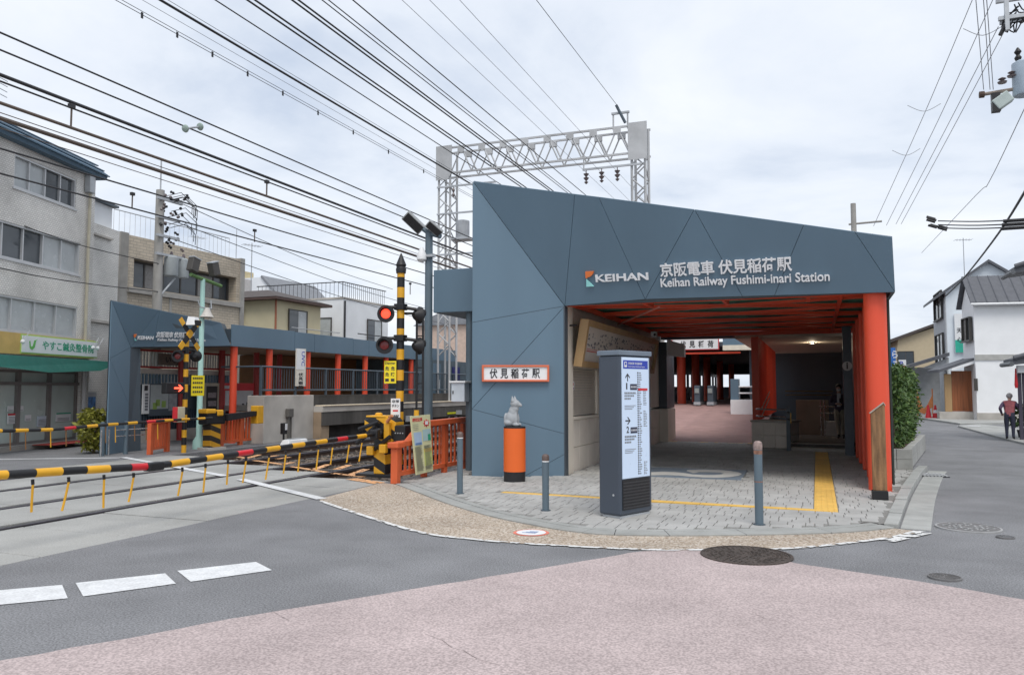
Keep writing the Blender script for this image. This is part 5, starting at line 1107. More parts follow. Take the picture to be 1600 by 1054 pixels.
obj('canvas', MB().add([B1.p(1, 2.48, .03), B1.p(9.2, 2.46, .03), B1.p(9.3, 2.36, .75), B1.p(8.2, 2.12, .85), B1.p(5.8, 2.02, .95), B1.p(3.9, 2.12, .95), B1.p(1, 2.20, .95), B1.p(1, 2.40, .85), B1.p(4.4, 2.42, .85), B1.p(9.3, 2.40, .7)], [(0, 7, 8), (0, 8, 9, 1), (7, 6, 5, 8), (8, 5, 4, 3, 2, 9)]), am, AW)
VM = thing('poster_stand', 'shelf with blue posters beside the clinic door', 'display', B1.p(9.1, 0, 0)); obj('panel', MB().fb(B1, 8.7, 9.9, .3, 1.5, -.5, -.3), galv, VM); obj('poster_print', MB().fb(B1, 8.78, 9.85, .9, 1.35, -.3, -.29), M('poster_blue', (.08, .22, .5), .5, .5, 6), VM)
for a, b in ((8.85, .62), (9.2, .60), (9.5, .66)): obj('poster_print', MB().fb(B1, a, a+.25, b, b+.2, -.3, -.288), M('poster_mixed', (.4, .3, .3), .5, .6, 12), VM)
obj('white_post', MB().fb(B1, 8.62, 8.70, .1, 2.3, .05, .13), white, VM)
# brown building
B2f = Fr((-23, 20.75), (0, 1)); BB = thing('brown_building', 'beige tiled low building with dark strip windows behind the far entrance', 'building', (-23, 23, 0)); btile = bricktile('beige_wall_tile', (.58, .50, .39), (.38, .33, .27), .3, .11, (0, 1))
hb = [.6, 6.0, 5.28, 6.33]; facade(BB, 'wall', B2f, 6.4, 7.14, 6, [hb], btile, .5); window(BB, B2f, *hb, 6, dkframe, [glass, M('window_shade', (.22, .21, .2), .3), glass, glass, MT['window_shade'], glass], -.42, .06, False, .08)
obj('corner_pier', MB().fb(B2f, 6.2, 6.45, 0, 7.2, -6, .06), M('pier_grey', (.36, .345, .32), .8, stain=.2), BB); obj('corner_pier', MB().fb(B2f, -.05, .30, 0, 7.19, -6, .05), MT['pier_grey'], BB); obj('ledge', MB().fb(B2f, .31, 6.19, 5.06, 5.24, -.45, .12), MT['pier_grey'], BB)
for a in (2.3, 4.4): obj('mullion', MB().fb(B2f, a, a+.12, 2.5, 5.05, 0, .03), MT['pier_grey'], BB)
m = MB()
for k in range(26): m.tube([B2f.p(.2+k*.24, 7.14, -.6), B2f.p(.2+k*.24, 8.1, -.6)], .010, 4)
obj('roof_rail_bars', m, galv, BB, kind='stuff', fix=False); obj('roof_rail', MB().tube([B2f.p(.2, 8.1, -.6), B2f.p(6.2, 8.1, -.6)], .02, 6), galv, BB)
# cream house and white house
def simple_house(name, lab, x0, x1, y0, y1, h, mat, roofm, roof):
    t = thing(name, lab, 'house', ((x0+x1)/2, (y0+y1)/2, 0)); obj('wall', MB().box(x0, x1, y0, y1, 0, h), mat, t)
    if roof == 'hip': c = .45; m = MB().hexa([(x0-c, y0-c, h), (x1+c, y0-c, h), (x1+c, y1+c, h), (x0-c, y1+c, h), (x0+1.6, y0+1.5, h+.6), (x1-1.6, y0+1.5, h+.6), (x1-1.6, y1-1.5, h+.6), (x0+1.6, y1-1.5, h+.6)]); obj('roof', m, roofm, t); obj('eave_board', MB().box(x0-c+.02, x1+c-.02, y0-c+.02, y1+c-.02, h-.12, h-.004), M('eave_brown', (.10, .06, .05), .6), t)
    return t
crm = M('cream_stucco', (.62, .56, .38), .8, .04, 2, stain=.06)
CH = simple_house('cream_house', 'cream stucco house with brown hipped roof behind the far canopy', -29, -24, 30.6, 34.3, 5.95, crm, M('brown_roof_tile', (.07, .055, .05), .7), 'hip')
sF = Fr((-29, 30.6), (1, 0)); eF = Fr((-24, 30.6), (0, 1))
window(CH, sF, 2.2, 3.2, 4.2, 5.5, 2, dkframe, [glass], .06, .03); window(CH, eF, 1.0, 2.5, 4.3, 5.5, 2, dkframe, [glass, glass_c], .06, .03); window(CH, sF, 1.6, 4.4, 1.8, 3.2, 2, dkframe, [glass], .06, .03)
obj('balcony', MB().fb(eF, .2, 4.2, 3.3, 4.2, .02, .9), M('balcony_brown', (.22, .16, .12), .7), CH); obj('balcony_rail', MB().tube([eF.p(.2, 4.5, .85), eF.p(4.2, 4.5, .85)], .025, 6), galv, CH); obj('downpipe', MB().tube([eF.p(-.02, 5.9, .08), eF.p(-.02, 0, .08)], .05, 8), M('pipe_brown', (.35, .13, .07), .6), CH)
WH = thing('white_house', 'white flat roofed house with black roof railing beyond the far canopy', 'house', (-26, 38.5, 0)); obj('wall', MB().box(-30, -24, 36.4, 41.2, 0, 6.5), offwhite, WH); obj('parapet', MB().box(-30.04, -23.96, 36.36, 41.24, 6.502, 6.6), conc, WH)
sF = Fr((-30, 36.4), (1, 0)); eF = Fr((-24, 36.4), (0, 1)); window(WH, sF, 3.4, 5.3, 4.1, 5.5, 2, dkframe, [glass, glass_c], .06, .03); window(WH, eF, 2.4, 4.0, 4.0, 5.6, 2, dkframe, [glass, glass_c], .06, .03); obj('downpipe', MB().tube([eF.p(.05, 6.4, .08), eF.p(.05, 0, .08)], .05, 8), black, WH); obj('balcony_rail', MB().tube([eF.p(.4, 4.6, .7), eF.p(4.8, 4.6, .7)], .03, 6), black, WH)
m = MB()
for k in range(22): m.tube([(-29.8+k*.27, 36.5, 6.6), (-29.8+k*.27, 36.5, 7.45)], .014, 4); m.tube([(-24.1, 36.5+k*.21, 6.6), (-24.1, 36.5+k*.21, 7.45)], .014, 4)
obj('roof_rail_bars', m, black, WH, kind='stuff', fix=False); obj('roof_rail', MB().tube([(-29.9, 36.5, 7.45), (-24.1, 36.5, 7.45), (-24.1, 41.1, 7.45)], .03, 6), black, WH)
GH = thing('grey_gable_house', 'pale grey house with one steep sloping side behind the cream house', 'house', (-36, 44, 0)); obj('wall', MB().prism([(-39.2, 44, 0), (-33.4, 44, 0), (-33.4, 44, 7.2), (-35.6, 44, 9.3), (-39.2, 44, 9.3)], (0, 6, 0)), offwhite, GH); obj('roof', MB().prism([(-33.3, 43.9, 7.2), (-35.6, 43.9, 9.42), (-35.7, 43.9, 9.32), (-33.5, 43.9, 7.1)], (0, 6.2, 0)), M('slate_grey', (.22, .23, .25), .7), GH); obj('water_tank', MB().box(-39.0, -37.6, 44.5, 45.5, 9.3, 9.9), M('tank_tan', (.5, .42, .25), .7), GH); obj('mast', MB().tube([(-38.6, 44.8, 9.9), (-38.6, 44.8, 13)], .03, 5), galv, GH)
LH = thing('lattice_block', 'pale lattice walled block behind the brown building', 'building', (-33, 34, 0)); obj('wall', MB().box(-34.5, -31.5, 34, 38, 0, 8.1), M('lattice_grey', (.50, .48, .47), .8), LH)
for k in range(12): obj('slat', MB().box(-34.5+k*.26, -34.38+k*.26, 33.9, 33.97, 4, 8.0), M('lattice_slat', (.62, .60, .60), .7), LH)
PKH = thing('pink_house', 'pale pink house far beyond the platform', 'house', (-30, 60, 0)); obj('wall', MB().box(-32, -25, 60, 66, 0, 7.0), M('pink_stucco', (.58, .44, .36), .8), PKH); obj('roof', MB().prism([(-32.3, 59.7, 7), (-24.7, 59.7, 7), (-28.5, 59.7, 8.6)], (0, 6.6, 0)), MT['slate_grey'], PKH)
# ================================================================== CONCOURSE BEHIND THE ENTRANCE
CC = thing('concourse', 'dim platform hall with vermilion columns seen through the entrance', 'concourse', (-5, 42, .85))
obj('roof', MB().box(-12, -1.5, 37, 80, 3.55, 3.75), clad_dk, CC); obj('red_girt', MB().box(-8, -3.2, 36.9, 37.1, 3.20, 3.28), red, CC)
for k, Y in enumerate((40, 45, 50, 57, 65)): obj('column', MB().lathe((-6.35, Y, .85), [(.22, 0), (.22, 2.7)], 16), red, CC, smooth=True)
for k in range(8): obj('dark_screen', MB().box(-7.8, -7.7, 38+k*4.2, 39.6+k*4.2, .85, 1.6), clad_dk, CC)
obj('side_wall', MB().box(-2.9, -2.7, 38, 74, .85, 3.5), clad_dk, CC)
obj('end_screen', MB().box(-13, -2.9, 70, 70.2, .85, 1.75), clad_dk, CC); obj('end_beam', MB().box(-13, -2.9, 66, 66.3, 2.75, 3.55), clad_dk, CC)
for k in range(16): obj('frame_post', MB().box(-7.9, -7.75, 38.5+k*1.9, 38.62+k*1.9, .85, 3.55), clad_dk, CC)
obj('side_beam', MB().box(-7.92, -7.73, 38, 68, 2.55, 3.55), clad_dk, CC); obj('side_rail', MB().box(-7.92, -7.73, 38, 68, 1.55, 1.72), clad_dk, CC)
c0, c1 = oY(1052, 531, 37), oY(1123, 545, 37); HSn = thing('hall_sign', 'white hall sign with red frame and black characters under the far roof', 'sign', (c0.x, 37, c1.z)); HF = Fr((c0.x, 36.8), (1, 0)); L_ = c1.x-c0.x
obj('frame', MB().fb(HF, -.04, L_+.04, c1.z-.04, c0.z+.04, -.06, 0), redsign, HSn); obj('plate', MB().fb(HF, 0, L_, c1.z, c0.z, 0, .015), white, HSn)
for i, ch in enumerate('伏見稲荷'): ftext(HF, ch, L_*(.17+.2*i), c1.z+.07, L_*.13, (c0.z-c1.z)-.14, .016, 'lettering', ink, HSn, .003, .03)
c0, c1 = oY(1129, 518, 36), oY(1185, 538, 36); UP = thing('upper_canopy', 'grey blue upper canopy with cream edge in the open gap behind the red ceiling', 'canopy', (c0.x, 36, 3.4)); obj('fascia', MB().box(c0.x, 1.0, 36, 36.4, c1.z, c0.z), clad, UP); obj('cream_edge', MB().box(c0.x, 1.0, 35.95, 36.4, oY(1129, 547, 36).z, c1.z-.005), M('edge_cream', (.75, .70, .58), .6), UP)
CO = thing('white_counter', 'low white wall block with grey top in the concourse', 'counter', (-3.2, 33, .4)); obj('block', MB().box(-3.30, -2.38, 33.2, 33.9, .4, 1.15), white, CO, bev=.01); obj('grey_cabinet', MB().box(-3.30, -2.98, 33.3, 33.9, 1.152, 2.0), clad, CO, bev=.01)
for z in (1.42, 1.68): obj('rail', MB().tube([(-2.98, 33.35, z), (-1.75, 33.35, z)], .03, 8), white, CO)
for x in (-5.2, -4.6):
    t = thing('ticket_gate', 'dark ticket gate machine at the top of the brick ramp'+(', the left one' if x < -5 else ', the right one'), 'ticket gate', (x, 37.5, .85), 'ticket gates'); obj('cabinet', MB().box(x-.13, x+.13, 37.2, 38.6, .85, 1.75), dgrey, t, bev=.03); obj('reader', MB().box(x-.10, x+.10, 37.15, 37.2, 1.4, 1.62), M('gate_pale', (.3, .34, .33), .4), t); obj('foot', MB().box(x-.15, x+.15, 37.15, 38.65, .85, .99), galv, t)
obj('leaning_pole', MB().tube([(-6.0, 35.2, .55), (-6.75, 35.6, 2.4)], .03, 6), galv, CC)

# ================================================================== GANTRY
GY = 31.0; GN = thing('catenary_gantry', 'pale steel lattice gantry spanning the tracks behind the station', 'gantry', (-10.5, GY, 0))
def member(a, b, r, name='member', mat=galv_w): return obj(name, MB().tube([a, b], r, 4), mat, GN)
zt, zb_ = 12.2, 11.05
def leg(x0, x1, nm):
    for x in (x0, x1):
        for y in (GY-.35, GY+.35): member((x, y, 0), (x, y, zt), .055, 'leg_angle')
    z = 3.0; k = 0
    while z < zb_-.5:
        a, b = (x0, x1) if k % 2 == 0 else (x1, x0)
        member((a, GY-.35, z), (b, GY-.35, z+.5), .03, 'lacing'); member((b, GY+.35, z), (a, GY+.35, z+.5), .03, 'lacing'); member((x0, GY-.35, z), (x0, GY+.35, z+.5), .03, 'lacing') if k % 2 else member((x1, GY+.35, z), (x1, GY-.35, z+.5), .03, 'lacing'); z += .5; k += 1
leg(-15.35, -14.80, 'l'); leg(-6.72, -6.18, 'r')
for x0, x1 in ((-15.45, -14.68), (-6.85, -6.08)): obj('head_plate', MB().prism([(x0, GY-.46, 10.75), (x1-.2 if x0 < -10 else x1, GY-.46, 10.75), (x1, GY-.46, 11.05), (x1, GY-.46, zt+.07), (x0, GY-.46, zt+.07), (x0, GY-.46, 11.0)], (0, .02, 0)), galv_w, GN)
for y in (GY-.38, GY+.38):
    for z in (zt-.03, zb_): obj('chord', MB().box(-15.4, -6.1, y-.038, y+.038, z-.038, z+.038), galv_w, GN)
    n = 8
    for k in range(n):
        xa = -14.75+k*(7.95/n); xb = xa+7.95/n; xm = (xa+xb)/2; member((xa, y, zb_), (xm, y, zt-.05), .034, 'diagonal'); member((xm, y, zt-.05), (xb, y, zb_), .034, 'diagonal')
        obj('gusset', MB().box(xm-.16, xm+.16, y-.06, y-.052 if y < GY else y+.052, zt-.28, zt-.06), galv_w, GN)
obj('drop_bar', MB().box(-8.75, -6.3, GY-.45, GY-.39, 10.52, 10.6), galv, GN); member((-8.7, GY-.42, 11.0), (-8.7, GY-.42, 10.55), .03)
for x in (-8.6, -7.95, -7.3): obj('insulator', MB().lathe((x, GY-.42, 9.95), [(.02, 0), (.09, .08), (.02, .12), (.12, .25), (.03, .3), (.12, .42), (.02, .46), (.02, .58)], 10), M('insulator_brown', (.16, .13, .13), .4), GN)
for x in (-7.55, -6.95): member((x, GY, zt), (x, GY, 12.85), .035, 'top_post')
obj('top_bar', MB().box(-7.62, -6.88, GY-.05, GY+.05, 12.85, 12.93), galv, GN); obj('insulator', MB().tube([(-7.05, GY, 12.45), (-7.4, GY-.1, 13.2)], .06, 8), dgrey, GN)
obj('transformer', MB().lathe((-14.35, GY, 8.2), [(.28, 0), (.30, .05), (.30, .75), (.12, .8), (.001, .8)], 16), galv, GN, smooth=True); obj('shelf', MB().box(-14.8, -13.9, GY-.35, GY+.35, 8.1, 8.19), galv, GN)
for z in (10.4, 9.2, 7.4): obj('crossarm', MB().box(-15.4, -12.6, GY-.46, GY-.40, z, z+.07), galv, GN)
for x in (-14.6, -13.6, -13.0): obj('bushing', MB().lathe((x, GY-.43, 9.95), [(.03, 0), (.07, .1), (.03, .2), (.07, .3), (.02, .42)], 8), MT['insulator_brown'], GN)

# ================================================================== OVERHEAD WIRES (each its own thing)
thick_lab = 'thick black overhead feeder running along the tracks'; thin_lab = 'thin overhead wire running along the tracks'; cont_lab = 'brown contact wire cable hung over the tracks at left'
ORD = 'first second third fourth fifth sixth seventh eighth ninth tenth eleventh twelfth thirteenth fourteenth fifteenth sixteenth seventeenth'.split()
LEFT = [51, 78, 117, 127, 161, 176, 185, 200, 232, 271]; TOP = [180, 190, 222, 250, 262, 336, 386, 398, 456, 466, 503, 513, 551, 628, 671, 718, 838]
def wire(px, py, X, r, mat, lab, grp, Yend=80, Y0=-6, sag=0):
    kind = {'wire_brown': 'brown contact cable', 'wire_grey': 'fine pale track wire'}.get(mat.name, 'thick black feeder' if r > .02 else 'thin black track wire')
    lab = f'{kind}, {ORD[LEFT.index(py)]} from the top at the left edge' if px == 0 else f'{kind}, {ORD[TOP.index(px)]} from the left along the top edge'
    p = oX(px, py, X); n = 8 if sag else 2
    pts = [(X, Y0+(Yend-Y0)*k/(n-1), p.z-sag*4*(k/(n-1))*(1-k/(n-1))) for k in range(n)]
    o = obj('overhead_wire', MB().tube(pts, r, 5), mat, None, origin=(X, Y0, p.z)); tag(o, lab, 'overhead wire', grp); return p.z
for px, py, X, r in ((0, 117, -9.6, .026), (250, 0, -14.3, .034), (386, 0, -12.9, .026), (398, 0, -12.7, .026), (456, 0, -11.3, .024), (466, 0, -11.1, .024)): wire(px, py, X, r, wire_m, thick_lab, 'thick overhead feeders')
for px, py, X, r in ((0, 51, -10.2, .015), (0, 78, -10.6, .015), (0, 127, -9.7, .014), (0, 232, -12.9, .018), (0, 271, -12.75, .017), (180, 0, -15.2, .009), (190, 0, -15.1, .008), (222, 0, -15.6, .006), (262, 0, -14.6, .007), (336, 0, -13.7, .018), (503, 0, -10.2, .014), (513, 0, -10.0, .014), (551, 0, -9.6, .016)): wire(px, py, X, r, wire_m, thin_lab, 'thin overhead wires')
for px, X in ((628, -8.6), (671, -8.0), (718, -7.4)): wire(px, 0, X, .007, wire_g, 'fine pale overhead wire passing high over the gantry', 'fine pale overhead wires')
for px, py, X, r in ((0, 161, -9.55, .024), (0, 185, -9.85, .032), (0, 176, -10.0, .007), (0, 200, -10.1, .007)): wire(px, py, X, r, wire_b, cont_lab, 'contact wire cables')
tag(obj('overhead_wire', MB().tube([oX(838, 0, -7.2), Vector((-7.3, GY, 13.1))], .010, 5), wire_m, None), 'single wire dropping from the top edge to the mast on the gantry', 'overhead wire')
def hanger(px, py0, py1, X, lab):
    a, b = oX(px, py0, X), oX(px, py1, X); t = thing('wire_hanger', lab, 'wire hanger', a, 'wire hangers'); obj('rod', MB().tube([a, Vector((a.x, a.y, b.z))], .014, 6), wire_b, t); obj('clamp', MB().box(a.x-.03, a.x+.03, a.y-.04, a.y+.04, a.z-.03, a.z+.03), wire_m, t)
for px, py0, py1, X in ((112, 166, 198, -9.58), (417, 284, 305, -9.58), (207, 303, 325, -12.8), (398, 360, 378, -12.8), (641, 443, 460, -12.8)): hanger(px, py0, py1, X, {112: 'hanger rod between wires above the roof of the tiled building', 417: 'hanger rod between wires above the brown building', 207: 'hanger rod just left of the concrete utility pole', 398: 'hanger rod above the cream house', 641: 'hanger rod beside the near striped signal pole'}[px])
ins = thing('wire_insulator', 'pair of pale green glass insulators between two wires at upper left', 'insulator', oX(301, 199, -10.4)); gi = M('insulator_green', (.30, .38, .34), .3)
for px, py in ((290, 201), (313, 198)): c = oX(px, py, -10.4); obj('disc', MB().lathe(c, [(.015, -.05), (.06, -.03), (.072, 0), (.05, .03), (.015, .05)], 14, (0, 1, .3)), gi, ins, smooth=True)
obj('link', MB().tube([oX(290, 201, -10.4), oX(313, 198, -10.4)], .02, 6), galv, ins)
# tie clips along one thin double wire
for k in range(9):
    px = 222+k*55; t_ = (px-180)/(1275-180); py = 607*t_; c = oX(px, py, -15.2); o = obj('wire_clip', MB().box(c.x-.01, c.x+.01, c.y-.03, c.y+.03, c.z-.09, c.z+.06), wire_m, None, origin=c); tag(o, 'small clip joining the fine double wire at upper left', 'wire clip', 'clips on the double wire')

# ================================================================== UTILITY POLES
up = Vector((-19.7, 19.25, 0)); UL = thing('utility_pole', 'concrete utility pole with transformers behind the far entrance', 'utility pole', up)
zt_ = oX(250, 297, -19.7).z; obj('pole', MB().lathe(up, [(.17, 0), (.13, zt_), (.001, zt_+.02)], 16), polecon, UL, smooth=True); obj('mast', MB().tube([up+Z3*zt_, up+Z3*(zt_+1.0)], .025, 6), galv, UL)
for z, l in ((zt_-.3, .8), (zt_-.9, .7), (zt_-1.5, .7), (zt_-2.1, .9)): obj('crossarm', MB().box(up.x+.1, up.x+.18, up.y-.25, up.y+l, z-.04, z+.04), galv, UL)
rz = random.Random(9)
for k in range(26):
    c = up+Vector((.15+rz.uniform(-.1, .25), rz.uniform(-.2, .95), zt_-rz.random()*1.9+.05)); obj('insulator', MB().lathe(c, [(.02, -.09), (.05, -.05), (.025, 0), (.05, .05), (.02, .09)], 8, (rz.uniform(-1, 1), rz.uniform(-1, 1), .4)), black if k % 3 else MT['insulator_brown'], UL)
for k in range(10):
    c = up+Vector((.15, .1+rz.random()*.3, zt_-.1-rz.random()*1.4)); obj('jumper', MB().tube([c, c+Vector((.3, .3, .15)), c+Vector((.3, .8, -.1)), c+Vector((.1, 1.0, -.4))], .012, 5), wire_m, UL)
for dy_, r in ((.42, .22), (.95, .17)):
    c = up+Vector((.12, dy_, zt_-2.75)); obj('transformer', MB().lathe(c, [(r*.9, 0), (r, .04), (r, .60), (r*.6, .66), (.001, .66)], 16), M('transformer_grey', (.36, .39, .40), .5), UL, smooth=True); obj('bushing', MB().lathe(c+Z3*.66, [(.04, 0), (.06, .06), (.03, .14), (.001, .16)], 8), MT['insulator_brown'], UL)
obj('brace', MB().tube([up+Vector((.1, .05, zt_-3.4)), up+Vector((.12, .6, zt_-2.8))], .03, 6), galv, UL)
for i, (a, b) in enumerate((((-19.5, 12, 6.4), up+Vector((.1, 0, 5.6))), (up+Vector((.1, .3, zt_-.2)), (-23, 40, 7.4)), (up+Vector((.1, .3, zt_-.9)), (-22, 44, 6.4)), (up+Vector((.1, .3, zt_-1.5)), (-21.5, 44, 5.6)), ((-19.0, 10, 5.0), up+Vector((.1, 0, 4.7))))):
    a, b = Vector(a), Vector(b); md = a.lerp(b, .5)-Z3*.25; o = obj('service_wire', MB().tube(smooth_path([a, md, b], 5), .014, 5), wire_m, None, origin=a); tag(o, ('upper service wire crossing the tiled building to the utility pole', 'topmost service wire leaving the utility pole to the right', 'middle service wire leaving the utility pole to the right', 'lowest service wire leaving the utility pole to the right', 'lower service wire crossing the tiled building to the utility pole')[i], 'service wire', 'service wires at the left pole')
rp = Vector((5.75, 24.0, 0)); UR = thing('utility_pole', 'tall utility pole with crossarms and transformer at the upper right corner', 'utility pole', rp)
obj('pole', MB().lathe(rp, [(.19, 0), (.14, 15)], 16), polecon, UR, smooth=True)
ca = oY(1534, 148, 24.0); obj('crossarm', MB().tube([ca, Vector((rp.x+.6, rp.y, ca.z+.12))], .05, 8), M('rusty_arm', (.30, .25, .21), .7), UR); obj('arm_end', MB().lathe(ca, [(.09, -.06), (.09, .06)], 10, (1, 0, 0)), MT['rail_rust'], UR)
c = oY(1566, 158, 23.9); m = MB().box(-.22, .22, -.12, .12, -.16, .16); R_ = Matrix.Rotation(-.6, 3, 'Y'); m.v = [c+R_ @ v for v in m.v]; obj('switch_box', m, M('switch_green', (.45, .52, .50), .5), UR, bev=.03); obj('bracket', MB().box(c.x-.25, c.x-.05, c.y-.1, c.y+.1, c.z-.28, c.z+.22), black, UR)
for px, py in ((1566, 128), (1581, 118)): c = oY(px, py, 23.9); obj('insulator', MB().lathe(c, [(.10, -.04), (.12, 0), (.03, .03), (.10, .08), (.03, .12)], 10), MT['insulator_brown'], UR)
c = oY(1600, 148, 24.0); obj('transformer', MB().lathe(c, [(.24, -.02), (.26, .02), (.26, .86), (.14, .93), (.001, .94)], 18), M('transformer_blue', (.42, .50, .58), .5), UR, smooth=True); obj('bushing', MB().lathe(c+Vector((-.1, 0, .94)), [(.06, 0), (.09, .08), (.04, .16), (.09, .24), (.02, .36)], 10), black, UR)
for py, x0 in ((30, 1560), (3, 1556), (36, 1562)): a = oY(x0, py, 24.0+(py % 5)*.1); obj('crossarm', MB().box(a.x, rp.x+.9, a.y-.05, a.y+.05, a.z-.05, a.z+.05), galv, UR)
c = oY(1572, 15, 24.0); obj('hanger_post', MB().box(c.x-.05, c.x+.05, 23.9, 24.0, c.z-.6, c.z+1.0), galv, UR)
for k in range(16): c = oY(1568+rz.random()*32, rz.random()*40, 24.0); obj('jumper', MB().tube(smooth_path([c, c+Vector((rz.uniform(-.2, .3), .1, -.2)), c+Vector((.3, 0, rz.uniform(-.3, .3)))], 3), .018, 5), wire_m, UR)
c = oY(1570, 40, 24.0); obj('drop_insulator', MB().tube([c, c+Vector((-.12, 0, -.25))], .05, 8), black, UR)
sp2 = oY(1333, 318, 40); SPo = thing('small_pole', 'grey pole with a short crossarm rising behind the station roof', 'utility pole', (sp2.x, 40, 0)); obj('pole', MB().lathe((sp2.x, 40, 0), [(.15, 0), (.12, sp2.z)], 12), polecon, SPo, smooth=True); a, b = oY(1326, 350.5, 40), oY(1378, 345.5, 40); obj('crossarm', MB().tube([a, b], .05, 6), polecon, SPo)
def rwire(lab, pts, r, grp, mat=wire_m):
    P = [oY(*p) for p in pts]; o = obj('overhead_wire', MB().tube(smooth_path(P, 5), r, 5), mat, None, origin=P[0]); tag(o, lab, 'overhead wire', grp)
gl = 'fine wire sloping from the right hand pole down behind the station'
gk = {1521: 'leftmost', 1553: 'second', 1560: 'third', 1573: 'rightmost'}
for px0, px1, py1 in ((1521, 1365, 353), (1553, 1385, 352), (1560, 1400, 350), (1573, 1408, 350)): rwire(gk[px0]+' of the fine wires sloping from the right pole behind the station', ((px0, -4 if px0 < 1555 else 42, 24), ((px0+px1)/2-4, 190 if px0 < 1555 else 205, 31), (px1, py1, 40)), .011, 'fine wires at upper right', wire_g)
for px0, px1 in ((1524, 1537), (1536, 1547), (1541, 1552)): rwire({1524: 'leftmost', 1536: 'middle', 1541: 'rightmost'}[px0]+' steep wire rising from the lower crossarm at right', ((px1, 140, 24), (px0, -10, 20)), .010, 'steep wires at upper right', wire_g)
for py in (345, 351, 356): rwire({345: 'top', 351: 'middle', 356: 'bottom'}[py]+' of the three level black cables at right', ((1466, py, 34), (1530, py+1, 30), (1640, py-4, 24)), .022, 'level cables at right')
rwire('heavy black cable dropping steeply across the houses at right', ((1606, 292, 22), (1560, 365, 30), (1508, 432, 40), (1478, 462, 48)), .035, None)
rwire('twin pale drop wire from the right pole to the houses', ((1603, 165, 24), (1545, 285, 30), (1525, 305, 33), (1440, 395, 50)), .012, None, wire_g)
for k in range(3): c = oY(1590-k*2, 344+k*6, 25.5); o = obj('cable_sleeve', MB().tube([c+Vector((-.35, 0, 0)), c+Vector((.35, 0, 0))], .05, 8), wire_m, None, origin=c); tag(o, ('top', 'middle', 'bottom')[k]+' black sleeve on the level cables at the right edge', 'cable sleeve', 'cable sleeves')
for k in range(7): c = oY(1452+rz.random()*22, 338+rz.random()*20, 34); o = obj('cable_joint', MB().tube([c+Vector((-.15, 0, .06)), c+Vector((.15, 0, -.06))], .05, 8), wire_m, None, origin=c); tag(o, 'black joint in the cable knot right of the station roof', 'cable joint', 'cable joints')
for i in range(3):
    y = 130+i*0; rows = ((1560, 45, 24.5), (1467, 165, 28), (1437, 235, 31.5))[i]; c0 = oY(rows[0]-55+i*6, rows[1], rows[2]); c1 = oY(rows[0]+5-i*2, rows[1]-3, rows[2]); o = obj('spacer_loop', MB().tube(smooth_path([c0, c0.lerp(c1, .5)-Z3*.22, c1], 6), .010, 5), wire_g, None, origin=c0); tag(o, ('top', 'middle', 'lowest')[i]+' drooping loop between the fine wires at upper right', 'overhead wire', 'spacer loops')

# ================================================================== HOUSES AT RIGHT
siding = M('pale_blue_siding', (.72, .78, .83), .7, .04, 2, stain=.05); dtile = M('dark_roof_tile', (.10, .105, .12), .6, .1, 4); whitew = M('white_stucco', (.86, .87, .88), .8, .03, 2, stain=.04)
c1 = Vector((7.34, 44.4, 0)); R1 = Fr(c1, (1, .16)); H1 = thing('white_house', 'white two storey house with dark ribbed roof and cedar gate at right', 'house', c1)
dp = Vector((-.15, 2.3, 0)); hz = 5.85
obj('wall', MB().prism([R1.p(0, 0), R1.p(8, 0), R1.p(8, 0)+dp, R1.p(0, 0)+dp], (0, 0, hz)), whitew, H1)
gl_ = [R1.p(0, hz), R1.p(0, hz)+dp, R1.p(0, hz+1.25)+dp*.5]; obj('gable', MB().prism(gl_, R1.u*8), whitew, H1)
e0, e1 = R1.p(-.22, hz-.10, .35), R1.p(8, hz-.10, .35); r0, r1_ = R1.p(-.22, hz+1.38)+dp*.5, R1.p(8, hz+1.38)+dp*.5; k0, k1 = R1.p(-.22, hz-.1, 0)+dp*1.1, R1.p(8, hz-.1, 0)+dp*1.1
obj('roof', MB().prism([e0, e1, r1_, r0], (0, 0, .10)), dtile, H1); obj('roof', MB().prism([r0, r1_, k1, k0], (0, 0, .10)), dtile, H1)
for k in range(17): a = e0.lerp(e1, (k+.5)/17)+Z3*.10; b = r0.lerp(r1_, (k+.5)/17)+Z3*.10; obj('roof_rib', MB().tube([a, b], .035, 4), dtile, H1)
obj('gutter', MB().tube([e0, e1], .06, 8), white, H1); obj('belt_course', MB().fb(R1, -.03, 8, 3.0, 3.28, .0, .05), M('belt_grey', (.42, .42, .40), .8), H1); obj('plinth', MB().fb(R1, -.03, 8, 0, .42, .0, .06), conc, H1)
LF = Fr(R1.p(0, 0)+dp, (-dp.x, -dp.y)); window(H1, LF, .5, 2.1, 4.0, 5.2, 2, dkframe, [MT['window_shade'], glass], .16, .12); obj('wall_lamp', MB().box(c1.x-.1, c1.x+.05, c1.y-.12, c1.y-.02, 1.5, 2.1), dkframe, H1)
GT = Fr((6.05, 45.1), (1, .1)); obj('gate_post', MB().fb(GT, 0, .32, 0.45, 2.35, -.1, .02), wood, H1, bev=.01)
for k in range(9): obj('gate_board', MB().fb(GT, .33+k*.125, .45+k*.125, .46, 2.5, -.08, 0), garage_m, H1, bev=.004)
obj('gate_plinth', MB().fb(GT, -.3, 1.35, 0, .44, -.4, .12), conc, H1, bev=.01)
obj('gate_roof', MB().prism([GT.p(-.35, 2.42, .6), GT.p(1.5, 3.10, .6), GT.p(1.5, 3.23, .6), GT.p(-.35, 2.56, .6)], -GT.n*2.6), dtile, H1); obj('gate_roof_edge', MB().prism([GT.p(.2, 2.48, .62), GT.p(1.5, 2.95, .62), GT.p(1.5, 3.09, .62), GT.p(.2, 2.62, .62)], -GT.n*.05), white, H1)
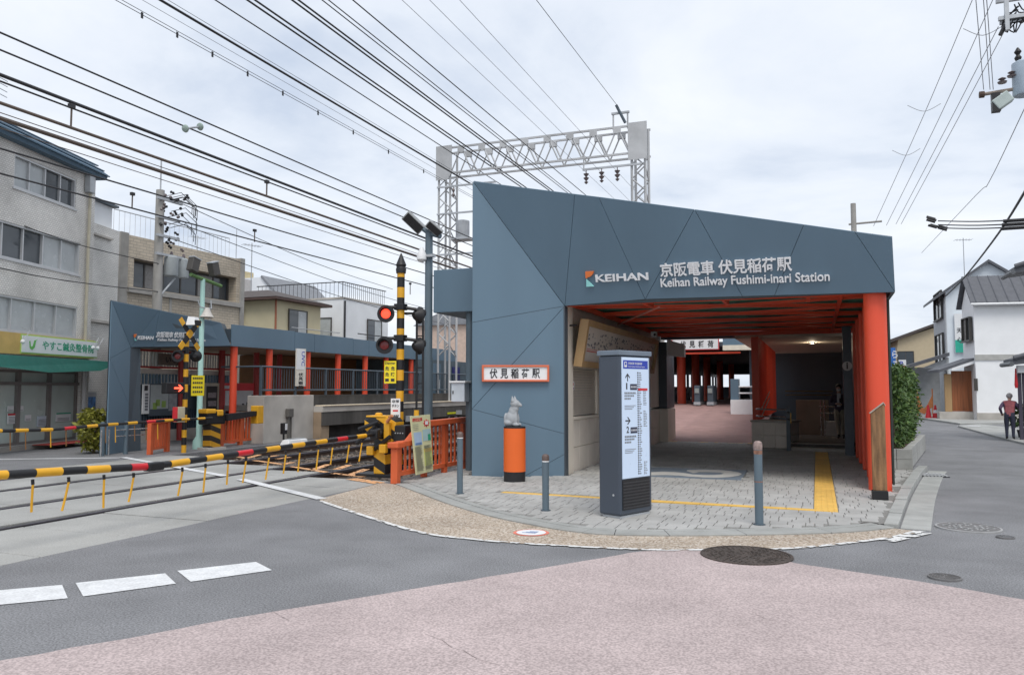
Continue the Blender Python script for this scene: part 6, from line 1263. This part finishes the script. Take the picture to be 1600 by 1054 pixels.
Yh = 53.0; xl, xa = oY(1481, 560, Yh).x, oY(1549, 560, Yh).x; xr = 2*xa-xl; ze = oY(1481, 456, Yh).z; za_ = oY(1549, 410, Yh).z
H2 = thing('pale_blue_house', 'pale blue sided gable house behind the white house at right', 'house', (xa, Yh, 0)); obj('wall', MB().prism([(xl, Yh, 0), (xr, Yh, 0), (xr, Yh, ze), (xa, Yh, za_), (xl, Yh, ze)], (0, 5, 0)), siding, H2)
H2F = Fr((xl, Yh), (1, 0)); L2 = Fr((xl, Yh+9), (0, -1))
for sg, xe in ((-1, xl), (1, xr)):
    s_ = (za_-ze)/(xa-xl); o1 = .6; obj('roof', MB().prism([(xe+sg*o1, Yh-.35, ze-s_*o1), (xa, Yh-.35, za_), (xa, Yh-.35, za_+.16), (xe+sg*o1, Yh-.35, ze-s_*o1+.16)], (0, 5.6, 0)), dtile, H2)
obj('vent', MB().fb(H2F, xa-xl-.25, xa-xl+.25, za_-1.6, za_-1.0, 0, .03), dkframe, H2)
obj('grey_side', MB().box(xl-.06, xl-.003, Yh, Yh+5, 0, ze-.3), M('side_grey', (.42, .44, .46), .8), H2)
for b0, b1_ in ((3.2, 5.0), (5.9, 7.6)): window(H2, Fr((xl-.06, Yh+5), (0, -1)), 1.2, 4.4, b0, b1_, 2, dkframe, [glass, glass_c], .12, .09)
SS = thing('shop_banner', 'white and green vertical signboard on the pale blue house', 'sign', (xl+1, Yh, 3)); a0, b1_, a1, b0 = *[(oY(1491, 490, Yh-.2).x-xl), oY(1491, 490, Yh-.2).z], (oY(1512, 550, Yh-.2).x-xl), oY(1512, 550, Yh-.2).z
obj('plate', MB().fb(H2F, a0, a1+.5, b0, b1_, .06, .16), white, SS); obj('green_band', MB().fb(H2F, a0, a1+.5, b0, b0+(b1_-b0)*.32, .16, .17), M('sign_teal', (.03, .42, .30), .5), SS); ftext(H2F, '天然木の', a0+.1, b1_-1.15, 1.1, .32, .161, 'lettering', ink, SS, .01, .02); ftext(H2F, '心と体に', a0+.1, b1_-1.7, 1.1, .32, .161, 'lettering', ink, SS, .01, .02); ftext(H2F, '体', a0+.6, b0+.12, .42, .42, .171, 'lettering', white, SS, .01, .03)
cp0, cp1 = oY(1434, 600, 50), oY(1484, 600, 50); CPt = Fr((cp0.x, 50), (1, 0)); wL = cp1.x-cp0.x
CP = thing('carport', 'grey walled lean-to carport with dark sloping roof beside the pale blue house', 'carport', (cp0.x, 50, 0)); obj('wall', MB().fb(CPt, .0, wL, 0, 2.9, -4, -3.8), M('carport_grey', (.42, .44, .46), .8), CP); obj('roof', MB().prism([CPt.p(-1.0, oY(1416, 580, 50).z, .3), CPt.p(wL, oY(1484, 556, 50).z, .3), CPt.p(wL, oY(1484, 556, 50).z+.2, .3), CPt.p(-1.0, oY(1416, 580, 50).z+.2, .3)], (0, 4.5, 0)), dtile, CP); obj('front_panel', MB().prism([CPt.p(.2, 2.75), CPt.p(wL, 2.75), CPt.p(wL, oY(1484, 558, 50).z), CPt.p(-.2, oY(1434, 580, 50).z)], (0, .1, 0)), MT['carport_grey'], CP); obj('post', MB().fb(CPt, -.6, -.35, 0, 2.75, -.2, 0), dkframe, CP)
H3 = thing('beige_house', 'beige sided house with plain gable far down the side street', 'house', (5, 70, 0)); p = [oY(*q, 70) for q in ((1396, 640), (1480, 640), (1480, 505), (1403, 530))]; obj('wall', MB().prism([Vector((v.x, 70, max(0, v.z) if i > 1 else 0)) for i, v in enumerate(p)], (0, 8, 0)), M('beige_siding', (.52, .43, .29), .8, .04), H3); obj('roof', MB().prism([oY(1388, 536, 69.6), oY(1484, 500, 69.6), oY(1484, 496, 69.6), oY(1388, 531, 69.6)], (0, 9, 0)), MT['brown_roof_tile'], H3)
b3 = Fr((p[0].x, 70), (1, 0)); window(H3, b3, .4, 1.6, 2.6, 4.6, 2, dkframe, [glass], .06, .03)
# corner house at the right edge: only its eaves and posts reach into view
R0 = thing('corner_house', 'dark tiled eaves and posts of a wooden house at the right edge', 'house', (6.5, 29, 0)); obj('wall', MB().box(6.75, 12, 27.3, 28.6, 0, 5.9), M('dark_timber', (.12, .09, .07), .8), R0)
a = oY(1578, 566, 28.0); b = oY(1580, 425, 28.0)
for nm, q, zz in (('lower_eave', a, .35), ('upper_eave', b, .5)):
    obj(nm, MB().hexa([(q.x, 27.6, q.z-.08), (8.5, 27.6, q.z+.25), (8.5, 28.9, q.z+.25), (q.x, 28.9, q.z-.08), (q.x, 27.6, q.z+.10), (8.5, 27.6, q.z+.25+zz+.4), (8.5, 28.9, q.z+.25+zz+.4), (q.x, 28.9, q.z+.10)]), dtile, R0)
    obj('gutter', MB().tube([(q.x-.05, 27.5, q.z-.06), (q.x-.05, 28.9, q.z-.06)], .07, 8), M('gutter_grey', (.12, .13, .14), .5), R0)
    for k in range(10): obj('roof_tile', MB().tube([(q.x+.02+k*.25, 27.58, q.z+.12+k*.078), (q.x+.27+k*.25, 27.58, q.z+.198+k*.078)], .07, 8), dtile, R0)
obj('beam', MB().box(a.x+.15, 7, 27.8, 27.95, a.z-.32, a.z-.1), white, R0)
for px in (1593, 1600): q = oY(px, 600, 28.0); obj('post', MB().box(q.x-.045, q.x+.045, 27.95, 28.05, 0, a.z-.1), M('post_purple', (.06, .05, .075), .6), R0)
obj('tassel', MB().lathe((oY(1587, 580, 27.9).x, 27.9, 1.62), [(.035, 0), (.05, .1), (.03, .4), (.015, .6)], 8), redsign, R0)
# kerbs and pavement on the right of the side street
rk = MB(); struct('far_pavement', MB().prism([gp(1406, 650), gp(1482, 661), gp(1500, 664), gp(1600, 662), gp(1600, 652), gp(1406, 645)], (0, 0, .08)), kerb_con)
struct('corner_pavement', MB().prism([gp(1497, 667), gp(1576, 689), gp(1610, 697), gp(1680, 690), gp(1600, 672), gp(1530, 664)], (0, 0, .06)), kerb_con)
obj('street_marking', strip((1532, 668), (1497, 667), .5, .07), white_paint, bpy.data.objects['road'], fix=False)
# parking sign, banner, net, cones, pots
q0, q1 = oY(1404, 562, 36), oY(1416, 577, 36); PSg = thing('parking_sign', 'white parking sign with blue P above the hedge', 'sign', (q0.x, 36, 0)); QF = Fr((q0.x, 36), (1, 0)); ww = q1.x-q0.x; obj('plate', MB().fb(QF, 0, ww, q1.z, q0.z, 0, .04), white, PSg); obj('post', MB().fb(QF, ww*.45, ww*.55, 0, q1.z, 0, .03), galv, PSg); ftext(QF, 'P', .03, q0.z-.24, .13, .18, .041, 'lettering', bluesign, PSg, .004, .02); obj('print', MB().fb(QF, .05, ww-.04, q1.z+.04, q1.z+.14, .04, .044), redsign, PSg)
q0, q1 = oY(1391, 543, 30), oY(1400, 580, 30); BNn = thing('blue_banner', 'blue vertical banner with white lettering beside the red column', 'banner', (q0.x, 30, 0)); QF = Fr((q0.x, 30), (1, 0)); obj('cloth', MB().fb(QF, 0, q1.x-q0.x, q1.z-.5, q0.z, 0, .02), M('banner_blue', (.03, .15, .50), .6), BNn); obj('pole', MB().fb(QF, -.04, 0, 0, q0.z+.1, 0, .03), galv, BNn)
for i, ch in enumerate('らる'): ftext(QF, ch, .05, q0.z-.36*(i+1), .17, .26, .021, 'lettering', white, BNn, .003, .02)
c = gp(1434, 652); e = gp(1458, 654); NT = thing('safety_net', 'orange safety net hung between posts on the side street', 'safety net', c); nm_ = M('net_orange', (.72, .25, .08), .8, .15, 6)
A = [c+Z3*1.5, c.lerp(e, .25)+Z3*.75, c.lerp(e, .45)+Z3*.5, c.lerp(e, .7)+Z3*.75, e+Z3*1.25]; Bq = [c+Z3*.35, c.lerp(e, .25)+Z3*.28, c.lerp(e, .45)+Z3*.22, c.lerp(e, .7)+Z3*.40, e+Z3*.65]; m = MB()
for i in range(4): m.quad(A[i], A[i+1], Bq[i+1], Bq[i])
o = obj('net', m, nm_, NT); sd = o.modifiers.new('s', 'SOLIDIFY'); sd.thickness = .02
for q in (c, e): obj('post', MB().cyl(q, q+Z3*1.6, .03, n=8), nm_, NT)
for px, lab in ((1451, 'dark red cone beside the safety net'), (1462, 'red and white cone next to the potted plant')):
    q = gp(px, 655); t = thing('traffic_cone', lab, 'traffic cone', q, 'traffic cones'); obj('foot', MB().box(q.x-.2, q.x+.2, q.y-.2, q.y+.2, 0, .05), black, t); obj('cone', MB().lathe(q, [(.16, .05), (.04, .75), (.001, .76)], 14), redsign, t, smooth=True); obj('band', MB().lathe(q, [(.115, .34), (.085, .5)], 14), white, t) if px > 1455 else None
for px, py, s, lab in ((1475, 645, .55, 'bushy potted plant in front of the cedar gate'), (1590, 672, .5, 'green plant behind the person in the quilted vest')):
    q = gp(px, py) if px < 1500 else Vector((6.1, 29.2, 0)); t = thing('potted_plant', lab, 'potted plant', q, 'potted plants'); obj('pot', MB().lathe(q, [(.14, 0), (.2, .3), (.001, .3)], 14), white if px < 1500 else black, t); obj('foliage', leaves(lambda r: q+Vector((r.gauss(0, .28)*s*1.4, r.gauss(0, .28)*s, .45+r.random()*s*1.3)), 260, .14, .3, random.Random(px)), leaf_m, t, fix=False)

def antenna(lab, base, h, d_=(1, .3, 0)):
    t = thing('roof_antenna', lab, 'antenna', base, 'roof antennas'); b = Vector(base); d_ = Vector(d_).normalized(); n_a = Vector((-d_.y, d_.x, 0)); obj('mast', MB().tube([b, b+Z3*h], .025, 6), galv, t); obj('boom', MB().tube([b+Z3*h*.95-d_*.5, b+Z3*h*.95+d_*.5], .015, 5), galv, t)
    for k in range(6): c_ = b+Z3*h*.95+d_*(-.45+k*.18); obj('element', MB().tube([c_-n_a*.28, c_+n_a*.28], .010, 4), galv, t)
antenna('thin television antenna on the roof of the pale blue house', (xa-.9, Yh+2, za_-.5), 2.4)
antenna('television antenna on the cream house roof', (-27.0, 32.5, 6.5), 2.6, (.4, 1, 0)); antenna('television antenna on the lattice walled block', (-33.4, 35.5, 8.1), 2.4, (.2, 1, 0))
q = oX(443, 690, -14.3); TM = thing('track_lamp', 'small black lamp on a post beside the far concrete wall', 'lamp', (q.x, q.y, -.1)); obj('post', MB().cyl((q.x, q.y, -.17), (q.x, q.y, .35), .03, n=8), black, TM); obj('head', MB().box(q.x-.06, q.x+.06, q.y-.09, q.y+.09, .30, .62), black, TM, bev=.02); obj('face', MB().box(q.x+.06, q.x+.066, q.y-.02, q.y+.08, .42, .60), white, TM)
q = oX(458, 692, -14.2); TC = thing('track_cover', 'low white cover box lying beside the far track', 'cover box', (q.x, q.y, -.17)); obj('shell', MB().hexa([(q.x-.2, q.y-.5, -.17), (q.x+.2, q.y-.5, -.17), (q.x+.2, q.y+.6, -.17), (q.x-.2, q.y+.6, -.17), (q.x-.12, q.y-.35, .14), (q.x+.12, q.y-.35, .14), (q.x+.12, q.y+.5, .14), (q.x-.12, q.y+.5, .14)]), white, TC, bev=.03); obj('lid_strip', MB().box(q.x-.08, q.x+.08, q.y-.3, q.y+.45, .142, .16), galv, TC)
# ================================================================== PEOPLE
def person(name, lab, loc, rot, J, bones, mats, hair, scale=1.0):
    """J: joint -> (x, y, z, radius); bones: (a, b, cloth); one skinned continuous body"""
    names = list(J); me = bpy.data.meshes.new(name); me.from_pydata([J[n][:3] for n in names], [(names.index(a), names.index(b)) for a, b, _ in bones], [])
    o = bpy.data.objects.new(name, me); COL.objects.link(o); o.modifiers.new('skin', 'SKIN'); sk = me.skin_vertices[0].data
    for i, n in enumerate(names): sk[i].radius = (J[n][3], J[n][3]*(J[n][4] if len(J[n]) > 4 else 1)); sk[i].use_root = (n == 'pelvis')
    sb = o.modifiers.new('sub', 'SUBSURF'); sb.levels = 2; sb.render_levels = 2
    dg = bpy.context.evaluated_depsgraph_get(); dg.update(); m2 = bpy.data.meshes.new_from_object(o.evaluated_get(dg)); bpy.data.objects.remove(o)
    cl = list(dict.fromkeys(b[2] for b in bones))
    for c in cl: m2.materials.append(mats[c])
    for p in m2.polygons:
        best = None
        for a, b, c in bones:
            A, B = Vector(J[a][:3]), Vector(J[b][:3]); t = max(0, min(1, (p.center-A).dot(B-A)/max((B-A).length_squared, 1e-6))); d_ = (p.center-A.lerp(B, t)).length-.5*(J[a][3]*(1-t)+J[b][3]*t)
            if best is None or d_ < best[0]: best = (d_, c)
        p.material_index = cl.index(best[1]); p.use_smooth = True
    root = bpy.data.objects.new(name, m2); COL.objects.link(root); root.location = loc; root.rotation_euler = (0, 0, rot); root.scale = (scale,)*3; tag(root, lab, 'person')
    hm = MB(); hc = Vector(hair[0]); hm.ball(hc, *hair[1], 14, 10); h = bpy.data.objects.new('hair', None); bpy.data.objects.remove(h)
    mm = bpy.data.meshes.new('hair'); mm.from_pydata(hm.v, [], hm.f); mm.materials.append(hair[2]); mm.polygons.foreach_set('use_smooth', [True]*len(mm.polygons)); ho = bpy.data.objects.new('hair', mm); COL.objects.link(ho); ho.parent = root
    return root
def part(root, name, mb, mat):
    me = bpy.data.meshes.new(name); me.from_pydata(mb.v, [], mb.f); me.materials.append(mat); o = bpy.data.objects.new(name, me); COL.objects.link(o); o.parent = root; return o
def hand(J, bones, side, wrist, d, spread, up_):
    """palm, four fingers and a thumb as chains from the wrist"""
    w_ = Vector(wrist); d = Vector(d).normalized(); s = Vector(spread).normalized(); u = Vector(up_).normalized(); J[side+'palm'] = (*(w_+d*.05), .036, .6); bones.append((side+'wrist', side+'palm', 'skin'))
    for k, (off, ln) in enumerate(((-.030, .070), (-.010, .080), (.010, .076), (.030, .060))):
        a = w_+d*.09+s*off; b = a+d*ln*.5+u*.012; c = b+d*ln*.3+u*.03; J[f'{side}f{k}a'] = (*a, .011); J[f'{side}f{k}b'] = (*b, .010); J[f'{side}f{k}c'] = (*c, .008)
        bones += [(side+'palm', f'{side}f{k}a', 'skin'), (f'{side}f{k}a', f'{side}f{k}b', 'skin'), (f'{side}f{k}b', f'{side}f{k}c', 'skin')]
    t0 = w_+d*.03-s*.045; J[side+'t0'] = (*t0, .013); J[side+'t1'] = (*(t0+d*.04-s*.012+u*.02), .010); bones += [(side+'palm', side+'t0', 'skin'), (side+'t0', side+'t1', 'skin')]
# y- is forward for these skeletons
def skeleton(h, lean, bow, lfoot, rfoot, lel, lwr, rel, rwr, trouser='trouser'):
    k = h/1.7; v = lambda x, y, z, r, *e: (x*k, y*k, z*k, r*k, *e)
    ly = -math.sin(lean); lz = math.cos(lean)
    up_ = lambda x, t: (x, ly*t, .90+lz*t)
    J = {'pelvis': v(0, 0, .90, .15, .8), 'waist': v(*up_(0, .14), .145, .75), 'chest': v(*up_(0, .36), .17, .72), 'neck0': v(*up_(0, .52), .085), 'neck': v(*[a+b for a, b in zip(up_(0, .58), (0, -.02*bow, 0))], .055)}
    hx = [a+b for a, b in zip(up_(0, .66), (0, -.05*bow, 0))]; J['jaw'] = v(hx[0], hx[1]-.015, hx[2], .070); J['head'] = v(hx[0], hx[1]-.01-.02*bow, hx[2]+.085, .088); J['crown'] = v(hx[0], hx[1]-.03*bow, hx[2]+.135, .066); J['nose'] = v(hx[0], hx[1]-.105-.02*bow, hx[2]+.04, .016)
    B = [('pelvis', 'waist', 'top'), ('waist', 'chest', 'top'), ('chest', 'neck0', 'top'), ('neck0', 'neck', 'skin'), ('neck', 'jaw', 'skin'), ('jaw', 'head', 'skin'), ('head', 'crown', 'skin'), ('head', 'nose', 'skin')]
    for sd_, sg, el, wr, ft in (('l', 1, lel, lwr, lfoot), ('r', -1, rel, rwr, rfoot)):
        sh = up_(sg*.19, .47); J[sd_+'sh'] = v(*sh, .075); J[sd_+'el'] = v(*el, .056); J[sd_+'wrist'] = v(*wr, .036)
        B += [('chest', sd_+'sh', 'top'), (sd_+'sh', sd_+'el', 'sleeve'), (sd_+'el', sd_+'wrist', 'sleeve')]
        d_ = (Vector(wr)-Vector(el)).normalized(); hand(J, B, sd_, Vector(J[sd_+'wrist'][:3]), d_, Vector((sg, 0, 0)), Vector((0, -.6, .8)))
        J[sd_+'hip'] = v(sg*.095, 0, .84, .105); J[sd_+'kn'] = v((sg*.10+ft[0])*.5, ft[1]*.5-.02, .47, .072); J[sd_+'an'] = v(ft[0], ft[1]+.03, .09, .045); J[sd_+'heel'] = v(ft[0], ft[1]+.05, .045, .042); J[sd_+'toe'] = v(ft[0]+sg*.02, ft[1]-.15, .032, .034)
        B += [('pelvis', sd_+'hip', trouser), (sd_+'hip', sd_+'kn', trouser), (sd_+'kn', sd_+'an', trouser), (sd_+'an', sd_+'heel', 'shoe'), (sd_+'an', sd_+'toe', 'shoe')]
    return J, B, tuple(a*k for a in (hx[0], hx[1]-.005, hx[2]+.075)), k
navy = M('navy_cloth', (.025, .028, .05), .85, .1, 8); khaki = M('khaki_cloth', (.30, .26, .20), .85, .08, 8); dkc = M('dark_cardigan', (.04, .03, .05), .85, .1, 8); shoe = M('dark_shoe', (.02, .02, .02), .6); greyh = M('grey_hair', (.38, .36, .35), .8, .2, 30); blackh = M('black_hair', (.015, .014, .014), .6); vest = M('quilted_vest', (.26, .07, .08), .8, .25, 14, .6, 30); plaid = M('plaid_sleeve', (.09, .06, .11), .85, .5, 25)
J, B, hc, k = skeleton(1.60, .55, 1.3, (.10, .02), (-.10, .06), (.29, -.02, 1.10), (.25, -.20, .92), (-.30, -.14, 1.12), (-.34, -.42, 1.16))
p1 = person('person', 'person in a dark red quilted vest seen from behind at the right edge', gp(1579, 689)+Vector((0, 0, .06)), math.radians(166), J, B, {'top': vest, 'sleeve': plaid, 'trouser': navy, 'shoe': shoe, 'skin': skin_m}, ((hc[0], hc[1]+.015, hc[2]+.02), (.098, .105, .10), greyh), .90)
J, B, hc, k = skeleton(1.58, .10, 1.6, (.09, -.02), (-.03, -.16), (.27, .02, 1.12), (.08, -.22, 1.10), (-.27, .02, 1.12), (-.08, -.22, 1.12))
p2 = person('person', 'person in dark cardigan and khaki trousers looking down at a phone by the stairs', Vector((.60, 24.55, .18)), math.radians(-6), J, B, {'top': dkc, 'sleeve': dkc, 'trouser': khaki, 'shoe': shoe, 'skin': skin_m}, ((hc[0], hc[1]+.02, hc[2]+.025), (.10, .108, .10), blackh), .95)
part(p2, 'mask', MB().ball((hc[0], hc[1]-.085, hc[2]-.055), .055, .035, .045), white); part(p2, 'shirt', MB().box(-.05, .05, -.20, -.10, .96, 1.36), M('white_shirt', (.5, .5, .52), .8))
PH = obj('phone', MB().box(-.04, .04, -.006, .006, -.07, .07), black, None, bev=.004); PH.location = Vector((.63, 24.22, 1.27)); PH.rotation_euler = (-.6, 0, 0); tag(PH, 'small dark phone held by the person at the stairs', 'phone')
